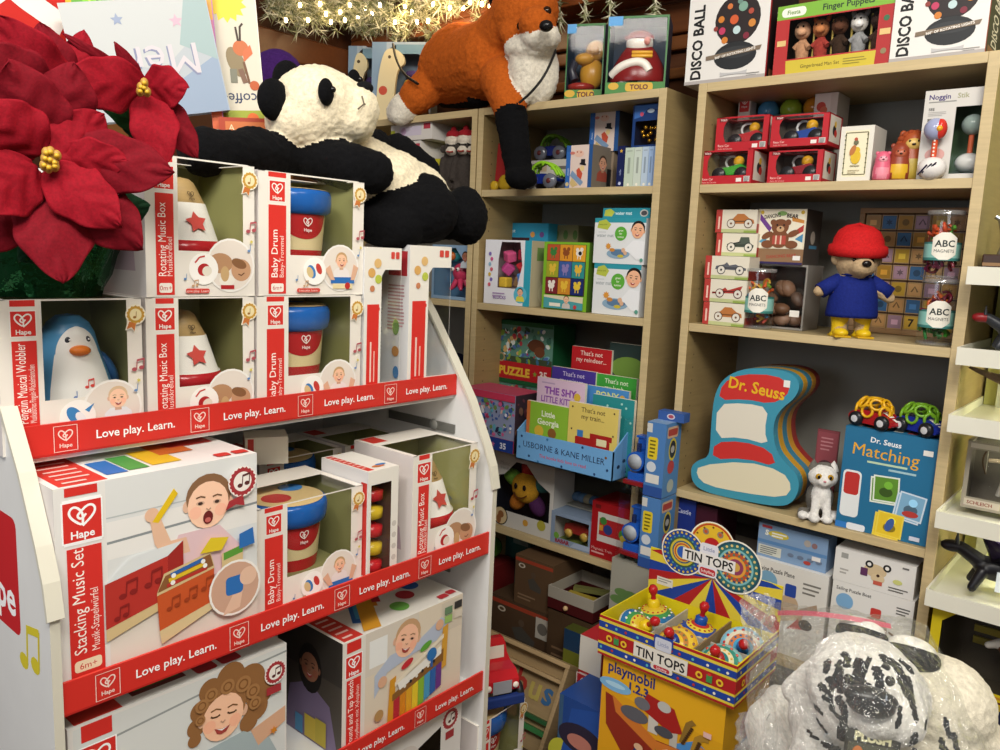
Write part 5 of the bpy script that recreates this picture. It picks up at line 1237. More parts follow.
# soft round hat with a floppy brim
k = MB(); prof = [(.056, .194), (.064, .196), (.068, .207), (.066, .221), (.058, .225), (.056, .238), (.047, .256), (.030, .268), (0, .273)]
seg = 40; vs = []; fs = []
for r, z in prof:
    for j in range(seg):
        g = 2*PI*j/seg; vs.append(s_(r*(1+.02*(j % 2))*math.cos(g), r*.95*(1+.02*(j % 2))*math.sin(g)+.004, z+.004*math.sin(g)))
for i in range(len(prof)-1):
    for j in range(seg): fs.append((i*seg+j, i*seg+(j+1) % seg, (i+1)*seg+(j+1) % seg, (i+1)*seg+j))
k.add(vs, fs, RD, True); k.build('knitted_cap', t, solid=.003)
for q in (-1, 1):
    k = MB(); k.lathe([s_(*p) for p in ((.020, 0), (.021, .006), (.017, .012), (.018, .03), (.022, .05), (.0225, .052), (.019, .052))], YB, s_(q*.027, -.002, 0), seg=22); k.ell(s_(q*.027, -.016, .010), s_(.018, .024, .012), YB); k.box(*s_(q*.027-.019, q*.027+.019, -.038, .018, 0, .004), plas('#c9a01c', .4)); k.build('boot', t)
    k = MB(); k.ell(s_(q*.020, -.042, .186), s_(.005, .004, .005), plas('#24160e', .1)); k.build('eye', t)
    k = MB(); k.ell(s_(q*.046, .004, .188), s_(.014, .010, .016), TAN); k.build('ear', t)
k = MB(); k.ell(s_(0, -.067, .178), s_(.011, .007, .008), plas('#18120f', .2)); k.build('nose', t)
# ---- tray of picture blocks behind the bear
BY = 1.975
t = thing('block_tray', 'wooden tray of picture blocks standing behind the bear', 'tray', (P(905, 300, Y=BY).x, BY, S2)); ox = t.location.x
TW_ = .235; TH = .285
mb = MB(); wd = m('#a8845c', .5, 'wood')
for a in ((-TW_/2, TW_/2, 0, .028, 0, .012), (-TW_/2, TW_/2, 0, .028, TH-.012, TH), (-TW_/2, -TW_/2+.012, 0, .028, .012, TH-.012), (TW_/2-.012, TW_/2, 0, .028, .012, TH-.012)): mb.box(*a, wd)
mb.build('frame', t, bevel=.0015); MB().box(-TW_/2+.012, TW_/2-.012, .022, .026, .012, TH-.012, m('#5c4030', .6, 'wood')).build('back', t)
rows = 7; cw = .0345
for i in range(rows+0): 
    if i: MB().box(-TW_/2+.012, TW_/2-.012, .001, .022, .012+i*.0373-.0030, .012+i*.0373-.0004, m('#4a3020', .5, 'wood')).build('slat', t)
rb = random.Random(3)
CC = [('yellow', '#c9a43c'), ('blue', '#3c6a9a'), ('mauve', '#a8889a'), ('tan', '#b98f5c'), ('ochre', '#b88a34')]
for i in range(rows):
    for j in range(6):
        if j < 2 and 1 < i < 6: pass
        nm, c = CC[(i*2+j*3+rb.randrange(2)) % 5]
        if i == 0 and j == 3: nm, c = CC[0]
        x = -TW_/2+.0145+cw*j+cw/2-.001; z = .0122+i*.0373
        if not (P.__call__ and True): pass
        mb = MB(); mb.box(-cw/2+.001, cw/2-.001, 0, .018, 0, .0335, m('#b9986a', .5)); F = Face(mb, (-cw/2+.001, 0, 0), (1, 0, 0), (0, 0, 1), cw-.002, .0335)
        F.rect(.06, .06, .94, .94, c); F.rect(.12, .12, .88, .88, shade(c, 1.1)) if (i+j) % 2 else None
        if i == 0 and j == 3: F.text('7', .5, .5, .5, '#2a2018', 0, .03)
        elif (i*3+j) % 4 == 0: F.circ(.5, .5, .22, shade(c, .7)); 
        elif (i*3+j) % 4 == 1: F.line([(.3, .35), (.5, .7), (.7, .35)], .1, shade(c, .65))
        elif (i*3+j) % 4 == 2: F.rect(.28, .3, .72, .65, shade(c, 1.35))
        else: F.star(.5, .5, .25, shade(c, .7), 6)
        rown = ['bottom', 'second', 'third', 'middle', 'fifth', 'sixth', 'top'][i]
        o = mb.build('picture_block', None, (ox+x, BY+.003, S2+z))
        tag(o, '%s block, %s row of the wooden tray, number %s from the jars' % (nm, rown, ['six', 'five', 'four', 'three', 'two', 'one'][j]) if not (i == 0 and j == 3) else 'yellow block with the numeral 7, bottom row of the tray behind the bear', 'block', 'picture blocks in the wooden tray')

# ---- third shelf: shaped tins, cat, game box, rattle cars
def outline(pts): return smooth2(pts+[pts[0]], 2)[:-1]
px = [(690, 472), (692, 488), (705, 497), (740, 505), (778, 512), (792, 508), (799, 494), (797, 480), (785, 468), (775, 455), (772, 432), (778, 416), (796, 402), (800, 388), (790, 377), (765, 373), (740, 374), (722, 384), (714, 400), (711, 425), (710, 448), (708, 462), (697, 465)]
TYf = 1.775
ol = [P(u, v, Y=TYf) for u, v in px]; zmin = min(p.z for p in ol)
cxm = sum(p.x for p in ol)/len(ol)
loc = [(p.x-cxm, p.z-zmin) for p in ol]
for i, (edge, lab) in enumerate((('#3d8fa8', 'front of the row'), ('#c8962c', 'second in the row'), ('#3d7f98', 'third in the row'), ('#c8902c', 'fourth in the row'), ('#9a2c28', 'last of the row, against the case back'))):
    mb = MB(); sm = outline(loc)
    y0 = 0; mb.prism(sm, y0, .026, m('#3d8fa8', .35) if i == 0 else m(edge, .4), m(edge, .35))
    W_t = max(x for x, z in loc)-min(x for x, z in loc); H_t = max(z for x, z in loc); x0 = min(x for x, z in loc)
    if i == 0:
        F = Face(mb, (x0, 0, 0), (1, 0, 0), (0, 0, 1), W_t, H_t)
        def fx(u, v): p = P(u, v, Y=TYf); return ((p.x-cxm-x0)/W_t, (p.z-zmin)/H_t)
        def pp(pts, c, it=1):
            q = [fx(*a) for a in pts]; F.poly(smooth2(q+[q[0]], it)[:-1] if it else q, c)
        pp([(722, 388), (740, 379), (775, 380), (790, 390), (786, 402), (770, 409), (745, 404), (718, 405)], '#c4302c')
        pp([(717, 409), (745, 408), (768, 413), (764, 436), (768, 450), (740, 442), (715, 443)], '#dcd6c6')
        pp([(714, 447), (742, 446), (770, 455), (776, 472), (745, 463), (712, 464)], '#c4302c')
        pp([(698, 470), (745, 466), (782, 476), (792, 492), (784, 503), (745, 498), (706, 490), (696, 480)], '#dcd3b6')
        c0 = fx(756, 393); F.text('Dr. Seuss', c0[0], c0[1], .082, '#e0b020', -5, .04, 'C', .50)
        F.rect(*fx(783, 392), *fx(790, 386), '#e6e6e0')
    o = mb.build('shaped_tin', None, (cxm, TYf+.0275*i, S3)); tag(o, ('curvy red and cream striped tin with yellow title, ' if i == 0 else 'curvy shaped tin behind the striped one, ')+lab, 'tin', 'curvy shaped tins')
# cat
cx_ = P(819, 510, Y=1.785).x; ch = P(819, 458, Y=1.785).z-S3
t = thing('plush_cat', 'small sitting white and grey plush cat beside the blue game box', 'plush toy', (cx_, 1.785, S3), .45)
k_ = ch/.125; WF = fur('#dcd9d4'); GF = fur('#6a6660')
def c_(*a): return tuple(q*k_ for q in a)
blob('body', [('e', c_(0, .012, .040), c_(.027, .030, .036), None, GF), ('e', c_(0, -.006, .050), c_(.019, .02, .028), None, WF), ('e', c_(0, -.006, .090), c_(.029, .024, .024), None, WF), ('e', c_(.004, .004, .104), c_(.022, .018, .014), None, GF), ('e', c_(0, -.026, .084), c_(.013, .010, .010), None, WF), ('c', c_(-.010, -.016, .045), .0085*k_, c_(-.012, -.024, .010), .0085*k_, WF), ('c', c_(.010, -.016, .045), .0085*k_, c_(.012, -.024, .010), .0085*k_, WF), ('e', c_(-.012, -.030, .008), c_(.011, .015, .009), None, WF), ('e', c_(.012, -.030, .008), c_(.011, .015, .009), None, WF), ('e', c_(-.030, -.006, .010), c_(.012, .018, .011), None, GF), ('e', c_(.030, -.006, .010), c_(.012, .018, .011), None, WF), ('e', c_(-.033, -.020, .009), c_(.010, .012, .009), None, WF)], t, .0028, 4, fuzz=.0005)
for q in (-1, 1):
    k = MB(); k.lathe([(.011*k_, 0), (.007*k_, .011*k_), (.0, .021*k_)], WF if q > 0 else GF, c_(q*.019, .0, .103), seg=12); k.build('ear', t)
    k = MB(); k.ell(c_(q*.011, -.027, .094), c_(.0062, .004, .0062), plas('#b58a1c', .05)); o = k.build('eye', t); k = MB(); k.ell(c_(q*.011, -.0305, .094), c_(.0028, .0016, .004), plas('#0c0a08', .05)); k.build('pupil', o)
k = MB(); k.ell(c_(0, -.036, .087), c_(.003, .002, .002), m('#c8808a')); k.build('nose', t)
sb('booklet', 'dull red booklet leaning at the back between the cat and game box', 'book', 816, 838, 448, 430, S3, 1.90, .006, '#7a3a40', lambda F: (F.rect(.05, .03, .95, .97, '#8a424a'), F.lines(.2, .9, .8, 4, .05, .02, '#b5767c'), F.circ(.5, .5, .1, '#4a2a30')))
# matching game
def mg(F):
    F.text('Dr. Seuss', .46, .90, .05, '#e6e8ea', -3, .03, 'C', .38); F.text('Matching', .47, .79, .115, '#e0a428', -2, .028, 'C', .88); F.lines(.28, .70, .9, 1, .03, .02, '#b9d0b0'); F.lines(.52, .655, .94, 1, .03, .02, '#9fc0c8'); F.rect(.86, .84, .96, .89, '#e9e6e0')
    # plain red and white shape at the side
    F.rrect(.03, .12, .24, .58, '#dfe3e4', .04); F.rrect(.05, .34, .22, .56, '#b8302c', .03)
    def card(x, y, w, h, r, c1, c2, sh=1):
        for k_, (dx, dy) in enumerate(((-.03, -.02), (0, 0))):
            cr, sr = math.cos(r), math.sin(r); a = F.a()
            def q(px_, py_): return (x+dx+(px_*cr-py_*sr)*a, y+dy+px_*sr+py_*cr)
            for g, c in ((1, c1), (.88, c2)): F.poly([q(-w*g, -h*g), (q(w*g, -h*g)), q(w*g, h*g), q(-w*g, h*g)], c)
        F.circ(x, y-.03, h*.4, shade(c2, .6), 1.2, .9); F.circ(x+.02, y+.04, h*.3, shade(c2, 1.3))
    card(.52, .46, .115, .125, .05, '#dfe6da', '#5a8a2c'); card(.80, .34, .115, .125, -.12, '#c9d8e6', '#7aa8c8'); F.circ(.80, .27, .05, '#b03a34', 1.4, .6); card(.60, .13, .115, .115, -.05, '#e6cf4a', '#e0c02c'); F.circ(.60, .13, .05, '#3a5a9a', .7, 1.4, rot=-20)
    F.rect(.0, .0, .13, .06, '#2f76c0'); F.rrect(.13, .0, .34, .065, '#dfe3ea', .02); F.rect(.82, .03, .93, .07, '#c9cfe0')
sb('matching_game_carton', 'blue matching game box standing on the third shelf', 'carton', 839, 933, 490, 432, S3, 1.765, .085, '#236a92', mg, tart=lambda F: [F.rect(.05+.15*i, .2, .15+.15*i, .8, c) for i, c in enumerate(('#c9c9c4', '#8a6a4c', '#d8c03c', '#b8b8b0', '#8a3a3a', '#c9cfe0'))], rart=lambda F: F.rect(0, 0, 1, 1, '#1f5c80'))
zg = P(886, 432, Y=1.765).z
def rattlecar(name, label, u, v, Y, z, body, cage, s, rz, wheel='#1c1c20', hub='#c9c9cc', group='toy cars with open mesh tops', stripe='#e6e2dc'):
    c = P(u, v, Y=Y); t = thing(name, label, 'toy car', (c.x, Y, z), rz, group)
    b = plas(body, .15); cg = plas(cage, .25)
    mb = MB(); mb.prism(smooth2([(-.050*s, .012*s), (-.052*s, .026*s), (-.030*s, .038*s), (.012*s, .038*s), (.046*s, .026*s), (.056*s, .014*s), (.050*s, .008*s), (-.04*s, .008*s), (-.050*s, .012*s)], 2)[:-1], -.027*s, .027*s, b)
    o = mb.build('car_body', t, bevel=.008*s)
    mb = MB(); mb.add([(-.0*s+.02*s, -.008*s, .0372*s), (.053*s, -.008*s, .0212*s), (.053*s, .008*s, .0212*s), (.02*s, .008*s, .0372*s)], [(0, 1, 2, 3)], m(stripe)); mb.build('bonnet_stripe', o)
    # open mesh dome of rings
    mb = MB(); R = .031*s; rings = [(0, 90)]+[(a, 40) for a in range(0, 360, 60)]+[(a+30, 6) for a in range(0, 360, 60)]
    for a, e in rings:
        a, e = math.radians(a), math.radians(e); n = Vector((math.cos(e)*math.cos(a)*1.25, math.cos(e)*math.sin(a)*.9, math.sin(e)*.95)); cc = n*R+Vector((-.006*s, 0, .034*s)); nn = n.normalized(); p = nn.orthogonal().normalized(); q = nn.cross(p)
        mb.tube([cc+(p*math.cos(g*PI/6)+q*math.sin(g*PI/6))*R*.42 for g in range(12)], .0034*s, cg, 6, True)
    mb.build('mesh_top', t)
    for x in (-.030, .032):
        for y in (-.029, .029):
            k = MB(); M_ = Matrix.Translation((x*s, y*s, .0165*s)) @ Matrix.Rotation(PI/2, 4, 'X'); k.lathe([(0, -.007*s), (.014*s, -.007*s), (.0165*s, -.003*s), (.0165*s, .003*s), (.014*s, .007*s), (0, .007*s)], plas(wheel, .3), M=M_, seg=22); k.lathe([(.008*s, .0075*s), (.0, .0085*s)], plas(hub, .1), M=M_, seg=14); k.lathe([(.0, -.0085*s), (.008*s, -.0075*s)], plas(hub, .1), M=M_, seg=14); k.build('wheel', t)
    return t
rattlecar('mesh_top_car', 'red toy car with a yellow mesh top, on the game box', 876, 420, 1.80, zg+.0005, '#a01c22', '#d8a41c', .95, -.30)
rattlecar('mesh_top_car', 'blue toy car with a green mesh top, on the game box', 922, 425, 1.805, zg+.0005, '#1c2c8a', '#6a9a24', .95, -.42)

# ---- low shelf of the right-hand case
S5 = .56
sb('navy_carton', 'navy blue carton against the case side on the low shelf', 'carton', 673, 694, 530, 499, S5, 1.775, .12, '#1c2f7a', lambda F: (F.text('Castle', .1, .9, .04, '#c9cfe6', 0, 0, 'L', .7), F.note(.25, .6, .03, '#b9c0e0')))
sb('plum_carton', 'dark plum carton with pale stripes beside the navy one', 'carton', 693, 716, 530, 506, S5, 1.78, .12, '#3c1424', lambda F: [F.rect(.3+.22*i, .45, .38+.22*i, .78, '#a88a6a') for i in range(3)])
sb('grey_carton', 'low grey carton at the back of the low shelf', 'carton', 715, 762, 560, 535, S5, 1.90, .10, '#5c5852', lambda F: [F.circ(.15+.2*i, .8, .06, '#4a3a34', 1.5, .7) for i in range(4)])
def wp1(F):
    F.text('Flying Puzzle Plane', .06, .90, .05, '#3a3a3a', 0, .015, 'L', .5); F.circ(.20, .77, .11, '#7aa8c8'); F.lines(.68, .86, .92, 3, .05, .02, '#7a7874')
    F.poly([(.30, .55), (.45, .62), (.72, .5), (.7, .42), (.45, .46)], '#b9a088'); F.circ(.52, .58, .10, '#c0a78c'); F.rrect(.45, .66, .60, .80, '#2c4aa0', .02); F.poly([(.26, .40), (.6, .5), (.62, .42), (.3, .32)], '#d2c0a4'); F.poly([(.52, .30), (.66, .45), (.72, .34)], '#b03a34'); F.circ(.76, .40, .06, '#2a2624', 1.2, 1); F.poly([(.66, .56), (.88, .66), (.9, .6), (.7, .5)], '#a8907a'); F.poly([(.28, .6), (.45, .5), (.4, .47)], '#7a3a34')
def wp2(F):
    F.rect(.08, .72, .17, .88, '#9a9a96'); F.lines(.08, .4, .2, 2, .1, .05, '#a9a6a2'); F.circ(.52, .58, .22, '#cbb692', 1.4, .9); F.circ(.44, .74, .11, '#202022'); F.circ(.44, .74, .055, '#e6e4e0'); F.circ(.66, .74, .11, '#202022'); F.circ(.66, .74, .055, '#e6e4e0'); F.rrect(.34, .36, .43, .6, '#5a3058', .02); F.circ(.56, .38, .17, '#d2bd98', 1.1, .8); F.circ(.56, .46, .045, '#3a2018'); F.rect(.51, .18, .62, .30, '#c05a48'); F.circ(.80, .42, .09, '#c6c87a', 1.4, .8); F.lines(.84, .9, .95, 1, .05, .05, '#6a6866'); F.lines(.70, .24, .96, 2, .08, .03, '#5a5856')
def wp3(F):
    F.text('Sailing Puzzle Boat', .05, .93, .035, '#3a3a3a', 0, .015, 'L', .44); F.circ(.17, .80, .085, '#7aa8d0'); F.lines(.80, .90, .96, 3, .03, .014, '#5a5856'); F.rrect(.50, .72, .63, .82, '#c03a34', .02); F.rrect(.46, .54, .72, .72, '#a89686', .03); F.circ(.58, .64, .03, '#2a1c18'); F.poly([(.25, .70), (.42, .62), (.44, .58), (.28, .64)], '#9aae4a'); F.poly([(.40, .54), (.90, .56), (.84, .40), (.5, .38)], '#a08e7c'); F.line([(.74, .62), (.9, .56)], .02, '#6a4a38'); F.poly([(.3, .2), (.95, .3), (.95, .1), (.3, .05)], '#c9b89c')
WB = '#dedcd8'
sb('puzzle_carton', 'white carton picturing a blue-knobbed wooden plane, under the light blue pack', 'carton', 752, 828, 590, 566, S5, 1.772, .15, WB, wp1, group='white cartons of wooden puzzle toys')
zl = P(790, 570, Y=1.772).z
sb('puzzle_carton', 'tall white carton picturing a red-topped wooden boat, under the flat carton', 'carton', 830, 914, 610, 590, S5, 1.768, .16, WB, wp3, h=P(830, 578, Y=1.768).z-S5, group='white cartons of wooden puzzle toys')
zr = P(830, 578, Y=1.768).z
sb('puzzle_carton', 'flat white carton with two black rings, on the tall boat carton', 'carton', 833, 916, 575, 560, zr+.0005, 1.768, .16, WB, wp2, h=P(833, 546, Y=1.768).z-zr, tart=lambda F: F.rrect(.35, .4, .5, .7, '#8a3a34', .05), group='white cartons of wooden puzzle toys')
def sp(F):
    F.rect(0, 0, 1, 1, '#7f9cc0'); F.rect(0, .42, 1, .52, '#5a86b8'); F.circ(.30, .74, .15, '#c9b83c', 2.0, .75); F.text('S', .13, .75, .15, '#e9e9e0', -3, .05); F.lines(.2, .79, .44, 2, .08, .045, '#e9e9e0'); F.rect(.05, .88, .2, .96, '#a83a44'); F.circ(.72, .72, .10, '#a8a09a'); F.circ(.82, .70, .08, '#8a6a6a'); F.rect(.02, .08, .36, .36, '#cfd2c9'); F.lines(.05, .32, .32, 4, .06, .03, '#7a7f80')
    for x in (.50, .64, .78, .9): F.circ(x, .26, .07, '#6a7a94', 1.3, .8)
    F.circ(.74, .16, .08, '#b0423c', 1.3, .7); F.rect(.8, .28, .92, .40, '#e6e4e4')
sb('blue_pack', 'light blue pack with a yellow oval, lying on the plane carton', 'carton', 757, 828, 548, 536, S5+.0005+(P(790, 566, Y=1.772).z-S5), 1.785, .06, '#7f9cc0', sp, h=.080)
# ================================================================== middle case
# two boxed figures on its top, turned towards the aisle
def boxfig(label, u, v, vt, wpx, rz, Y, kind):
    c = P(u, v, Y=Y); h = P(u, vt, Y=Y).z-ZT; k_ = (c-CAM).dot(CF)/797; w = wpx*k_
    t = thing('boxed_soft_toy', label, 'boxed toy', (c.x, Y, ZT), rz, 'green-based window boxes on the case top'); d = .10
    def art(F):
        F.rect(0, 0, 1, .15, '#3c7a34'); F.rrect(.34, .03, .80, .145, '#c9a02c', .04); F.text('TOLO', .57, .088, .062, '#5a1c14', 0, .04); F.circ(.14, .10, .06, '#c9a02c', 1.2, .8); F.rect(0, .88, .24, 1, '#5a9fd8')
    windowbox(t, w, d, h, [(.03, .15), (.97, .15), (.97, .97), (.25, .97), (.22, .88), (.03, .88)], '#2c6a2c', '#24384e', art, lart=lambda F: (F.rect(0, 0, 1, 1, '#2c4a7a'), F.rect(0, .75, 1, 1, '#5a9fd8'), F.rect(0, .15, 1, .62, '#c9c9e0'), F.rect(0, 0, 1, .15, '#3c7a34')), rart=lambda F: F.rect(0, 0, 1, 1, '#24344e'))
    if kind == 0:
        y = plas('#b9862c', .3); mb = MB(); mb.ell((.012, .05, h*.40), (.033, .028, .042), y); mb.ell((.02, .045, h*.70), (.027, .026, .027), y); mb.ell((-.006, .03, h*.58), (.026, .022, .016), y); mb.ell((.022, .02, h*.68), (.014, .012, .010), y)
        mb.build('bear_figure', t); k = MB(); k.tube([(-.03, .03, h*.56), (-.042, .035, h*.44), (-.03, .03, h*.3)], .012, plas('#2c2c38', .3), 10); k.build('arm', t)
        k = MB(); k.lathe([(.030, 0), (.036, .004), (.036, .014), (.028, .018)], plas('#8a2a24', .25), (-.012, .03, h*.155), seg=24); k.build('base_ring', t)
    else:
        rd = plas('#7a1c1c', .25); wh = plas('#e9e2d6', .3); mb = MB()
        mb.lathe([(.070, 0), (.074, .012), (.062, .045), (.045, .075), (.034, .088)], rd, (0, .045, h*.17), seg=32); mb.v = [(x, (y-.045)*.7+.045, z) for x, y, z in mb.v]; mb.build('body_figure', t)
        k = MB(); k.ell((0, .042, h*.70), (.034, .030, .030), wh); k.ell((.022, .016, h*.70), (.008, .008, .010), plas('#c9786a')); k.build('head', t)
        k = MB(); k.ell((0, .044, h*.755), (.036, .032, .022), rd, z0=0); k.tube([(-.034, .03, h*.76), (0, .008, h*.755), (.034, .03, h*.76)], .005, rd, 8); k.build('cap', t)
        k = MB(); 
        for z in (.50, .545): k.tube([(-.012, .008, h*z), (.012, .002, h*z-.002), (.036, .014, h*z)], .0045, plas('#d8a02c', .25), 8)
        k.build('buckle', t); k = MB(); k.tube(smooth2([(-.062, .02, h*.26), (-.04, -.0+.006, h*.36), (-.005, .004, h*.42), (.02, .004, h*.40), (.032, .006, h*.30)], 2), 0.011, wh, 10); k.build('white_trim', t)
        for x in (-.03, .02): k = MB(); k.ell((x, .02, h*.185), (.018, .016, .012), wh); k.build('foot', t)
    return t
boxfig('green-based window box with a yellow bear figure, beside the fox', 585, 55, 24, 38, .42, 1.80, 0)
boxfig('green-based window box with a red-capped round figure, at the case corner', 637, 50, 16, 60, .42, 1.78, 1)

# upper shelf
t = thing('toy_pull_cart', 'red upright toy with a yellow wheel, half hidden by the fox leg', 'toy', (P(503, 170, Y=1.80).x, 1.80, S1))
k = MB(); k.prism([(-.03, .02), (.012, .02), (.012, .13), (-.022, .135)], 0, .05, plas('#9c2428', .3)); k.build('body', t, bevel=.004)
for x, r in ((.018, .022), (-.022, .014)):
    k = MB(); k.lathe([(0, -.006), (r, -.006), (r, .006), (r*.4, .008), (0, .008)], plas('#c9a428', .3), M=Matrix.Translation((x, -.008, r)) @ Matrix.Rotation(PI/2, 4, 'X'), seg=24); k.build('wheel', t)
def wcar(label, u, v, Y, z, s, rz, cage):
    t = thing('bubble_car', label, 'toy car', (P(u, v, Y=Y).x, Y, z), rz, 'blue cars with green cages'); b = plas('#16266e', .15)
    k = MB(); k.prism(smooth2([(-.048*s, .016*s), (-.046*s, .034*s), (0, .042*s), (.042*s, .036*s), (.05*s, .018*s), (0, .012*s), (-.048*s, .016*s)], 2)[:-1], -.028*s, .028*s, b); k.build('car_body', t, bevel=.008*s)
    k = MB(); g = plas(cage, .25)
    for q in (-.020, 0, .020): k.tube(smooth2([(-.040*s, q*s, .036*s), (-.030*s, q*.9*s, .066*s), (0, q*.8*s, .075*s), (.030*s, q*.9*s, .060*s), (.048*s, q*s, .036*s)], 2), .0042*s, g, 7)
    for x, zz in ((-.030, .064), (0, .073), (.028, .060)): k.tube([(x*s, -.022*s, (zz-.006)*s), (x*s, 0, zz*s), (x*s, .022*s, (zz-.006)*s)], .0040*s, g, 7)
    k.build('cage', t)
    for x in (-.032, .030):
        for y in (-.032, .032):
            k = MB(); M_ = Matrix.Translation((x*s, y*s, .020*s)) @ Matrix.Rotation(PI/2, 4, 'X'); sg = 1
            k.lathe([(0, -.008*s), (.018*s, -.008*s), (.0205*s, -.003*s), (.0205*s, .003*s), (.018*s, .008*s), (0, .008*s)], plas('#62646e', .1), M=M_, seg=22); k.ell((x*s, (y+(.009 if y > 0 else -.009))*s, .020*s), (.007*s, .003*s, .007*s), plas('#5a2a2a', .2)); k.build('wheel', t)
    return t
wcar('blue toy car with a green cage, standing on the shelf beside the fox foot', 546, 178, 1.785, S1, .98, .15, '#8ac02c')
for i, (z, lab) in enumerate(((0, 'small white carton, lower of two under the raised blue car'), (.048, 'small white carton directly under the raised blue car'))):
    sb('small_white_carton', lab, 'carton', 526, 577, 168, 0, S1+z+.0003*i, 1.90, .09, '#c9c6bc', lambda F: (F.rect(.06, .2, .2, .8, '#8a8a80'), F.rect(.28, .3, .42, .7, '#b9a88a'), F.rect(.55, .4, .9, .6, '#6a6a64')), h=.0475)
wcar('blue toy car with a green cage, raised on two small white cartons', 556, 140, 1.94, S1+.0965, 1.0, .15, '#6a9a2c')
def clown(F):
    F.rect(.17, 0, .86, 1, '#dcc9bf'); F.rect(0, 0, .17, 1, '#2f66b0'); F.rect(.86, 0, 1, 1, '#24508a'); F.rect(.0, .86, .17, 1, '#2a5a9a'); F.text('clown', .085, .3, .05, '#c9d8ec', 90, .01, 'L', .4); F.circ(.08, .10, .05, '#c9b88a')
    F.circ(.50, .80, .10, '#e0b9a6', 1.3, .8); F.circ(.42, .84, .02, '#b0604a'); F.circ(.56, .83, .02, '#b0604a'); F.circ(.24, .82, .06, '#c8786a', 1.2, .6)
    F.poly([(.18, .30), (.60, .05), (.70, .14), (.26, .42)], '#7a94b4'); F.poly([(.18, .12), (.30, .02), (.5, .08), (.26, .25)], '#c9b07a'); F.poly([(.42, .42), (.52, .48), (.66, .34), (.62, .20), (.46, .28)], '#c05038'); F.circ(.64, .46, .065, '#e0c890'); F.rect(.58, .55, .74, .67, '#1a1a1e'); F.poly([(.54, .55), (.78, .52), (.78, .56), (.54, .59)], '#1a1a1e')
G = 'clown picture cartons'
sb('clown_carton', 'clown picture carton at the front, blue edged, beside the blue car', 'carton', 566, 592, 166, 145, S1, 1.775, .10, '#5a5248', clown, group=G, rart=lambda F: (F.rect(0, 0, 1, 1, '#7a7064'), F.kid(.5, .6, .16, '#b98a70', '#4a3a30', '#9a4a3c', 'smile'), F.rect(.7, .0, .95, .5, '#1c1c20')))
hh = P(579, 145, Y=1.775).z-S1
sb('plain_carton', 'carton in shade behind the front clown carton', 'carton', 590, 613, 170, 150, S1, 1.865, .09, '#8a7a68', lambda F: (F.circ(.4, .85, .08, '#b98a70'), F.rect(.45, .2, .75, .65, '#16161a'), F.circ(.25, .4, .08, '#9a4a34')), h=hh*.93)
sb('clown_carton', 'clown picture carton raised on the shaded one, higher of the pair', 'carton', 590, 619, 128, 0, S1+hh*.93+.0005, 1.86, .09, '#5a5248', clown, h=P(604, 110, Y=1.86).z-(S1+hh*.93), group=G)
sb('navy_book', 'navy spine with a yellow star beside the pale books', 'book', 617, 624, 166, 146, S1, 1.785, .13, '#16204e', lambda F: (F.star(.5, .88, .05, '#d8a83c'), F.circ(.5, .1, .04, '#b9c0e0'), F.text('hello', .5, .3, .05, '#9aa6d0', 90, .01, 'L', .3)))
for i, (c, n) in enumerate((('#bccab9', 'pale green book, next to the navy spine'), ('#c4cfc4', 'pale green-grey book, second from the navy spine'), ('#b4c6d8', 'pale grey-blue book, middle of the row'), ('#9db7dc', 'light blue book, second from the case side'), ('#8aa9d8', 'light blue book, touching the case side'))):
    u = (624.5, 633.5, 641.5, 648, 653, 658.5); 
    def art(F, c=c, i=i): F.circ(.5, .07, .035, '#e9e6d8'); F.rect(.34, .35, .62, .75, shade(c, .78)); F.rect(.2, .9, .8, .93, shade(c, .85))
    x0 = P(u[i], 166, Y=1.785).x+.0004; x1 = P(u[i+1], 166, Y=1.785).x-.0004
    tag(carton('picture_book', None, None, x1-x0, .13, P(640, 147, Y=1.785).z-S1, ((x0+x1)/2, 1.785, S1), 0, c, art, parent=None), n, 'book', 'row of pale books')
hb2 = P(640, 147, Y=1.785).z-S1
t = thing('plush_ghost', 'small grey plush ghost toy behind the pale books', 'plush toy', (P(627, 140, Y=1.95).x, 1.95, S1))
gy = fur('#8a8a86'); blob('body', [('e', (0, 0, .09), (.030, .024, .09), None, gy), ('e', (.004, 0, .165), (.022, .02, .026), None, gy)], t, .004, 3)
for q in (-.5, .9): k = MB(); k.ell((q*.010, -.022, .165), (.004, .003, .005), plas('#1a1a1c')); k.build('eye', t)
t = thing('boxed_gold_figure', 'dark blue window box with gold tinsel toy, lying on the pale books', 'boxed toy', (P(649, 128, Y=1.80).x-.006, 1.80, S1+hb2+.0005))
windowbox(t, .085, .09, .105, [(.10, .06), (.93, .06), (.93, .62), (.10, .62)], '#1c3a70', '#14203c', lambda F: (F.poly([(.05, .68), (.3, .72), (.5, .9), (.95, .85), (.95, .98), (.05, .98)], '#3c6ab0'), F.circ(.3, .78, .05, '#c8506a'), F.circ(.6, .84, .06, '#b9c9d8', 1.6, .8)))
for i in range(16): k = MB(); k.ell((-.028+.056*rnd.random(), .02+.02*rnd.random(), .012+.045*rnd.random()), .0055, m('#c9962c', .2, 'plas', .8), seg=8, ring=6); k.build('tinsel_ball', t)

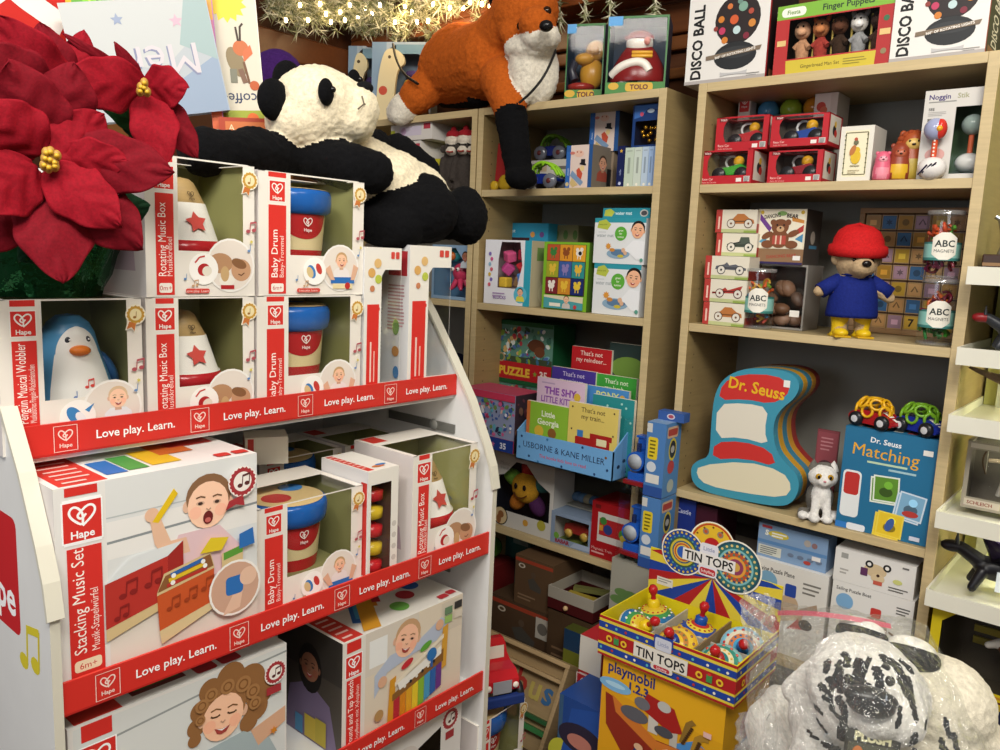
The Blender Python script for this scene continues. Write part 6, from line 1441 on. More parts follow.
# second shelf
t, w, h, d = swin('boxed_soft_blocks', 'tall white box of soft toys with a turquoise edge, end of the second shelf', 'boxed toy', 485, 531, 265, 240, S2, 1.765, .13, [(.30, .26), (.72, .26), (.82, .62), (.76, .97), (.36, .97), (.30, .7)], '#dfe0e6', '#c9b4b8',
    lambda F: (F.rect(.86, 0, 1, 1, '#2f9ab0'), F.circ(.80, .17, .13, '#5ab4cc'), F.kid(.80, .21, .055, '#d8a888', '#2a1c16', '#d8d04c'), F.text('BLOCKS', .22, .11, .05, '#8a6aa8', 0, .02, 'L', .4), F.lines(.2, .18, .5, 2, .04, .02, '#a890b8'), [F.circ(.12+.04*(i % 2), .3+.08*i, .03, c) for i, c in enumerate(('#c85a6a', '#7a6ab0', '#c8a83c', '#c85a6a', '#8ab0c8', '#c85a8a', '#7a6ab0'))]),
    rart=lambda F: (F.rect(0, 0, 1, 1, '#b9ae8f'), F.rect(.2, .7, .8, .9, '#6a8a4a'), F.circ(.5, .2, .15, '#c9bf9f'), F.circ(.5, .45, .12, '#a89c7a')))
for i, (x, z, c) in enumerate(((-.02, .34, '#d8b43c'), (.012, .36, '#8a6a4a'), (-.015, .56, '#c04a8a'), (.018, .58, '#c8323c'), (-.012, .75, '#d85a8a'), (.02, .78, '#b02a44'), (.02, .42, '#4a7ac0'))):
    k = MB(); k.box(-.015, .015, -.015, .015, -.015, .015, m(c, .7, 'felt')); o = k.build('soft_block', t, (x*w/.1, .035, z*h), rot=(.2*i, .3*i, .5*i), bevel=.004)
sb('turquoise_carton', 'turquoise carton with a green emblem showing above the soft block box', 'carton', 489, 548, 236, 223, S2, 1.90, .10, '#2f94b8', lambda F: (F.circ(.18, .86, .07, '#b9c43c', 1.6, .9), F.text('soft', .42, .90, .035, '#d8e6ea', 0, .02), F.rect(.15, .72, .7, .82, '#3a1c24'), F.circ(.75, .86, .035, '#d89a4c'), F.circ(.9, .86, .035, '#6a4a8a')))
sb('khaki_carton', 'khaki carton with green leaf prints behind the animal picture box', 'carton', 532, 578, 236, 225, S2, 1.945, .08, '#7d7a58', lambda F: [F.circ(.14+.2*i, .88, .045, '#4a6a34', .8, 1.3) for i in range(5)], group=None)
def animals(F):
    F.rect(0, 0, 1, 1, '#7ab02c'); F.rect(.07, .22, .94, .965, '#4a3a2c')
    cs = ['#b8502c', '#d8922c', '#e0a02c', '#9aa02c', '#3a5a9a', '#2f8a8a', '#7a242c', '#c8862c', '#1c2c6a']
    for i in range(9):
        x0 = .08+.288*(i % 3); y1 = .96-.245*(i//3); F.rect(x0, y1-.235, x0+.275, y1, cs[i])
        cx, cy = x0+.137, y1-.118
        an = ['#3a7a3c', '#8a4a24', '#e6e0d8', '#d8b43c', '#8a7ab0', '#e0b43c', '#e6e0d4', '#e0b83c', '#e0c03c'][i]
        F.circ(cx, cy, .055, an, 1.1, .8); F.circ(cx-.04, cy+.05, .028, an); F.circ(cx+.05, cy+.055, .03, an); F.line([(cx-.03, cy-.03), (cx-.03, cy-.085)], .018, an); F.line([(cx+.03, cy-.03), (cx+.03, cy-.085)], .018, an)
        if i == 2: F.circ(cx+.02, cy, .03, '#1a1a1c')
    F.rect(.07, .02, .94, .21, '#d8cdb0'); F.poly([(.07, .02), (.94, .02), (.94, .12), (.07, .18)], '#4a9aa0'); F.rect(.2, .05, .45, .10, '#e6e0d0'); F.kid(.58, .16, .05, '#d8b090', '#6a4a34', '#c9c0b8'); F.circ(.78, .06, .03, '#c03a3c')
sb('animal_carton', 'green edged box with nine animal pictures in squares', 'carton', 543, 588, 275, 242, S2, 1.768, .07, '#6a9a2c', animals, rart=lambda F: F.rect(0, 0, 1, 1, '#4a6a24'))
def mat_(F):
    F.rect(0, .90, 1, 1, '#2f93a4'); F.poly([(.05, .78), (.26, .74), (.33, .86), (.22, .97), (.08, .93)], '#b4bf4a'); F.text('tummy time', .16, .86, .035, '#6a7a2c', 0, .01, 'C', .2); F.text('water mat', .22, .62, .075, '#a8b0b4', 0, .02, 'C', .34); F.lines(.08, .7, .3, 1, .04, .02, '#c9cfd2')
    F.circ(.53, .66, .155, '#5aa83a'); F.text('great', .53, .73, .04, '#e6f0d8', 0, .02); F.text('for', .53, .66, .04, '#e6f0d8', 0, .02); F.text('tummy', .53, .59, .04, '#e6f0d8', 0, .02)
    F.circ(.50, .22, .13, '#8aa8c0', 2.3, .85); F.circ(.52, .24, .09, '#5a7a9a', 2.4, .8); F.circ(.38, .30, .05, '#c9863c', 1.4, .8); F.circ(.55, .17, .05, '#c9b43c', 1.6, .7); F.star(.30, .38, .08, '#d8963c', 8, .6)
    F.poly([(.58, .28), (.78, .52), (1, .5), (1, .12), (.86, .10), (.7, .26)], '#e9ebee'); F.circ(.60, .30, .05, '#d8ac8c'); F.circ(.64, .24, .045, '#d8ac8c'); F.kid(.86, .74, .17, '#d6a684', '#1c1512', '#e6e8ea', 'smile', False, -6); F.circ(.96, .1, .04, '#5a9a8a')
G = 'baby mat picture cartons'
hm = (P(618, 219, Y=1.768).z-S2)/2
sb('mat_carton', 'white carton with a baby on a water mat, lower of two', 'carton', 593, 640, 290, 0, S2, 1.766, .10, '#dfe2e4', mat_, h=P(618, 264, Y=1.766).z-S2, group=G)
zz = P(618, 264, Y=1.766).z+.0005
sb('mat_carton', 'white carton with a baby on a water mat, upper of two', 'carton', 594, 645, 242, 218, zz, 1.766, .10, '#dfe2e4', mat_, h=P(618, 218, Y=1.766).z-zz, group=G)
z2 = P(618, 218, Y=1.766).z+.001
sb('turquoise_carton', 'thin turquoise carton lying on the upper baby mat carton', 'carton', 603, 650, 214, 208, z2, 1.785, .09, '#2a8a9c', lambda F: (F.poly([(.03, .2), (.2, .15), (.26, .6), (.16, .95), (.05, .8)], '#b4bf4a'), F.text('water mat', .45, .5, .34, '#cfe6ea', 0, .02, 'C', .36), F.circ(.88, .5, .36, '#b9b9b4', 1.3, 1), F.circ(.88, .5, .24, '#4a4a50', 1.4, 1)), h=P(626, 208, Y=1.785).z-z2)

# puzzles on the third shelf
def scatter(F, x0, y0, x1, y1, n, cols, seed, r=.03):
    q = random.Random(seed)
    for i in range(n): F.circ(q.uniform(x0, x1), q.uniform(y0, y1), r*q.uniform(.5, 1.4), q.choice(cols), q.uniform(.6, 1.8), q.uniform(.6, 1.2), 9, rot=q.uniform(0, 180)); F.k -= .75
def puz1(F):
    F.rect(0, .30, 1, 1, '#5a8a7a'); scatter(F, .05, .34, .95, .88, 110, ['#d8e0dc', '#3a6a5a', '#7ab0c0', '#2a4a3a', '#a83a44', '#8ab04a', '#c9a86a', '#4a6aa0'], 1, .035); F.circ(.72, .62, .12, '#5a3420', 1.5, .9); F.circ(.78, .52, .09, '#6a4028', 1.2, 1); F.rect(0, .30, 1, .40, '#3a4a34'); scatter(F, .02, .31, .98, .40, 24, ['#3a6a8a', '#7a9a3a', '#2a3a4a'], 9, .03); F.rect(0, .93, 1, 1, '#1c5a34')
    F.rect(0, 0, 1, .30, '#b01f26'); F.text('PUZZLE', .07, .14, .135, '#e0b83c', 0, .05, 'L', .56); F.text('35', .80, .14, .12, '#e6d8d0', 0, .03, 'L', .16); F.star(.72, .14, .05, '#7a9a3a'); F.circ(.10, .36, .08, '#a8906a'); F.circ(.10, .36, .055, '#4a6a4a')
def puz2(F):
    F.rect(0, .22, 1, 1, '#8a94b4'); scatter(F, .03, .26, .97, .86, 130, ['#e0e0e6', '#a83a5a', '#3a5aa0', '#5aa0b8', '#2a2c4a', '#d8b0a0', '#6a8a4a', '#c85a8a'], 2, .032); F.rect(0, .88, 1, 1, '#c83a5a'); F.rect(0, 0, 1, .22, '#1f3a86'); F.text('PUZZLE', .03, .10, .11, '#d8c23c', 0, .05, 'L', .46); F.text('35', .76, .10, .10, '#d8dcea', 0, .03, 'L', .16); F.star(.63, .10, .05, '#b05a8a')
def ptop(c): return lambda F: F.rect(0, 0, 1, 1, c)
sb('puzzle_box', 'puzzle box with a pink lid and blue base, at the shelf front', 'puzzle box', 462, 515, 417, 391, S3, 1.70, .12, '#c83a5a', puz2, tart=ptop('#c04868'), rart=lambda F: (F.rect(0, 0, 1, 1, '#3a2c34'), scatter(F, .05, .25, .95, .9, 40, ['#5a4a44', '#7a5a4a', '#2a2428', '#6a3a44'], 5, .05)))
xh, wh_, hh_ = span(497, 553, 350, 322, S3, 1.87)
zb = P(525, 381, Y=1.87).z
carton('puzzle_box', 'puzzle box mostly hidden, directly under the green-lidded puzzle', 'puzzle box', wh_, .11, zb-S3-.001, (xh, 1.87, S3), 0, '#8a3a3a', puz1)
carton('puzzle_box', 'puzzle box with a green lid and red PUZZLE base, at the back', 'puzzle box', wh_, .11, S3+hh_-zb, (xh, 1.87, zb), 0, '#1c5a34', puz1, tart=ptop('#1c6a3c'))
# book display carton
UY = 1.672
ax = P(516, 445, Y=UY).x; bx_ = P(613, 465, Y=UY).x; uw = bx_-ax; ucx = (ax+bx_)/2
t = thing('book_display_carton', 'light blue display carton full of touch-and-feel board books', 'display carton', (ucx, UY, S3))
UB = m('#6fa8dc', .45); ud = .17; hf = P(565, 450, Y=UY).z-S3; hf = .078
mb = MB(); mb.box(-uw/2, uw/2, 0, .003, 0, hf, UB); mb.box(-uw/2, uw/2, ud-.003, ud, 0, .19, UB); mb.box(-uw/2, uw/2, 0, ud, 0, .003, UB)
for s in (-1, 1):
    x0, x1 = (uw/2-.003, uw/2) if s > 0 else (-uw/2, -uw/2+.003)
    vs = [(x0, 0, 0), (x1, 0, 0), (x1, ud, 0), (x0, ud, 0), (x0, 0, hf), (x1, 0, hf), (x1, ud, .19), (x0, ud, .19), ]
    mb.add(vs, [(0, 1, 5, 4), (1, 2, 6, 5), (2, 3, 7, 6), (3, 0, 4, 7), (4, 5, 6, 7), (3, 2, 1, 0)], UB)
F = front(mb, uw, hf)
F.text('USBORNE & KANE MILLER', .5, .60, .21, '#1c2448', 0, .012, 'C', .84); F.text('The books kids love to read', .5, .30, .12, '#c8506a', 0, .01, 'C', .60)
for x, y, c in ((.06, .85, '#24406a'), (.04, .45, '#2c6a9a'), (.15, .2, '#24406a'), (.5, .1, '#24406a'), (.7, .92, '#24406a'), (.93, .75, '#8a5a2c'), (.95, .35, '#24406a'), (.25, .08, '#3c7ab0'), (.83, .12, '#2c4a7a'), (.34, .92, '#3c7ab0')): F.circ(x, y, .045, c)
F = right(mb, uw, ud, hf)
for x, y, r in ((.15, .45, 20), (.3, .6, 40), (.48, .8, 50), (.6, .95, 40)): F.circ(x, y, .07, '#1c3050', 1.3, .9)
F.lines(.35, .35, .8, 2, .12, .06, '#3c5a8a')
mb.build('carton', t)
def bk(label, u, vb, vt, wpx, Y, cover, art, tilt=.0, h=None, zoff=.004):
    p = P(u, (vb+vt)/2, Y=Y); k_ = 1/P(u+10, vt, Y=Y).x
    w = P(u+wpx/2, vt, Y=Y).x-P(u-wpx/2, vt, Y=Y).x; top_ = P(u, vt, Y=Y).z
    z0 = S3+zoff; h = top_-z0
    mb = MB(); cv = m(cover, .35); mb.box(-w/2, w/2, 0, .010, 0, h, cv, mats=[cv, m('#e6dfcc'), cv, cv, m('#e6dfcc'), cv])
    if art: art(front(mb, w, h))
    o = mb.build('board_book', None, (p.x, Y, z0)); tag(o, label, 'book', 'board books in the light blue carton'); return o
def tn(word, c, extra=None):
    def art(F):
        k_ = 1/F.H; F.text("That's not", .5, 1-.016*k_, .0125*k_, c, 0, .012, 'C', .80); F.text(word, .5, 1-.034*k_, .0125*k_, c, 0, .012, 'C', .80)
        if extra: extra(F)
    return art
def train(F):
    F.rrect(.16, .26, .86, .50, '#a8221f', .02); F.rect(.46, .50, .90, .58, '#a8221f'); F.circ(.3, .27, .085, '#2f6ab8'); F.circ(.62, .25, .085, '#2f5aa8'); F.rect(.2, .5, .32, .60, '#3c7ab8'); F.rrect(.60, .42, .80, .52, '#e6dcb0', .01)
    for x, y in ((.08, .93), (.92, .93), (.08, .6), (.92, .6)): F.circ(x, y, .014, '#4a3a2c')
bk('yellow board book with a red train, front row of the blue carton', 592, 460, 405, 50, 1.695, '#dcc66a', tn('my train...', '#6a5a34', train))
def geo(F): F.text('Little', .5, .82, .10, '#eaf0d8', 0, .04, 'C', .6); F.text('Georgia', .5, .68, .10, '#eaf0d8', 0, .04, 'C', .74); F.circ(.3, .5, .10, '#d8b43c'); F.circ(.6, .5, .09, '#8a5a2c'); F.rect(0, 0, .08, 1, '#c8703c')
bk('green board book with a white title, front row of the blue carton', 548, 440, 404, 44, 1.698, '#8ab83a', geo)
bk('teal dotted board book peeping out behind the train book', 612, 450, 397, 42, 1.735, '#2c8a8f', lambda F: [F.circ(rnd.uniform(.1, .95), rnd.uniform(.5, .95), .016, '#a8d8d0') for i in range(14)])
def shy(F): F.text('THE SHY', .5, .85, .085, '#8a4aa8', 0, .04, 'C', .7); F.text('LITTLE KITTEN', .5, .74, .075, '#8a4aa8', 0, .04, 'C', .8); F.circ(.85, .82, .05, '#d8b43c'); F.lines(.1, .95, .5, 1, .03, .018, '#b9a0c0')
bk('pale pink board book with purple lettering, second row of the carton', 560, 420, 380, 48, 1.733, '#d8bcd4', shy)
def pony(F): F.text('PONY', .5, 1-.020/F.H, .085, '#d8dc8a', 0, .03, 'C', .7); F.circ(.85, 1-.022/F.H, .04, '#d8a84c')
bk('sky blue board book with yellow letters, second row of the carton', 607, 420, 388, 42, 1.765, '#4a8ac8', pony)
bk('purple board book, third row of the blue carton', 573, 400, 369, 44, 1.790, '#4a3a94', tn('my unicorn...', '#c9c0e0'))
bk('bright green board book, third row of the blue carton', 616, 400, 376, 40, 1.795, '#3f9a3c', tn('my lamb...', '#d8e8c8'))
bk('red reindeer board book, highest row of the blue carton', 591, 380, 348, 40, 1.822, '#b8242a', tn('my reindeer...', '#e8cfc4', lambda F: F.rect(.2, .55, .8, .6, '#e6d8cc')))
bk('dark green board book with a shaggy animal, by the case side', 626, 370, 344, 34, 1.830, '#2a3a38', lambda F: (F.circ(.6, .8, .12, '#6a8a3a', 1.4, .8), F.circ(.5, .6, .1, '#4a3a3c', 1.5, 1)))

# fourth shelf
t, w, h, d = swin('boxed_star_toy', 'white box with a smiling yellow star toy, lower shelf', 'boxed toy', 486, 554, 490, 457, S4, 1.768, .10, [(.08, .22), (.95, .22), (.95, .62), (.78, .72), (.60, .92), (.45, .92), (.28, .72), (.08, .64)], '#c4c2bc', '#141c2a',
    lambda F: (F.text('Music', .28, .87, .05, '#9a9894', 0, .02), F.text('friends', .28, .80, .04, '#9a9894', 0, .02), F.circ(.24, .13, .13, '#1c1c1c'), F.circ(.24, .13, .115, '#c9b48a'), F.circ(.25, .15, .05, '#8a5a34'), F.circ(.22, .08, .05, '#8a5a34', .8, 1.3), F.circ(.62, .13, .045, '#c9963c'), F.circ(.85, .16, .07, '#a8a03c')))
for i, (a, c) in enumerate(((90, '#a82c28'), (162, '#6a9a3a'), (234, '#c87a2c'), (306, '#4a2450'), (18, '#2c6a6a'))):
    g = math.radians(a); k = MB(); cx, cz = .06*math.cos(g), .06*math.sin(g); k.ell((cx, .045, h*.55+cz), (.036, .022, .024), m(c, .7, 'felt'), (0, -g, 0)); k.build('star_point', t)
k = MB(); k.ell((0, .032, h*.55), (.048, .028, .046), m('#c9952c', .6, 'felt')); k.build('star_face', t)
k = MB(); pts = [(-.024, .007, h*.55-.014), (-.010, .002, h*.55-.024), (.010, .002, h*.55-.024), (.024, .007, h*.55-.014)]; k.tube(smooth2(pts), .0018, m('#5a2c14'), 6); k.build('smile', t)
for q in (-1, 1): k = MB(); k.ell((q*.016, .005, h*.55+.008), (.0062, .003, .009), plas('#141014', .1)); k.build('eye', t)
t = thing('blister_pack', 'clear pack with blue pieces lying above the grey toy box', 'packaged toy', (P(582, 492, Y=1.83).x, 1.83, S4+.094))
MB().box(-.075, .075, 0, .09, 0, .004, m('#8a8a84')).build('card', t)
for i in range(6): k = MB(); k.ell((-.045+.02*i, .045, .018), (.016, .02, .014), plas(['#5a86b8', '#6a94c4', '#b9b49a'][i % 3], .2)); k.build('blue_piece', t)
k = MB(); k.ell((0, .045, .004), (.07, .04, .040), FILM, z0=0); k.build('clear_dome', t)
t, w, h, d = swin('boxed_truck', 'grey-blue window box with a red toy truck, lower shelf', 'boxed toy', 551, 592, 525, 500, S4, 1.765, .10, [(.10, .20), (.93, .20), (.93, .88), (.10, .88)], '#7f90a8', '#6a7a34', lambda F: (F.text('BABAR', .30, .11, .12, '#8a2436', 0, .05, 'C', .46), F.poly([(.5, .02), (1, .06), (1, .2), (.6, .18)], '#9aa8c0'), F.circ(.15, .26, .10, '#6a9a3a')), h=.092)
k = MB(); k.prism([(-.045, .03), (.04, .03), (.045, .05), (.02, .062), (-.02, .060), (-.04, .055)], .03, .075, plas('#8a2420', .25)); k.build('truck_body', t, bevel=.004)
for x in (-.025, .028): k = MB(); k.lathe([(0, 0), (.012, 0), (.012, .008), (0, .008)], plas('#c9a44c'), M=Matrix.Translation((x, .03, .030)) @ Matrix.Rotation(PI/2, 4, 'X')); k.build('wheel', t)
def mag(F): F.rect(.16, .30, 1, .82, '#c9c4be'); F.rect(.08, .88, .22, .95, '#6e1416'); F.rect(.2, .42, .9, .72, '#a82428'); F.circ(.42, .54, .09, '#2c3c7a'); F.circ(.3, .68, .07, '#3f7a34'); F.rect(.2, .5, .3, .6, '#c98a2c'); F.circ(.80, .52, .09, '#4a8a34'); F.circ(.80, .46, .06, '#c9b43c'); F.text('Magnetic Train', .04, .16, .05, '#e0b4b0', 0, .01, 'L', .6); F.lines(.04, .1, .5, 1, .04, .03, '#d09a96')
sb('red_carton', 'red carton with a white picture panel, lower shelf by the case side', 'carton', 591, 632, 530, 505, S4, 1.762, .12, '#a0181e', mag)

# dark bottom of the middle case: cartons piled up from the lowest shelf
S0 = .08
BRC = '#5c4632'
def brn(F): F.rect(0, .88, 1, .95, '#a0402a'); F.circ(.18, .80, .06, '#c9bfae', 1.4, .8); F.circ(.18, .80, .035, BRC, 1.4, .8); F.poly([(.35, .55), (.5, .62), (.72, .45), (.7, .35), (.42, .38)], '#4a4640'); F.circ(.5, .68, .06, '#5a4a3c'); F.lines(.1, .22, .6, 2, .07, .03, '#8a7058')
zA = P(520, 612, Y=1.70).z; zB = P(540, 618, Y=1.72).z
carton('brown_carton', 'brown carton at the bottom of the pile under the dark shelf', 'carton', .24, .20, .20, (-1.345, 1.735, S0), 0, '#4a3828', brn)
z1 = S0+.201
xa, wa, _ = span(513, 562, 628, 610, 0, 1.70)
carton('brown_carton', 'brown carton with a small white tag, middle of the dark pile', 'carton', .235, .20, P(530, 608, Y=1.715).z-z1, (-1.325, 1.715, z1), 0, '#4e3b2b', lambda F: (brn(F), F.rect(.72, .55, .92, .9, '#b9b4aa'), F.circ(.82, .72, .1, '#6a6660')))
z2 = P(530, 608, Y=1.715).z+.001
xa, wa, _ = span(511, 549, 590, 556, 0, 1.70)
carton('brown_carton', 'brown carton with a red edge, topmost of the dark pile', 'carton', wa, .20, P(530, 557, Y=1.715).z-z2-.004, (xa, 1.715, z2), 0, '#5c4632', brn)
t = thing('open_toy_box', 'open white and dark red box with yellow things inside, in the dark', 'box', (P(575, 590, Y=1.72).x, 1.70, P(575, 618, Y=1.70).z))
dw, dd, dh = .15, .16, .065
mb = MB(); a = m('#a09a8e', .5); b = m('#481014', .5)
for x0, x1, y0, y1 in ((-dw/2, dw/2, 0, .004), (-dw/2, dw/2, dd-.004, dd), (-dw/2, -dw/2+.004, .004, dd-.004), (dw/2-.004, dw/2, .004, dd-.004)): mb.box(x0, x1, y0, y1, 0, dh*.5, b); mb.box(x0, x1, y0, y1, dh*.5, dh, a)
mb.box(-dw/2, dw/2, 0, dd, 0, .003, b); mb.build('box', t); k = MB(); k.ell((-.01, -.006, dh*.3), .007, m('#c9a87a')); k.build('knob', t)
for i in range(3): k = MB(); k.box(-.06, .05, -.01, .01, 0, .012, m(['#8a7a2c', '#a08a34', '#6a6a3a'][i])); k.build('yellow_piece', t, (0, .05+.035*i, .004+.012*i), .3*i-.2)
zt = t.location.z
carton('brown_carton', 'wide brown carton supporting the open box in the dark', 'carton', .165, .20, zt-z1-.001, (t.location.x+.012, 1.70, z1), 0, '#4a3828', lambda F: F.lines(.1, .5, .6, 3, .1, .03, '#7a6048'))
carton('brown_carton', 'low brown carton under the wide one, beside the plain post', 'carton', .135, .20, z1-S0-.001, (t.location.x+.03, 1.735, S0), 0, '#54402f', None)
t = thing('toy_ball', 'green toy ball in the dark next to the brown pile', 'ball', (P(496, 552, Y=1.87).x-.02, 1.87, S0+.41)); t['category'] = 'ball'
k = MB(); k.ell((0, 0, .03), .035, plas('#4a7a2c', .2)); k.build('ball_body', t); k = MB(); k.box(-.06, .06, -.05, .05, -.41, -.006, m('#6a1c1c', .4)); k.build('stand_box', t)
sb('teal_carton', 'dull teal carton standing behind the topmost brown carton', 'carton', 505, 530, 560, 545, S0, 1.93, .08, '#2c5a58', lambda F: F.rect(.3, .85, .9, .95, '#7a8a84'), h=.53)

# ================================================================== left-hand case
def rings(F):
    pass
def giraffe(label, u0, u1, vt, Y):
    x, w, h = span(u0, u1, 75, vt, ZT, Y); t = thing('boxed_stacking_giraffe', label, 'boxed toy', (x, Y, ZT), .55, 'boxed giraffe ring stackers')
    windowbox(t, w, .09, h, [(.24, .04), (.97, .04), (.97, .80), (.40, .97), (.24, .9)], '#9aa8b4', '#6a7a88', lambda F: (F.rect(0, 0, .24, 1, '#7a92a8'), F.rect(.4, .86, .97, .97, '#6a8a9a')))
    for i, (c, r) in enumerate((('#7a9a3a', .052), ('#c8782c', .050), ('#5a9a9a', .047), ('#b85a50', .044), ('#c9a43c', .042), ('#4a3a68', .038))):
        k = MB(); k.lathe([(r*.4, 0), (r*.85, .002), (r, .012), (r*.85, .024), (r*.4, .026)], m(c, .6, 'felt'), (.18*w, .045, .012+h*.108*i), seg=28); k.build('ring', t)
    k = MB(); k.prism(smooth2([(-.42*w, .02*h), (-.14*w, .02*h), (-.10*w, .5*h), (-.06*w, .68*h), (.06*w, .74*h), (.04*w, .84*h), (-.10*w, .92*h), (-.26*w, .92*h), (-.34*w, .78*h), (-.40*w, .5*h), (-.42*w, .02*h)], 2)[:-1], -.004, .012, m('#d2c49a', .5)); o = k.build('giraffe_card', t)
    k = MB(); F = Face(k, (-.42*w, -.004, 0), (1, 0, 0), (0, 0, 1), .4*w, h); F.circ(.3, .42, .055, '#b8442c'); k.build('sticker', o); k = MB(); F = Face(k, (-.42*w, -.004, 0), (1, 0, 0), (0, 0, 1), .4*w, h); F.circ(.55, .82, .02, '#4a3a20'); k.build('eye', o)
    return t
giraffe('box with a giraffe ring stacker, further from the fox tail', 354, 378, 46, 1.93)
giraffe('box with a giraffe ring stacker, nearest the orange fox', 381, 423, 42, 1.87)
sb('flat_white_carton', 'flat white carton with red print, upper of two on the left case shelf', 'carton', 391, 432, 131, 122, S1+.158, 1.765, .22, '#d4cfc9', lambda F: (F.poly([(0, 0), (.15, 0), (.1, .6), (0, .6)], '#b0b83c'), F.rect(.22, .25, .75, .75, '#c9c0d0'), F.rect(.80, .55, .96, .85, '#b03a4a'), F.circ(.32, .5, .2, '#b89ab8')), h=.056)
sb('flat_white_carton', 'flat white carton with red print, under the upper white one', 'carton', 399, 421, 145, 138, S1+.10, 1.768, .20, '#d4cfc9', lambda F: (F.rect(.1, .2, .6, .8, '#c9c0d0'), F.rect(.65, .5, .95, .85, '#b03a4a')), h=.056)
carton('yellow_carton', 'bright yellow carton on the left case shelf behind the panda arm', 'carton', .155, .20, .098, (P(425, 175, Y=1.77).x-.02, 1.772, S1), 0, '#b9b02c', lambda F: F.circ(.5, .7, .1, '#8ab03a'))
mk = thing('sock_monkey', 'dark knitted monkey with a red cap, nearest the yellow carton', 'plush toy', (P(452, 190, Y=1.80).x, 1.80, S1), .5, 'knitted monkeys in the left case')
GB = fur('#3d3733'); WM = fur('#c9bfb0'); RM = fur('#8a1c24')
blob('body', [('e', (0, 0, .055), (.030, .026, .055), None, GB), ('e', (0, 0, .125), (.030, .028, .030), None, GB), ('e', (0, -.006, .150), (.026, .024, .016), None, WM), ('e', (0, 0, .168), (.024, .024, .016), None, RM), ('e', (0, -.026, .118), (.016, .012, .012), None, WM), ('c', (-.03, 0, .095), .011, (-.036, -.01, .04), .011, GB), ('c', (.03, 0, .095), .011, (.036, -.01, .04), .011, GB), ('c', (-.014, -.004, .03), .014, (-.018, -.012, .012), .014, GB), ('c', (.014, -.004, .03), .014, (.018, -.012, .012), .014, GB)], mk, .004, 3, fuzz=.0008)
k = MB(); k.tube([(-.010, -.038, .116), (0, -.040, .114), (.010, -.038, .116)], .0025, m('#8a2c24', .8), 6); k.build('mouth', mk)
for q in (-1, 1):
    k = MB(); k.ell((q*.009, -.027, .136), .003, plas('#0c0a0a', .1), seg=8, ring=6); k.build('eye', mk)
    k = MB(); k.ell((q*.032, 0, .128), (.010, .006, .012), GB); k.build('ear', mk)
k = MB(); k.ell((0, 0, .186), .009, RM); k.build('pompom', mk)
for u, Y, z, lab in ((464, 1.80, .4, 'dark knitted monkey with a red cap, middle of the three'), (474, 1.815, .3, 'dark knitted monkey with a red cap, touching the case side')):
    dup(mk, (P(u, 188, Y=Y).x, Y, S1), z, lab)
# bath toy box
t, w, h, d = swin('boxed_bath_toys', 'blue box with a pink octopus and a turquoise bath toy', 'boxed toy', 432, 471, 270, 245, S2, 1.768, .09, [(.06, .06), (.92, .06), (.92, .6), (.6, .95), (.06, .9)], '#7f9cb8', '#5f86a4', lambda F: F.kid(.85, .80, .08, '#8a5a44', '#1c1512', '#b9c0c8', 'smile'))
k = MB(); pk = plas('#c23a5c', .15); k.ell((.012, .035, h*.50), (.030, .026, .030), pk)
for a in range(6): g = a*PI/3; k.tube([(.012+.015*math.cos(g), .035+.014*math.sin(g), h*.36), (.012+.03*math.cos(g), .035+.024*math.sin(g), h*.24), (.012+.045*math.cos(g), .035+.028*math.sin(g), h*.18)], [.010, .008, .004], pk, 8)
o = k.build('octopus', t)
for q in (-1, 1): k = MB(); k.ell((.008+q*.011, .010, h*.56), .0062, plas('#e6e0dc')); k.ell((.008+q*.011, .0045, h*.56), .003, plas('#1c1414')); k.build('eye', o)
k = MB(); k.ell((-.02, .04, h*.82), (.024, .02, .022), plas('#2f9aa0', .2)); k.ell((-.02, .022, h*.80), (.015, .010, .014), plas('#c8682c', .2)); k.build('turquoise_toy', t)
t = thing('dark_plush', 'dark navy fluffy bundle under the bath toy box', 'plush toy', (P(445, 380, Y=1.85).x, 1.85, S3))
nb = fur('#16162a'); blob('body', [('e', (0, 0, .10), (.10, .07, .10), None, nb), ('e', (.05, -.02, .19), (.06, .05, .05), None, nb), ('e', (-.06, -.01, .17), (.06, .05, .06), None, nb), ('e', (.085, -.03, .08), (.05, .05, .08), None, nb)], t, .008, 3, fuzz=.004)
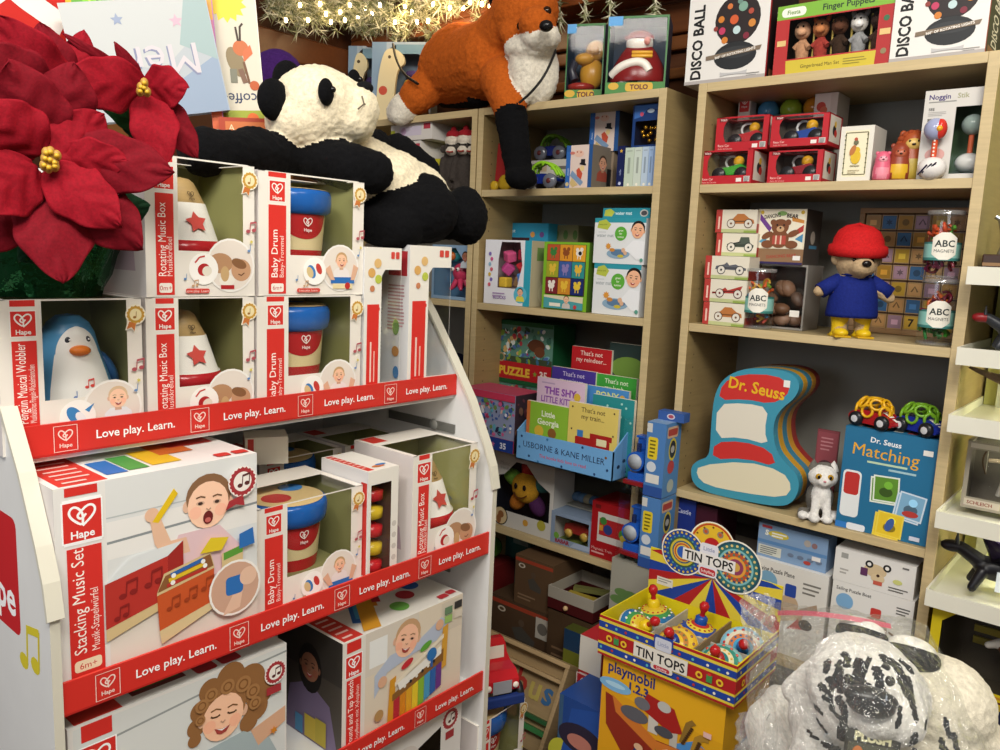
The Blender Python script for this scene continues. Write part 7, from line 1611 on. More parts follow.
# ================================================================== stack in front of the cases
cartop = .328
carton('storage_carton', 'plain brown storage carton under the yellow toy-ark carton', 'carton', .40, .26, cartop, (-.70, 1.345, 0), 0, '#6f5a42', None)
def ark(F):
    F.rect(0, .72, 1, 1, '#e0a81c'); F.poly([(0, 0), (1, 0), (1, .60), (.75, .68), (.5, .72), (0, .76)], '#d89c1a'); F.poly([(.55, 0), (1, 0), (1, .58), (.80, .66), (.6, .55)], '#4a8ac8'); F.poly([(.55, 0), (1, 0), (1, .22), (.75, .30)], '#4a7a34'); F.circ(.86, .40, .06, '#e6ecf0', 1.6, .8); F.poly([(.7, .28), (.85, .38), (1, .30), (1, .2)], '#2a5a9a')
    F.text('playmobil', .05, .925, .075, '#1c2c74', 0, .045, 'L', .40); F.text('1.2.3', .24, .835, .06, '#1c2c74', 0, .035, 'L', .17)
    _q = F.q; F.q = lambda x, y: _q(x, .27+.73*y)
    F.poly([(.04, .62), (.06, .30), (.20, .10), (.60, .05), (.88, .12), (.95, .45), (.86, .40), (.40, .36), (.12, .60)], '#8a2a1a'); F.poly([(.10, .62), (.16, .58), (.5, .36), (.86, .40), (.84, .30), (.5, .24), (.14, .46)], '#c9742c'); F.poly([(.80, .14), (.94, .3), (.94, .48), (.84, .5)], '#c9842c')
    F.circ(.12, .72, .085, '#7ab0d8', 1.5, .75); F.circ(.12, .725, .05, '#a8d0e6', 1.6, .5)
    F.rect(.42, .42, .50, .66, '#c9c4b8'); F.rect(.60, .38, .66, .60, '#b9b4a8'); F.poly([(.34, .62), (.40, .78), (.62, .74), (.70, .54), (.6, .5)], '#a0201c'); F.circ(.30, .52, .09, '#5a5a60', 1.2, .8); F.circ(.36, .66, .06, '#6a6a70'); F.circ(.54, .72, .05, '#b9b9b4'); F.circ(.55, .48, .05, '#4a4a50', 1.4, 1)
    F.line([(.70, .46), (.74, .66), (.78, .70)], .045, '#8a6a2c'); F.line([(.78, .34), (.82, .56), (.86, .60)], .055, '#a8802c'); F.line([(.84, .58), (.90, .585)], .035, '#a8802c')
    for i in range(9): F.circ(.705+.008*i, .46+.022*i, .012, '#4a3014'); F.circ(.785+.006*i, .34+.024*i, .014, '#4a3014')
    for i in range(8): F.line([(.56+.02*i, .30-.02*i), (.60+.02*i, .33-.02*i)], .02, '#1c1c1c' if i % 2 else '#e0dcd4'); F.line([(.64+.02*i, .26-.02*i), (.69+.02*i, .28-.02*i)], .02, '#e0dcd4' if i % 2 else '#1c1c1c')
    F.circ(.36, .16, .05, '#24306a', .8, 1.2); F.circ(.36, .23, .035, '#d8b08a'); F.circ(.46, .14, .05, '#c9a82c', .8, 1.2); F.circ(.46, .21, .035, '#d8b08a'); F.rect(.86, .62, .92, .67, '#e0b8b0'); F.poly([(.50, .30), (.58, .10), (.66, .02), (.52, .02)], '#4a8a2c'); F.q = _q
PY = 1.362
px0 = P(604, 652, Y=PY).x; px1 = P(727, 700, Y=PY).x
carton('ark_carton', 'yellow toy carton picturing a red ark with giraffes', 'carton', px1-px0, .215, .302, ((px0+px1)/2, PY, cartop+.0005), 0, '#d8a01c', ark, rart=lambda F: (F.rect(0, 0, 1, 1, '#c9961c'), F.circ(.5, .4, .18, '#3a6a9a', .8, 1.2), F.circ(.5, .7, .1, '#8a2a1a')))
# ---- counter display carton of spinning tops
zc0 = cartop+.303
ty = 1.35; cx0, cx1 = P(599, 630, Y=ty).x, P(736, 684, Y=ty).x; cw_ = cx1-cx0; ccx = (cx0+cx1)/2
dz = .200; hf = P(668, 640, Y=ty).z-zc0
t = thing('tops_display_carton', 'red, blue and yellow counter carton lettered TIN TOPS', 'display carton', (ccx, ty, zc0))
YL = m('#dcc81c', .4); RDp = '#a81e22'; BLp = '#1c3f94'; YLp = '#d8c23c'
mb = MB()
mb.box(-cw_/2, cw_/2, 0, .003, 0, hf, YL); mb.box(-cw_/2, -cw_/2+.003, .003, dz, 0, hf, YL); mb.box(cw_/2-.003, cw_/2, .003, dz, 0, hf, YL); mb.box(-cw_/2, cw_/2, 0, dz, 0, .003, YL)
def band(F, full=True):
    F.rect(0, 0, 1, 1, RDp); F.rect(0, .86, 1, .93, YLp); F.rect(0, .70, 1, .86, BLp); F.rect(0, .64, 1, .70, YLp); F.rect(0, .28, 1, .34, YLp); F.rect(0, .12, 1, .28, BLp); F.rect(0, .06, 1, .12, YLp)
    q = random.Random(2)
    n = 12 if full else 7
    for i in range(n):
        for y in (.78, .20): F.circ((i+.5)/n+q.uniform(-.02, .02), y, .035, q.choice(['#d8c23c', '#b8302c', '#5ab0b8', '#e6e0d0']), seg=8)
def frontp(F):
    band(F)
    for x in (.09, .205, .76, .90): F.circ(x, .49, .085, '#e0b82c'); F.circ(x, .49, .04, '#8a1e22')
    for x in (.148, .83): F.rect(x-.02, .40, x+.02, .58, '#3f8a4a'); F.rect(x-.012, .56, x+.012, .62, '#c8342c')
    F.rect(.285, .33, .68, .69, '#dcd8cc'); F.text('TIN TOPS', .482, .49, .22, '#17171a', 0, .03, 'C', .36)
    F.rrect(.43, .80, .57, 1.06, BLp, .05); F.rrect(.44, .70, .56, 1.0, '#c4c8d4', .05); F.text('Little', .5, .86, .10, '#8a94b4', 0, .01, 'C', .1); F.rrect(.42, .20, .58, .34, '#d4d0c6', .05); F.rrect(.44, .215, .56, .315, '#b8303a', .05); F.text('Schylling', .5, .265, .055, '#e6d8d4', 0, .01, 'C', .1)
frontp(front(mb, cw_, hf))
def rp(F):
    band(F, False); F.rect(.3, .36, .8, .62, '#b9b0a0'); F.circ(.15, .49, .08, '#e0b82c'); F.circ(.15, .49, .04, '#8a1e22')
rp(right(mb, cw_, dz, hf)); rp(left(mb, cw_, dz, hf)); mb.build('tray', t)
# header card with rays and three painted discs
mb = MB(); HY = dz; hh = P(647, 545, Y=ty+dz).z-zc0
def hfx(u, v): p = P(u, v, Y=ty+dz-.004); return ((p.x-cx0)/cw_, (p.z-zc0)/hh)
dl, dr_, dt = hfx(683, 552), hfx(736, 567), hfx(712, 546)
mb.box(-cw_/2, cw_/2, HY-.003, HY, 0, hh, YL)
F = Face(mb, (-cw_/2, HY-.003, 0), (1, 0, 0), (0, 0, 1), cw_, hh)
cols = [YLp, BLp, RDp]; n = 26; o = (.5, .84)
def edge(g):
    dx, dy = math.cos(g), math.sin(g); tt = 9
    if abs(dx) > 1e-6: tt = min(tt, (1-o[0])/dx if dx > 0 else -o[0]/dx)
    if abs(dy) > 1e-6: tt = min(tt, (1-o[1])/dy if dy > 0 else (hf/hh*.9-o[1])/dy)
    return (o[0]+dx*tt, o[1]+dy*tt)
for i in range(n): F.poly([o, edge(2*PI*i/n), edge(2*PI*(i+.5)/n), edge(2*PI*(i+1)/n)], cols[i % 3]); F.k -= 1
F.k += 1
F.rect(.07, .56, .20, .66, '#d8d4c8'); F.lines(.08, .64, .19, 2, .03, .012, '#8a8a86'); F.circ(.955, .60, .045, '#b0202a'); F.text('3+', .955, .60, .05, '#e6dcd4', 0, .02)
hd = mb.build('header_card', t)
# discs
def disc(F, x, y, r, rings):
    F.circ(x, y, r*1.06, '#e9e4d4', seg=36)
    for rr, c in rings: F.circ(x, y, r*rr, c, seg=36)
def dots(F, x, y, r, rr, n, s, c):
    for i in range(n): g = 2*PI*i/n; F.circ(x+r*rr*math.cos(g)*F.a(), y+r*rr*math.sin(g), r*s, c, seg=8); F.k -= 1
    F.k += 1
mb = MB(); F = Face(mb, (-cw_/2, HY-.0036, 0), (1, 0, 0), (0, 0, 1), cw_, hh)
px_m = (P(700, 560, Y=ty+dz)-CAM).dot(CF)/797
rt, rl, rr_ = [q*px_m/hh for q in (23, 22.5, 25)]
disc(F, *dt, rt, [(1, '#c8a01c'), (.97, '#b83a24'), (.90, '#dcb42c'), (.36, '#b01f22')]); dots(F, *dt, rt, .66, 6, .15, '#8a7a6a'); dots(F, *dt, rt, .66, 6, .08, '#b8502c'); dots(F, *dt, rt, .82, 12, .05, '#7a4a1c')
F.k += 4; disc(F, *dl, rl, [(1, '#1c3c8a'), (.86, '#1f4a9a'), (.70, '#3a5a3a'), (.62, '#c9b83c'), (.52, '#20507a'), (.46, '#d8a83c'), (.40, '#b8342c'), (.34, '#d8c04c'), (.28, '#2c5ab0')]); dots(F, *dl, rl, .90, 26, .055, '#d8b83c'); dots(F, *dl, rl, .75, 20, .045, '#5a9a8a')
F.k += 4; disc(F, *dr_, rr_, [(1, '#1c4a5a'), (.90, '#2c6a6a'), (.72, '#7ab4b8'), (.64, '#2c4a6a'), (.56, '#b8502c'), (.42, '#d89a3c'), (.32, '#8a3a5a'), (.18, '#c8a04c')]); dots(F, *dr_, rr_, .84, 24, .055, '#d8c07a'); dots(F, *dr_, rr_, .60, 18, .05, '#d8b060'); dots(F, *dr_, rr_, .48, 14, .045, '#3a7a6a')
F.k += 3
tc = hfx(709, 560); F.rrect(tc[0]-.07, tc[1]-.20, tc[0]+.07, tc[1]+.20, '#dcdce4', .04)
F.rect(tc[0]-.20, tc[1]-.075, tc[0]+.20, tc[1]+.075, '#e2e0dc'); F.text('TIN TOPS', tc[0], tc[1], .105, '#141416', 0, .03, 'C', .37); F.text('Little', tc[0], tc[1]+.135, .05, '#8a94b4', 0, .01, 'C', .12); F.rrect(tc[0]-.06, tc[1]-.18, tc[0]+.06, tc[1]-.10, '#b8303a', .03); F.text('Schylling', tc[0], tc[1]-.14, .035, '#eadfd8', 0, .01, 'C', .10)
mb.build('painted_discs', hd)
# dividers
mb = MB(); gy = m('#b5b0a4', .6); mb.box(-cw_/6-.0015, -cw_/6+.0015, .004, dz-.004, .003, hf*.78, gy); mb.build('divider', t)
mb = MB(); mb.box(cw_/6-.0015, cw_/6+.0015, .004, dz-.004, .003, hf*.86, m('#8a7250', .6)); mb.build('divider', t)
mb = MB(); mb.box(-cw_/2+.004, cw_/2-.004, dz/2-.0015, dz/2+.0015, .003, hf*.72, gy); mb.build('divider', t)
def spintop(label, x, y, z, rot, knob, cap, bands):
    t = thing('spinning_top', label, 'spinning top', (ccx+x, ty+y, zc0+z), 0, 'tin spinning tops in the counter carton', rot=rot); R = .046
    mb = MB(); prof = [(.0, -.040), (.004, -.034), (.010, -.026), (.026, -.015), (R*.94, -.004), (R, 0), (R*.97, .004), (R*.80, .012), (R*.62, .018), (R*.42, .023), (R*.24, .026)]
    mb.lathe(prof, [plas(c, .18) for c in ['#8a8a8a', bands[0], bands[0], bands[1], '#d8d0b4', '#d8d0b4', bands[1], bands[2], bands[3], bands[0]]], seg=36)
    for i in range(14):
        g = 2*PI*i/14; mb.ell((R*.80*math.cos(g), R*.80*math.sin(g), .0122), (.0034, .0034, .0012), plas(bands[4], .2), seg=8, ring=4)
        g += .2; mb.ell((R*.53*math.cos(g), R*.53*math.sin(g), .0208), (.0026, .0026, .0012), plas(bands[5], .2), seg=8, ring=4)
    o = mb.build('tin_body', t)
    k = MB(); k.lathe([(.013, .024), (.013, .038), (.009, .042), (.0, .042)], plas(cap, .25), seg=20); k.build('collar', t)
    k = MB(); k.lathe([(.0055, .042), (.005, .050), (.0095, .058), (.0105, .066), (.006, .073), (0, .074)], plas(knob, .15), seg=18); k.build('knob', t)
B1 = ('#c9a82c', '#2c6a9a', '#3f8a4a', '#c9b43c', '#e6e0d0', '#b8342c'); B2 = ('#b8342c', '#d8b42c', '#2c4a9a', '#d8c03c', '#2a3a8a', '#b02a2c'); B3 = ('#d8b02c', '#d8a82c', '#dcb83c', '#b87a3c', '#8a5a4a', '#6a7a4a'); B4 = ('#2c7a7a', '#8ac0c0', '#3a8a7a', '#d8d0a8', '#c8503c', '#d8b04c'); B5 = ('#4a9ac0', '#8ac4d8', '#d8d0b8', '#c87a4c', '#b8342c', '#3a6a9a')
x6 = cw_/3
spintop('upright top with a red knob and yellow collar, far left corner', -x6-.004, dz*.75, .045, (.05, -.1, 0), '#b01f22', '#d8b81c', B1)
spintop('upright top with a red knob and blue collar, back row middle', .0, dz*.75, .043, (-.05, .12, 0), '#b01f22', '#1c4a9a', B2)
spintop('top lying with its striped blue disc outward, back right corner', x6, dz*.72, .047, (.95, .15, .3), '#b01f22', '#2a6ab0', B5)
spintop('tipped top with a red knob and yellow collar, front left compartment', -x6+.006, dz*.28, .050, (.25, .85, .1), '#b01f22', '#d8b81c', B1)
spintop('yellow flower-painted top facing the aisle, front middle compartment', 0, dz*.27, .048, (.72, .05, 0), '#b01f22', '#1c3f94', B3)
spintop('pale green top facing the aisle, front right compartment', x6-.004, dz*.25, .047, (.70, .1, 0), '#b01f22', '#b02a2c', B4)

# ---- boxed trains between the cases
def train_(F):
    F.rect(0, 0, 1, 1, '#4a7ab4'); F.rect(0, .86, .28, .98, '#c9c9c4'); F.rrect(.10, .50, .62, .80, '#d8c02c', .03); F.lines(.2, .76, .52, 5, .05, .022, '#6a6018'); F.circ(.35, .40, .07, '#c9d0d8'); F.rect(.1, .18, .8, .30, '#d8d6d0'); F.rect(0, 0, 1, .14, '#2c4f94')
def trainr(F):
    F.rect(0, 0, 1, 1, '#4f80b4'); F.rrect(.10, .80, .80, .95, '#c9a88a', .03); F.rrect(.15, .83, .75, .92, '#a8443c', .02); F.circ(.5, .64, .13, '#c9b83c', .8, 1.2); F.circ(.5, .64, .10, '#2a3038', .8, 1.2); F.circ(.5, .64, .05, '#a8a8a4'); F.circ(.45, .40, .09, '#b03a3c'); F.circ(.5, .14, .09, '#a8b0a8')
tyY = 1.672
sx0, sx1 = P(643, 490, Y=tyY).x, P(662, 490, Y=tyY).x
zT = [P(652, 570, Y=tyY).z, P(652, 497, Y=tyY).z, P(655, 422, Y=tyY).z]
carton('white_carton', 'white carton with green leaf print under the boxed trains', 'carton', .12, .075, zT[0]-.001, (-.953, tyY+.002, 0), 0, '#98968a', lambda F: [F.circ(.2+.1*i, .85+.03*(i % 2), .02, '#5a7a44', 1.6, .8) for i in range(4)])
for i, lab in enumerate(('clear-fronted blue train pack, lower of two between the cases', 'clear-fronted blue train pack, upper of two between the cases')):
    h = zT[i+1]-zT[i]-.002; t = thing('boxed_train', lab, 'boxed toy', ((sx0+sx1)/2, tyY, zT[i]+.001*(i+0)), 0, 'blue train packs'); wb = sx1-sx0
    mb = MB(); mb.box(-wb/2, wb/2, 0, .075, 0, h, m('#4a7ab4', .35)); train_(front(mb, wb, h)); trainr(right(mb, wb, .075, h)); top(mb, wb, .075, h).rect(0, 0, 1, 1, '#7a9ac0')
    F = top(mb, wb, .075, h); mb.build('carton', t)
    bl = plas('#1f5cc0', .12); k = MB(); x0 = -wb/2-.030
    k.box(x0-.022, x0+.024, .010, .055, .022, .045, bl); k.tube([(x0, .004, .075), (x0, .05, .075)], .024, bl, 18); k.box(x0-.022, x0+.022, .05, .07, .045, .125, bl); k.box(x0-.026, x0+.026, .046, .072, .125, .131, bl); k.tube([(x0, .02, .095), (x0, .02, .118)], .006, plas('#1c2c5a'), 10)
    o = k.build('engine_body', t, bevel=.002)
    k = MB(); k.box(x0-.028, x0+.028, .0, .012, .016, .026, plas('#8a1e22', .2)); k.build('bumper', o)
    k = MB(); k.lathe([(0, 0), (.019, 0), (.019, .003), (0, .004)], m('#aab0b8', .4), M=Matrix.Translation((x0, .0045, .075)) @ Matrix.Rotation(PI/2, 4, 'X'), seg=24); k.build('smokebox_door', o)
    for q in (-1, 1):
        for yy in (.016, .042): k = MB(); k.lathe([(0, -.004), (.012, -.004), (.012, .004), (0, .004)], plas('#2a3a34', .4), M=Matrix.Translation((x0+q*.020, yy, .012)) @ Matrix.Rotation(PI/2, 4, 'Y'), seg=16); k.build('wheel', o)
    k = MB(); k.box(x0-.034, -wb/2, -.002, .075, 0, h*.97, FILM); k.build('clear_cover', t)
    if i: k = MB(); k.box(-wb/2+.002, wb/2+.02, .045, .075, h, h+.022, m('#35589a')); F = Face(k, (-wb/2+.002, .045, h), (1, 0, 0), (0, 0, 1), wb+.018, .022); F.circ(.5, .5, .35, '#c9c4d0', 1.4, .9); F.circ(.5, .5, .22, '#a84a5a', 1.5, .9); k.build('hang_tab', t)

# ---- things low down beside the white stand
def lt(F):
    F.rect(0, 0, 1, 1, '#20458a'); F.rect(0, 0, .10, 1, '#3a5a7a'); F.circ(.14, .60, .11, '#b9b83c'); F.circ(.40, .30, .27, '#8a9a94'); F.circ(.42, .30, .23, '#16263a'); F.circ(.40, .32, .15, '#c9c9cc', .8, 1.1); F.star(.40, .32, .10, '#7a2a5a', 6, .5); F.poly([(.1, .62), (.3, .94), (1, 1), (1, .45), (.7, .2), (.6, .5)], '#244e9c'); F.circ(.55, .76, .12, '#2a2438', 1.4, .8); F.circ(.52, .74, .06, '#b9786a', 1.5, .8)
    F.text('H', .86, .60, .13, '#d0d4e0', 0, .0); F.rect(.5, 0, 1, .14, '#7a2426'); F.line([(.6, .02), (.72, .2), (.95, .12)], .03, '#c9c4c4')
sbx0, sbx1 = P(560, 710, Y=1.41).x, P(603, 720, Y=1.41).x
carton('blue_truck_carton', 'dark blue carton with a truck wheel picture, beside the ark carton', 'carton', sbx1-sbx0, .13, P(585, 702, Y=1.41).z-.10, ((sbx0+sbx1)/2+.004, 1.40, .10), 0, '#20458a', lt)
carton('storage_carton', 'low brown carton under the dark blue truck carton', 'carton', .16, .17, .099, ((sbx0+sbx1)/2, 1.41, 0), 0, '#54412f', None)
def hr(F): F.rect(0, .84, 1, 1, '#d8d2c6'); F.rect(.0, 0, 1, .84, '#a81e26'); F.rect(.05, .68, .95, .83, '#cdb8b4'); F.heartlogo(.5, .755, .06, '#a8242c', '#d8c4c0'); 
carton('red_carton', 'upright red carton with a white heart emblem behind the truck carton', 'carton', P(600, 660, Y=1.52).x-P(578, 660, Y=1.52).x, .08, P(590, 638, Y=1.52).z, (P(590, 660, Y=1.52).x, 1.52, 0), 0, '#a8222a', hr)
def yb(F): F.rect(0, 0, 1, 1, '#6a6f24'); F.rect(0, .88, 1, 1, '#1c3a5a'); F.circ(.6, .74, .05, '#c9b43c'); F.circ(.5, .60, .07, '#3a4a1c'); F.rect(.1, .3, .9, .5, '#7a7a2c')
carton('olive_carton', 'dim olive carton with a blue top beside the wooden letter box', 'carton', P(585, 660, Y=1.66).x-P(562, 660, Y=1.66).x, .06, P(575, 632, Y=1.66).z, (P(574, 660, Y=1.66).x, 1.66, 0), 0, '#4a5020', yb)
# wooden letter box leaning back
A_ = P(478, 624, Y=1.62); B_ = P(571, 656, Y=1.62); wl = (B_-A_).length
t = thing('letter_box', 'wooden spelling box with coloured letters, leaning in the shade', 'wooden toy', (A_.x+wl/2, 1.40, .005), 0, rot=(-.50, 0, 0))
hl = (A_.z-.005)/math.cos(.50); wd = m('#b59a72', .5, 'wood')
mb = MB()
for a in ((-wl/2, wl/2, 0, .05, 0, .012), (-wl/2, wl/2, 0, .05, hl-.012, hl), (-wl/2, -wl/2+.012, 0, .05, .012, hl-.012), (wl/2-.012, wl/2, 0, .05, .012, hl-.012), (-wl/2+.012, wl/2-.012, .004, .04, hl-.055, hl-.045)): mb.box(*a, wd)
mb.build('frame', t, bevel=.002); MB().box(-wl/2+.012, wl/2-.012, .03, .045, .012, hl-.012, m('#a38a64', .5, 'wood')).build('panel', t)
mb = MB(); mb.box(-wl/2+.012, wl/2-.012, .010, .030, .290, .300, m('#2c5a34')); mb.build('green_rail', t)
mb = MB(); mb.box(-wl/2+.012, wl/2-.012, .010, .030, .262, .274, m('#3a7a44')); mb.build('green_rail', t)
mb = MB(); mb.box(-wl/2+.012, wl/2-.012, .010, .030, .125, .140, m('#24507a')); mb.build('blue_rail', t)
for i, (ch, c, x, z) in enumerate((('b', '#a8322a', .60, .335), ('u', '#b8a65a', .75, .335), ('s', '#3c6a9a', .89, .335), ('a', '#2c5a8a', .44, .335), ('i', '#3a6a44', .62, .165), ('h', '#b8482c', .80, .165), ('c', '#2a4a6a', .44, .165))):
    mb = MB(); vs, fs, x0, x1 = textmesh(ch, .03); k_ = .085
    pts = [((vx-x0)*k_-wl/2+wl*x-.03, .0285, z+vy*k_) for vx, vy in vs]; mb.add(pts, fs, m(c, .5)); o = mb.build('letter_tile', t, solid=.006)
# red toy truck on a boxed drum, past the end of the stand
hx, hy = P(496, 720, Y=1.30).x, 1.30
zr_ = P(500, 692, Y=1.30).z
t = hape('drum', 'boxed toy drum beyond the end of the stand, red truck on it', (P(520, 700, Y=1.30).x-.005, 1.245, zr_-.2), G2, filmed=True, w=.16, h=.2)
carton('storage_carton', 'brown carton under the boxed drum beyond the stand end', 'carton', .20, .22, zr_-.201, (P(520, 700, Y=1.30).x-.10, 1.16, 0) if False else (P(520, 700, Y=1.30).x-.09, 1.20, 0), 0, '#4a3a2a', None)
t = thing('toy_truck', 'glossy red toy truck with a blue bumper, past the stand end', 'toy truck', (P(496, 690, Y=1.27).x-.014, 1.27, zr_+.0005), -.45)
rd = plas('#b41f26', .1); mb = MB(); mb.prism(smooth2([(-.07, .03), (-.07, .115), (-.03, .118), (-.012, .085), (.050, .078), (.058, .03), (-.07, .03)], 1)[:-1], -.042, .042, rd); o = mb.build('truck_body', t, bevel=.005)
k = MB(); k.add([(-.012, -.030, .1155), (-.012, .030, .1155), (-.0085, .030, .088), (-.0085, -.030, .088)], [(0, 3, 2, 1)], m('#d8cfc0')); k.add([(-.026, -.0425, .085), (-.06, -.0425, .085), (-.06, -.0425, .11), (-.03, -.0425, .11)], [(3, 2, 1, 0)], m('#d8cfc0')); k.v = [(x+.004, y, z) for x, y, z in k.v]
k.build('windscreen', o)
k = MB(); k.box(.050, .066, -.052, .052, .012, .034, plas('#24366e', .2)); k.build('bumper', t, bevel=.003)
k = MB(); k.box(.0575, .0595, -.022, .022, .040, .068, m('#8f9096', .3)); k.build('grille', t)
for y in (-.032, .032): k = MB(); k.ell((.058, y, .055), (.004, .007, .007), m('#e6dcd0', .2)); k.build('headlight', t)
for x in (-.045, .035):
    for y in (-.046, .046): k = MB(); k.lathe([(0, -.008), (.022, -.008), (.026, -.004), (.026, .004), (.022, .008), (0, .008)], plas('#1c1c1e', .4), M=Matrix.Translation((x, y, .026)) @ Matrix.Rotation(PI/2, 4, 'X'), seg=22); k.build('wheel', t)

# ================================================================== bagged plush in the near corner
TZ_ = .70
t = thing('low_table', 'low grey table carrying the bagged plush toys', 'table', (-.02, .95, 0))
MB().box(-.42, .50, -.27, .24, TZ_-.03, TZ_, m('#8a857c', .5, 'paint')).build('table_top', t, bevel=.003)
for x in (-.38, .46):
    for y in (-.23, .20): MB().box(x-.02, x+.02, y-.02, y+.02, 0, TZ_-.03, m('#77726a')).build('leg', t)
WH_ = m('#dedad2', .95, 'fur'); WC_ = m('#d0c8b4', .95, 'fur'); BKS = m('#17181d', .95, 'fur')
t = thing('plush_tiger', 'white plush tiger with black stripes inside a clear bag', 'plush toy', (-.19, .93, TZ_))
O = Vector(t.location)
def T_(u, v, Y): return P(u, v, Y=Y)-O
hc = T_(866, 690, .90); ms = T_(869, 708, .866)
prims = [('e', hc, (.064, .060, .052), None, WH_), ('e', T_(864, 668, .925), (.055, .048, .036), None, WH_), ('e', ms, (.042, .038, .030), None, WH_), ('e', T_(848, 716, .875), (.034, .032, .030), None, WH_), ('e', T_(892, 716, .875), (.034, .032, .030), None, WH_),
    ('c', T_(928, 740, .965), .068, T_(975, 800, 1.02), .085, WC_), ('e', T_(935, 705, .975), (.062, .07, .055), None, WC_), ('e', T_(815, 718, .92), (.030, .032, .036), None, WH_), ('c', T_(826, 718, .91), .030, T_(815, 775, .89), .034, WH_), ('c', T_(826, 672, .93), .022, T_(795, 690, .925), .016, WH_), ('e', T_(870, 800, .95), (.10, .09, .09), None, WC_)]
o = blob('body', prims, t, .0026, 8, fuzz=.0012)
me = o.data; me.materials.append(BKS); bi = len(me.materials)-1
strokes = [((858, 660), (860, 668), 4), ((858, 664), (853, 695), 4.6), ((876, 668), (881, 700), 3.4), ((836, 670), (840, 686), 3.8), ((826, 660), (824, 668), 3), ((842, 652), (846, 662), 2.6), ((838, 660), (836, 668), 3), ((868, 657), (866, 664), 2.4), ((885, 654), (888, 664), 3), ((898, 662), (905, 676), 3.4), ((893, 658), (893, 660), 3.6), ((900, 676), (909, 690), 3), ((910, 676), (918, 716), 2.8), ((905, 660), (913, 667), 3.4), ((890, 695), (893, 706), 2.2), ((902, 705), (899, 726), 1.8), ((930, 716), (928, 730), 2), ((945, 718), (948, 738), 2), ((938, 738), (944, 752), 2.2), ((918, 740), (912, 755), 3), ((956, 735), (960, 760), 1.8),
    ((818, 686), (824, 692), 2.6), ((822, 700), (830, 704), 2.8), ((812, 708), (818, 714), 2.6), ((836, 698), (842, 712), 3.4), ((826, 690), (829, 698), 2), ((842, 720), (840, 740), 3.4), ((828, 712), (838, 722), 2.6), ((815, 722), (824, 734), 2), ((806, 732), (815, 738), 1.8), ((822, 742), (836, 748), 2.4), ((848, 690), (848, 700), 2.6), ((868, 683), (870, 692), 1.8), ((826, 678), (830, 686), 2.2)]
vco = [v.co.copy() for v in me.vertices]
vuv = []
for q in vco:
    d = q+O-CAM; dd = d.dot(CF); vuv.append((500+FPX*d.dot(CR)/dd, 375+FPX*d.dot(CD)/dd, dd))
def on_body(u, v):
    best = None
    for q, (a, b_, dd) in zip(vco, vuv):
        if abs(a-u) < 3 and abs(b_-v) < 3 and (best is None or dd < best[0]): best = (dd, q)
    return best[1] if best else T_(u, v, .88)
st3 = []
for a, b_, w_ in strokes:
    pa, pb, pm_ = on_body(*a), on_body(*b_), on_body((a[0]+b_[0])/2, (a[1]+b_[1])/2); st3 += [(pa, pm_, w_*.0019), (pm_, pb, w_*.0019)]
body_mi = [p.material_index for p in me.polygons]
for i, p in enumerate(me.polygons):
    c = p.center; nz_ = .80+.35*noise.noise(c*60)
    for pa, pb, w_ in st3:
        if abs(c.x-pa.x) > .06 or abs(c.z-pa.z) > .06: continue
        e = pb-pa; tt = max(0, min(1, (c-pa).dot(e)/max(1e-9, e.length_squared)))
        if (c-pa-e*tt).length < w_*nz_: body_mi[i] = bi; break
me.polygons.foreach_set('material_index', body_mi)
k = MB(); nb_ = m('#141416', .28, 'plas'); k.ell(T_(871, 704, .832), (.024, .014, .014), nb_, (0, .1, .5)); k.ell(T_(871, 698, .834), (.027, .014, .011), nb_, (0, .1, .5)); k.build('nose', t)
for u, v in ((848, 679), (890, 681)): k = MB(); k.ell(T_(u, v, .847), (.0048, .005, .0055), plas('#1c1a18', .05)); k.build('eye', t)
for u, v, Y in ((862, 636, .955), (912, 656, .955)): k = MB(); k.ell(T_(u, v, Y), (.030, .018, .016), BKS); k.ell(T_(u, v-7, Y+.004), (.026, .014, .014), WH_); k.build('ear', t)
k = MB(); c = T_(842, 766, .815); F = Face(k, (0, 0, 0), (1, 0, 0), (0, 0, 1), .054, .040); F.rect(0, 0, 1, 1, '#2a2a24'); F.text('PLUSH', .5, .83, .22, '#d2cda2', 0, .05, 'C', .92); F.rect(.06, .05, .94, .66, '#4a4a3a'); F.circ(.25, .3, .26, '#c9702c', .6, 1.1); F.circ(.6, .3, .2, '#c9cfd0', 1.4, 1); F.star(.6, .35, .2, '#8a9a9a', 6)
k.build('paper_tag', t, tuple(c), solid=.0008, rot=(-.25, .06, .52))
BAG = film('bag_film', (.98, .985, .98), .055, .08, .05, .035, (.92, .93, .88))
BAG2 = film('bag_film_fold', (.95, .96, .95), .10, .16, .04, .16, (.92, .90, .88))
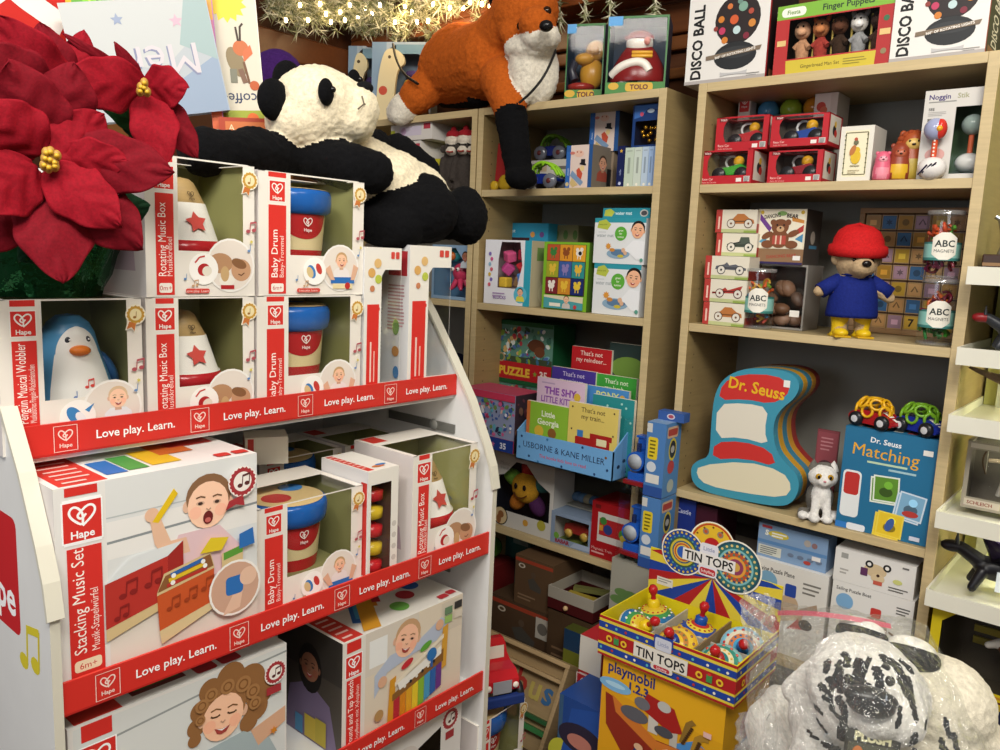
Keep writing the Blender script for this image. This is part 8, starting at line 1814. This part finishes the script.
def bag(name, label, cs, bulge, seedv, nu=46, nv=40, amp=.006, loc=None, pinch=.25, mt=BAG):
    O = Vector(loc); cs = [Vector(c)-O for c in cs]; t = thing(name, label, 'plastic bag', loc)
    nrm = (cs[1]-cs[0]).cross(cs[3]-cs[0]).normalized()
    if nrm.dot(CAM-O-cs[0]) < 0: nrm = -nrm
    for sgn, nm, bl in ((1, 'front_sheet', bulge[0]), (-1, 'back_sheet', bulge[1])):
        vs = []; fs = []
        for i in range(nv+1):
            tt = i/nv
            for j in range(nu+1):
                s = j/nu; e = (math.sin(PI*s)*math.sin(PI*min(1, tt*1.05)))**.40 if 0 < s < 1 and 0 < tt < 1 else 0
                p = (cs[0]*(1-s)+cs[1]*s)*(1-tt)+(cs[3]*(1-s)+cs[2]*s)*tt
                q = Vector((s*6+seedv, tt*5, sgn*3)); f = amp*(abs(noise.noise(q*2.2))*2-.3+.7*noise.noise(q*5.5))
                p = p+nrm*sgn*(bl*e+(f*1.2 if e > 0 else 0))+Vector((noise.noise(q+Vector((9, 0, 0))), noise.noise(q+Vector((0, 9, 0))), noise.noise(q+Vector((0, 0, 9)))))*amp*1.6
                vs.append(p)
        for i in range(nv):
            for j in range(nu): a = i*(nu+1)+j; fs.append((a, a+1, a+nu+2, a+nu+1))
        MB().add(vs, fs, mt, True).build(nm, t)
    return t, cs, nrm
LB = (-.19, .93, TZ_)
tb, cs, nrm = bag('plastic_bag', 'large clear crinkled bag around the white tiger', [P(752, 606, Y=1.00), P(928, 626, Y=1.02), P(1050, 860, Y=.88), P(770, 860, Y=.85)], (.165, .17), 1.0, amp=.0075, loc=LB)
k = MB(); a, b_ = cs[0].lerp(cs[3], .05), cs[1].lerp(cs[2], .06)
pts = [a.lerp(b_, .22+i*.06)+nrm*(.02+.05*math.sin(PI*(.22+i*.06))) for i in range(11)]; dn = (cs[3]-cs[0]).normalized()
k.add(pts+[p+dn*.006 for p in pts], [(i, i+1, 12+i, 11+i) for i in range(10)], m('#b8485a', .4)); k.build('red_seal_line', tb)
rgb = random.Random(4)
k = MB()                                       # bunched, folded corner
vs = []; fs = []
for i in range(15):
    for j in range(15):
        s, tt = i/14, j/14; p = cs[0]+(cs[1]-cs[0])*(s*.20-.02)+(cs[3]-cs[0])*(tt*.24-.03); vs.append(p+nrm*(.03+.022*noise.noise(Vector((s*7, tt*7, 2)))+.018*abs(noise.noise(Vector((s*13, tt*13, 5)))))+Vector((0, 0, .012*noise.noise(Vector((s*9, tt*9, 9))))))
for i in range(14):
    for j in range(14): fs.append((i*15+j, (i+1)*15+j, (i+1)*15+j+1, i*15+j+1))
k.add(vs, fs, BAG2, True); k.build('folded_corner', tb)
t = thing('white_plush', 'plain white plush toy in the smaller bag below the ark carton side', 'plush toy', (-.33, 1.0, TZ_)); O = Vector(t.location)
blob('body', [('e', P(772, 728, Y=1.0)-O, (.036, .036, .040), None, WH_), ('e', P(785, 752, Y=.99)-O, (.045, .045, .06), None, WH_), ('e', (.02, 0, .05), (.06, .055, .05), None, WH_), ('e', P(778, 705, Y=1.02)-O, (.022, .022, .028), None, WH_)], t, .006, 4, fuzz=.002)
bag('plastic_bag', 'smaller silvery bag with a plain white toy, lower left of the tiger bag', [P(768, 690, Y=1.06), P(800, 690, Y=1.05), P(825, 800, Y=.94), P(722, 800, Y=1.02)], (.05, .05), 4.0, 30, 30, .008, (-.33, 1.0, TZ_), mt=BAG2)

# ================================================================== figures on the trays
def D_(name, label, cat, u, z, Y, rz=0): return thing(name, label, cat, (P(u, 0, Y=Y).x if u < 0 else P(u, px_y(z, Y), Y=Y).x, Y, z), rz)
def px_y(z, Y): return {1.462: 265, 1.312: 340, 1.183: 410, .993: 510, .834: 590}.get(z, 400)
t0, t1, t2, t3, t4 = TZ[0], TZ[1], TZ[2], TZ[3], TZ[4]
t = thing('trophy_figure', 'silvery figure on a dark plaque, highest tray in view', 'figurine', (-.270, 1.80, t0))
MB().box(-.03, .07, -.03, .05, 0, .028, m('#3a2418', .3)).build('plaque', t, bevel=.003); MB().box(-.028, .068, -.0305, -.029, .006, .012, m('#8a6a4a')).build('name_strip', t)
k = MB(); sv = m('#b9bcc0', .15, 'plas', .9); k.lathe([(.012, .028), (.006, .05), (.012, .075), (.016, .09), (.008, .11), (.011, .125), (.0, .14)], sv, seg=16); k.tube([(-.02, 0, .10), (0, 0, .085), (.022, 0, .105)], .005, sv); k.build('figure', t)
def dragon(name, label, loc, rz, bodyc, wingc, headc, s=1.0, tag_=False):
    t = thing(name, label, 'figurine', loc, rz); b = m(bodyc, .35); w_ = m(wingc, .35)
    o = blob('body', [('e', (0, 0, .035*s), (.035*s, .02*s, .020*s), None, b), ('c', (-.025*s, 0, .042*s), .013*s, (-.055*s, 0, .060*s), .010*s, b), ('e', (-.066*s, 0, .060*s), (.018*s, .011*s, .010*s), None, m(headc, .35)), ('c', (.03*s, 0, .035*s), .013*s, (.075*s, .01*s, .015*s), .006*s, b), ('c', (.075*s, .01*s, .015*s), .006*s, (.10*s, .0, .02*s), .003*s, b)] + [('c', (x*s, y*s, .03*s), .009*s, (x*s*1.25-.006*s, y*1.7*s, .005*s), .007*s, b) for x in (-.022, .024) for y in (-.014, .014)], t, .0028*s, 2)
    for q in (-1, 1):
        k = MB(); pts = [(-.01*s, q*.012*s, .05*s), (-.03*s, q*.05*s, .10*s), (.02*s, q*.07*s, .085*s), (.05*s, q*.06*s, .055*s), (.03*s, q*.02*s, .045*s)]; c = (0.01*s, q*.035*s, .066*s)
        k.add([c]+pts, [(0, i+1, (i+1) % 5+1) for i in range(5)], w_, True); 
        for p_ in pts[1:4]: k.tube([pts[0], p_], .0022*s, b, 6)
        k.build('wing', t, solid=.0012)
    for q in (-1, 1): k = MB(); k.lathe([(.004*s, 0), (0, .02*s)], b, (-.060*s, q*.006*s, .066*s), seg=8); k.build('horn', t)
    if tag_: MB().box(-.005, .03, -.045, -.044, .012, .052, m('#d8e0ea')).build('price_tag', t)
    return t
dragon('toy_dragon', 'grey and red toy dragon lying on the second tray in view', (-.225, 1.775, t1+.001), .25, '#2c2e33', '#3a3c42', '#8a1e22', .95)
t = thing('toy_wolf', 'small silver-grey toy animal behind the red dragon', 'figurine', (-.225, 1.90, t1), .2); gg = m('#8f918f', .5)
blob('body', [('e', (0, 0, .05), (.03, .015, .018), None, gg), ('e', (-.035, 0, .075), (.016, .011, .012), None, gg), ('c', (-.02, 0, .055), .011, (-.033, 0, .07), .009, gg), ('c', (.028, 0, .055), .007, (.05, 0, .08), .004, gg)]+[('c', (x, y, .045), .008, (x-.002, y, .006), .006, gg) for x in (-.02, .02) for y in (-.009, .009)], t, .0026, 2)
# dinosaur
dn = thing('toy_dinosaur', 'brown long-tailed toy dinosaur on the middle tray', 'figurine', (-.212, 1.79, t2), -.1); db_ = m('#5c4a38', .5, 'card')
blob('body', [('e', (.02, 0, .066), (.036, .017, .022), (0, -.25, 0), db_), ('c', (-.005, 0, .064), .015, (-.045, 0, .072), .008, db_), ('c', (-.045, 0, .072), .008, (-.088, 0, .085), .0035, db_), ('c', (.045, 0, .078), .013, (.065, 0, .10), .010, db_), ('e', (.082, 0, .105), (.022, .011, .011), None, db_)]+[('c', (.005+.01, q*.012, .055), .014, (-.002+.01, q*.016, .03), .008, db_) for q in (-1, 1)]+[('c', (.008, q*.016, .03), .008, (.016, q*.016, .006), .006, db_) for q in (-1, 1)]+[('e', (.022, q*.016, .004), (.012, .007, .005), None, db_) for q in (-1, 1)]+[('c', (.05, q*.012, .072), .004, (.066, q*.012, .062), .003, db_) for q in (-1, 1)], dn, .0026, 2)
for q in (-1, 1): k = MB(); k.ell((.086, q*.010, .110), .002, plas('#c9b43c', .1), seg=8, ring=6); k.build('eye', dn)
# boxed archer
t = thing('boxed_archer', 'grey window box with a small archer figure on the lower tray', 'boxed toy', (-.215, 1.775, t3), 0)
windowbox(t, .135, .09, .135, [(.06, .17), (.95, .17), (.95, .88), (.06, .88)], '#8d867a', '#6f695f', lambda F: (F.rect(.04, .90, .40, .97, '#b9b2a6'), F.rect(.04, .04, .50, .14, '#b5ac9e'), F.text('SCHLEICH', .24, .09, .05, '#7a2a24', 0, .02, 'C', .36), F.rect(.55, .05, .95, .13, '#a89f90')), thole=(.05, .95, .0, .8))
sk = m('#b9a890', .5); k = MB(); 
k.tube([(-.012, .045, .024), (-.004, .045, .055), (.0, .045, .07)], [.005, .006, .008], m('#a8a49a')); k.tube([(.014, .045, .024), (.006, .045, .055), (.0, .045, .07)], [.005, .006, .008], m('#a8a49a')); k.tube([(0, .045, .066), (0, .045, .092)], [.010, .012], m('#5a6a8a')); k.ell((0, .043, .106), (.008, .008, .010), sk); k.tube([(.0, .045, .09), (-.018, .036, .096), (-.034, .036, .094)], .0042, sk); k.tube([(0, .045, .09), (.018, .04, .096), (.006, .036, .097)], .0042, sk); k.build('archer_figure', t)
k = MB(); k.tube(smooth2([(-.036, .034, .122), (-.046, .034, .094), (-.036, .034, .066)]), .0018, m('#4a3420'), 6); k.tube([(-.036, .034, .122), (-.036, .034, .066)], .0006, m('#c9c4b4'), 4); k.build('bow', t)
k = MB(); k.ell((.038, .06, .05), (.024, .02, .03), m('#3a332b', .7)); k.build('rock', t)
dragon('toy_dragon', 'black toy dragon with purple wings and a white tag on the lowest tray', (-.205, 1.79, t4+.001), .2, '#15131a', '#2a1c44', '#1c1820', 1.25, True)
# horse box under the trays
hz_ = P(920, 682, Y=1.72).z
t = thing('boxed_horse', 'yellow window box with a brown and white horse, under the trays', 'boxed toy', (-.145, 1.715, hz_), 0)
hw_, hhh, hd_ = .30, .800-hz_, .12
windowbox(t, hw_, hd_, hhh, [(.06, .17), (.97, .17), (.97, .97), (.14, .97), (.06, .84)], '#c9b41c', '#3a3428', lambda F: (F.rrect(.04, .105, .22, .165, '#1a1a22', .03), F.text('breyer', .13, .135, .035, '#d8d4c0', 0, .02, 'C', .15), F.rect(0, .06, 1, .085, '#5a1c1c'), F.circ(.01, .12, .05, '#c98a6a'), F.rect(.28, .115, .5, .14, '#b87a2c'), F.rect(0, .0, 1, .045, '#a8962c')))
for i, z in enumerate((.075, .10, .125)): k = MB(); k.box(-.09, .14, .105, .112, z, z+.014, m('#8a7a1c', .6)); k.build('fence_rail', t)
hb_ = m('#5a3a28', .5); hwm = m('#c9c4ba', .5)
blob('horse_figure', [('e', (.012, .055, .075), (.036, .017, .019), None, hb_), ('c', (-.018, .055, .085), .013, (-.036, .055, .108), .009, hb_), ('c', (-.036, .055, .110), .010, (-.056, .052, .100), .007, hwm), ('c', (.045, .055, .08), .006, (.056, .055, .045), .004, hb_)]+[('c', (x, y, .068), .008, (x, y, .035), .0045, hb_) for x in (-.012, .036) for y in (.046, .064)]+[('c', (x, y, .035), .0048, (x, y, .003), .0048, hwm) for x in (-.012, .036) for y in (.046, .064)], t, .0026, 2)
sbw = .32
def rc(F): F.rect(0, .55, 1, 1, '#1a1d3c'); F.rect(0, .30, 1, .55, '#c9a08a'); F.circ(.3, .43, .1, '#a8322c', 1.5, .6); F.text('R', .28, .43, .12, '#e6dcd4', 0, .04); F.circ(.55, .45, .08, '#e0d0c0'); F.rect(0, .12, 1, .30, '#b8a41c'); F.text('Collector', .5, .2, .09, '#7a3a1c', 0, .03, 'C', .5)
carton('blue_yellow_carton', 'navy and yellow carton beneath the horse window box', 'carton', .32, .16, .26, (-.135, 1.712, hz_-.261), 0, '#b8a41c', rc)
zz_ = hz_-.262
carton('storage_carton', 'plain brown carton below the navy and yellow carton', 'carton', .32, .16, zz_, (-.135, 1.712, 0), 0, '#5a4836', None)
# ================================================================== light
def area(name, loc, aim, size, power, col=(1, .93, .82), sy=None):
    l = bpy.data.lights.new(name, 'AREA'); l.energy = power; l.color = col; l.size = size
    if sy: l.shape = 'RECTANGLE'; l.size_y = sy
    o = bpy.data.objects.new(name, l); COL.objects.link(o); o.location = loc
    o.rotation_euler = (Vector(aim)-Vector(loc)).to_track_quat('-Z', 'Y').to_euler()
    return o
area('ceiling_lamp', (.35, .0, 2.75), (-.7, .9, 1.1), 1.0, 42, (1, .955, .88), .5)
area('ceiling_lamp', (-.55, -.5, 2.75), (-1.1, .7, 1.1), .6, 22, (1, .95, .88), .4)
area('ceiling_lamp', (.2, 1.0, 2.75), (-.5, 1.6, 1.2), .4, 6, (1, .92, .78))
area('window_daylight', (-1.2, -1.9, 1.7), (-1.1, .4, 1.05), 1.2, 12, (.80, .89, 1), .9)
area('front_fill', (1.3, -1.5, 2.3), (-.7, 1.6, 1.2), 1.2, 9, (1, .95, .88), .7)  # added soft fill from behind the camera, brightens the shelf interiors
for z in (TZ[1], TZ[2], TZ[3]):
    area('tray_lamp', (-.02, 1.80, z-.034), (-.05, 1.95, z-.3), .30, 1.3, (1, .98, .72), .03)
W = bpy.data.worlds.new('shop'); SC.world = W; W.use_nodes = True
W.node_tree.nodes['Background'].inputs[0].default_value = (1, .95, .88, 1)
W.node_tree.nodes['Background'].inputs[1].default_value = .15
vs = SC.view_settings
vs.view_transform = 'Standard'; vs.look = 'None'; vs.gamma = 1; vs.use_curve_mapping = False; vs.exposure = .06
SC.cycles.use_denoising = True
SC.cycles.max_bounces = 8; SC.cycles.transparent_max_bounces = 24
SC.cycles.caustics_reflective = False; SC.cycles.caustics_refractive = False
for u, v in ((400, 10), (440, 8), (480, 5)):
    l = bpy.data.lights.new('garland_light', 'POINT'); l.energy = 1.1; l.color = (1, .72, .38); l.shadow_soft_size = .05
    o = bpy.data.objects.new('garland_light', l); COL.objects.link(o); o.location = P(u, v, Y=1.84)
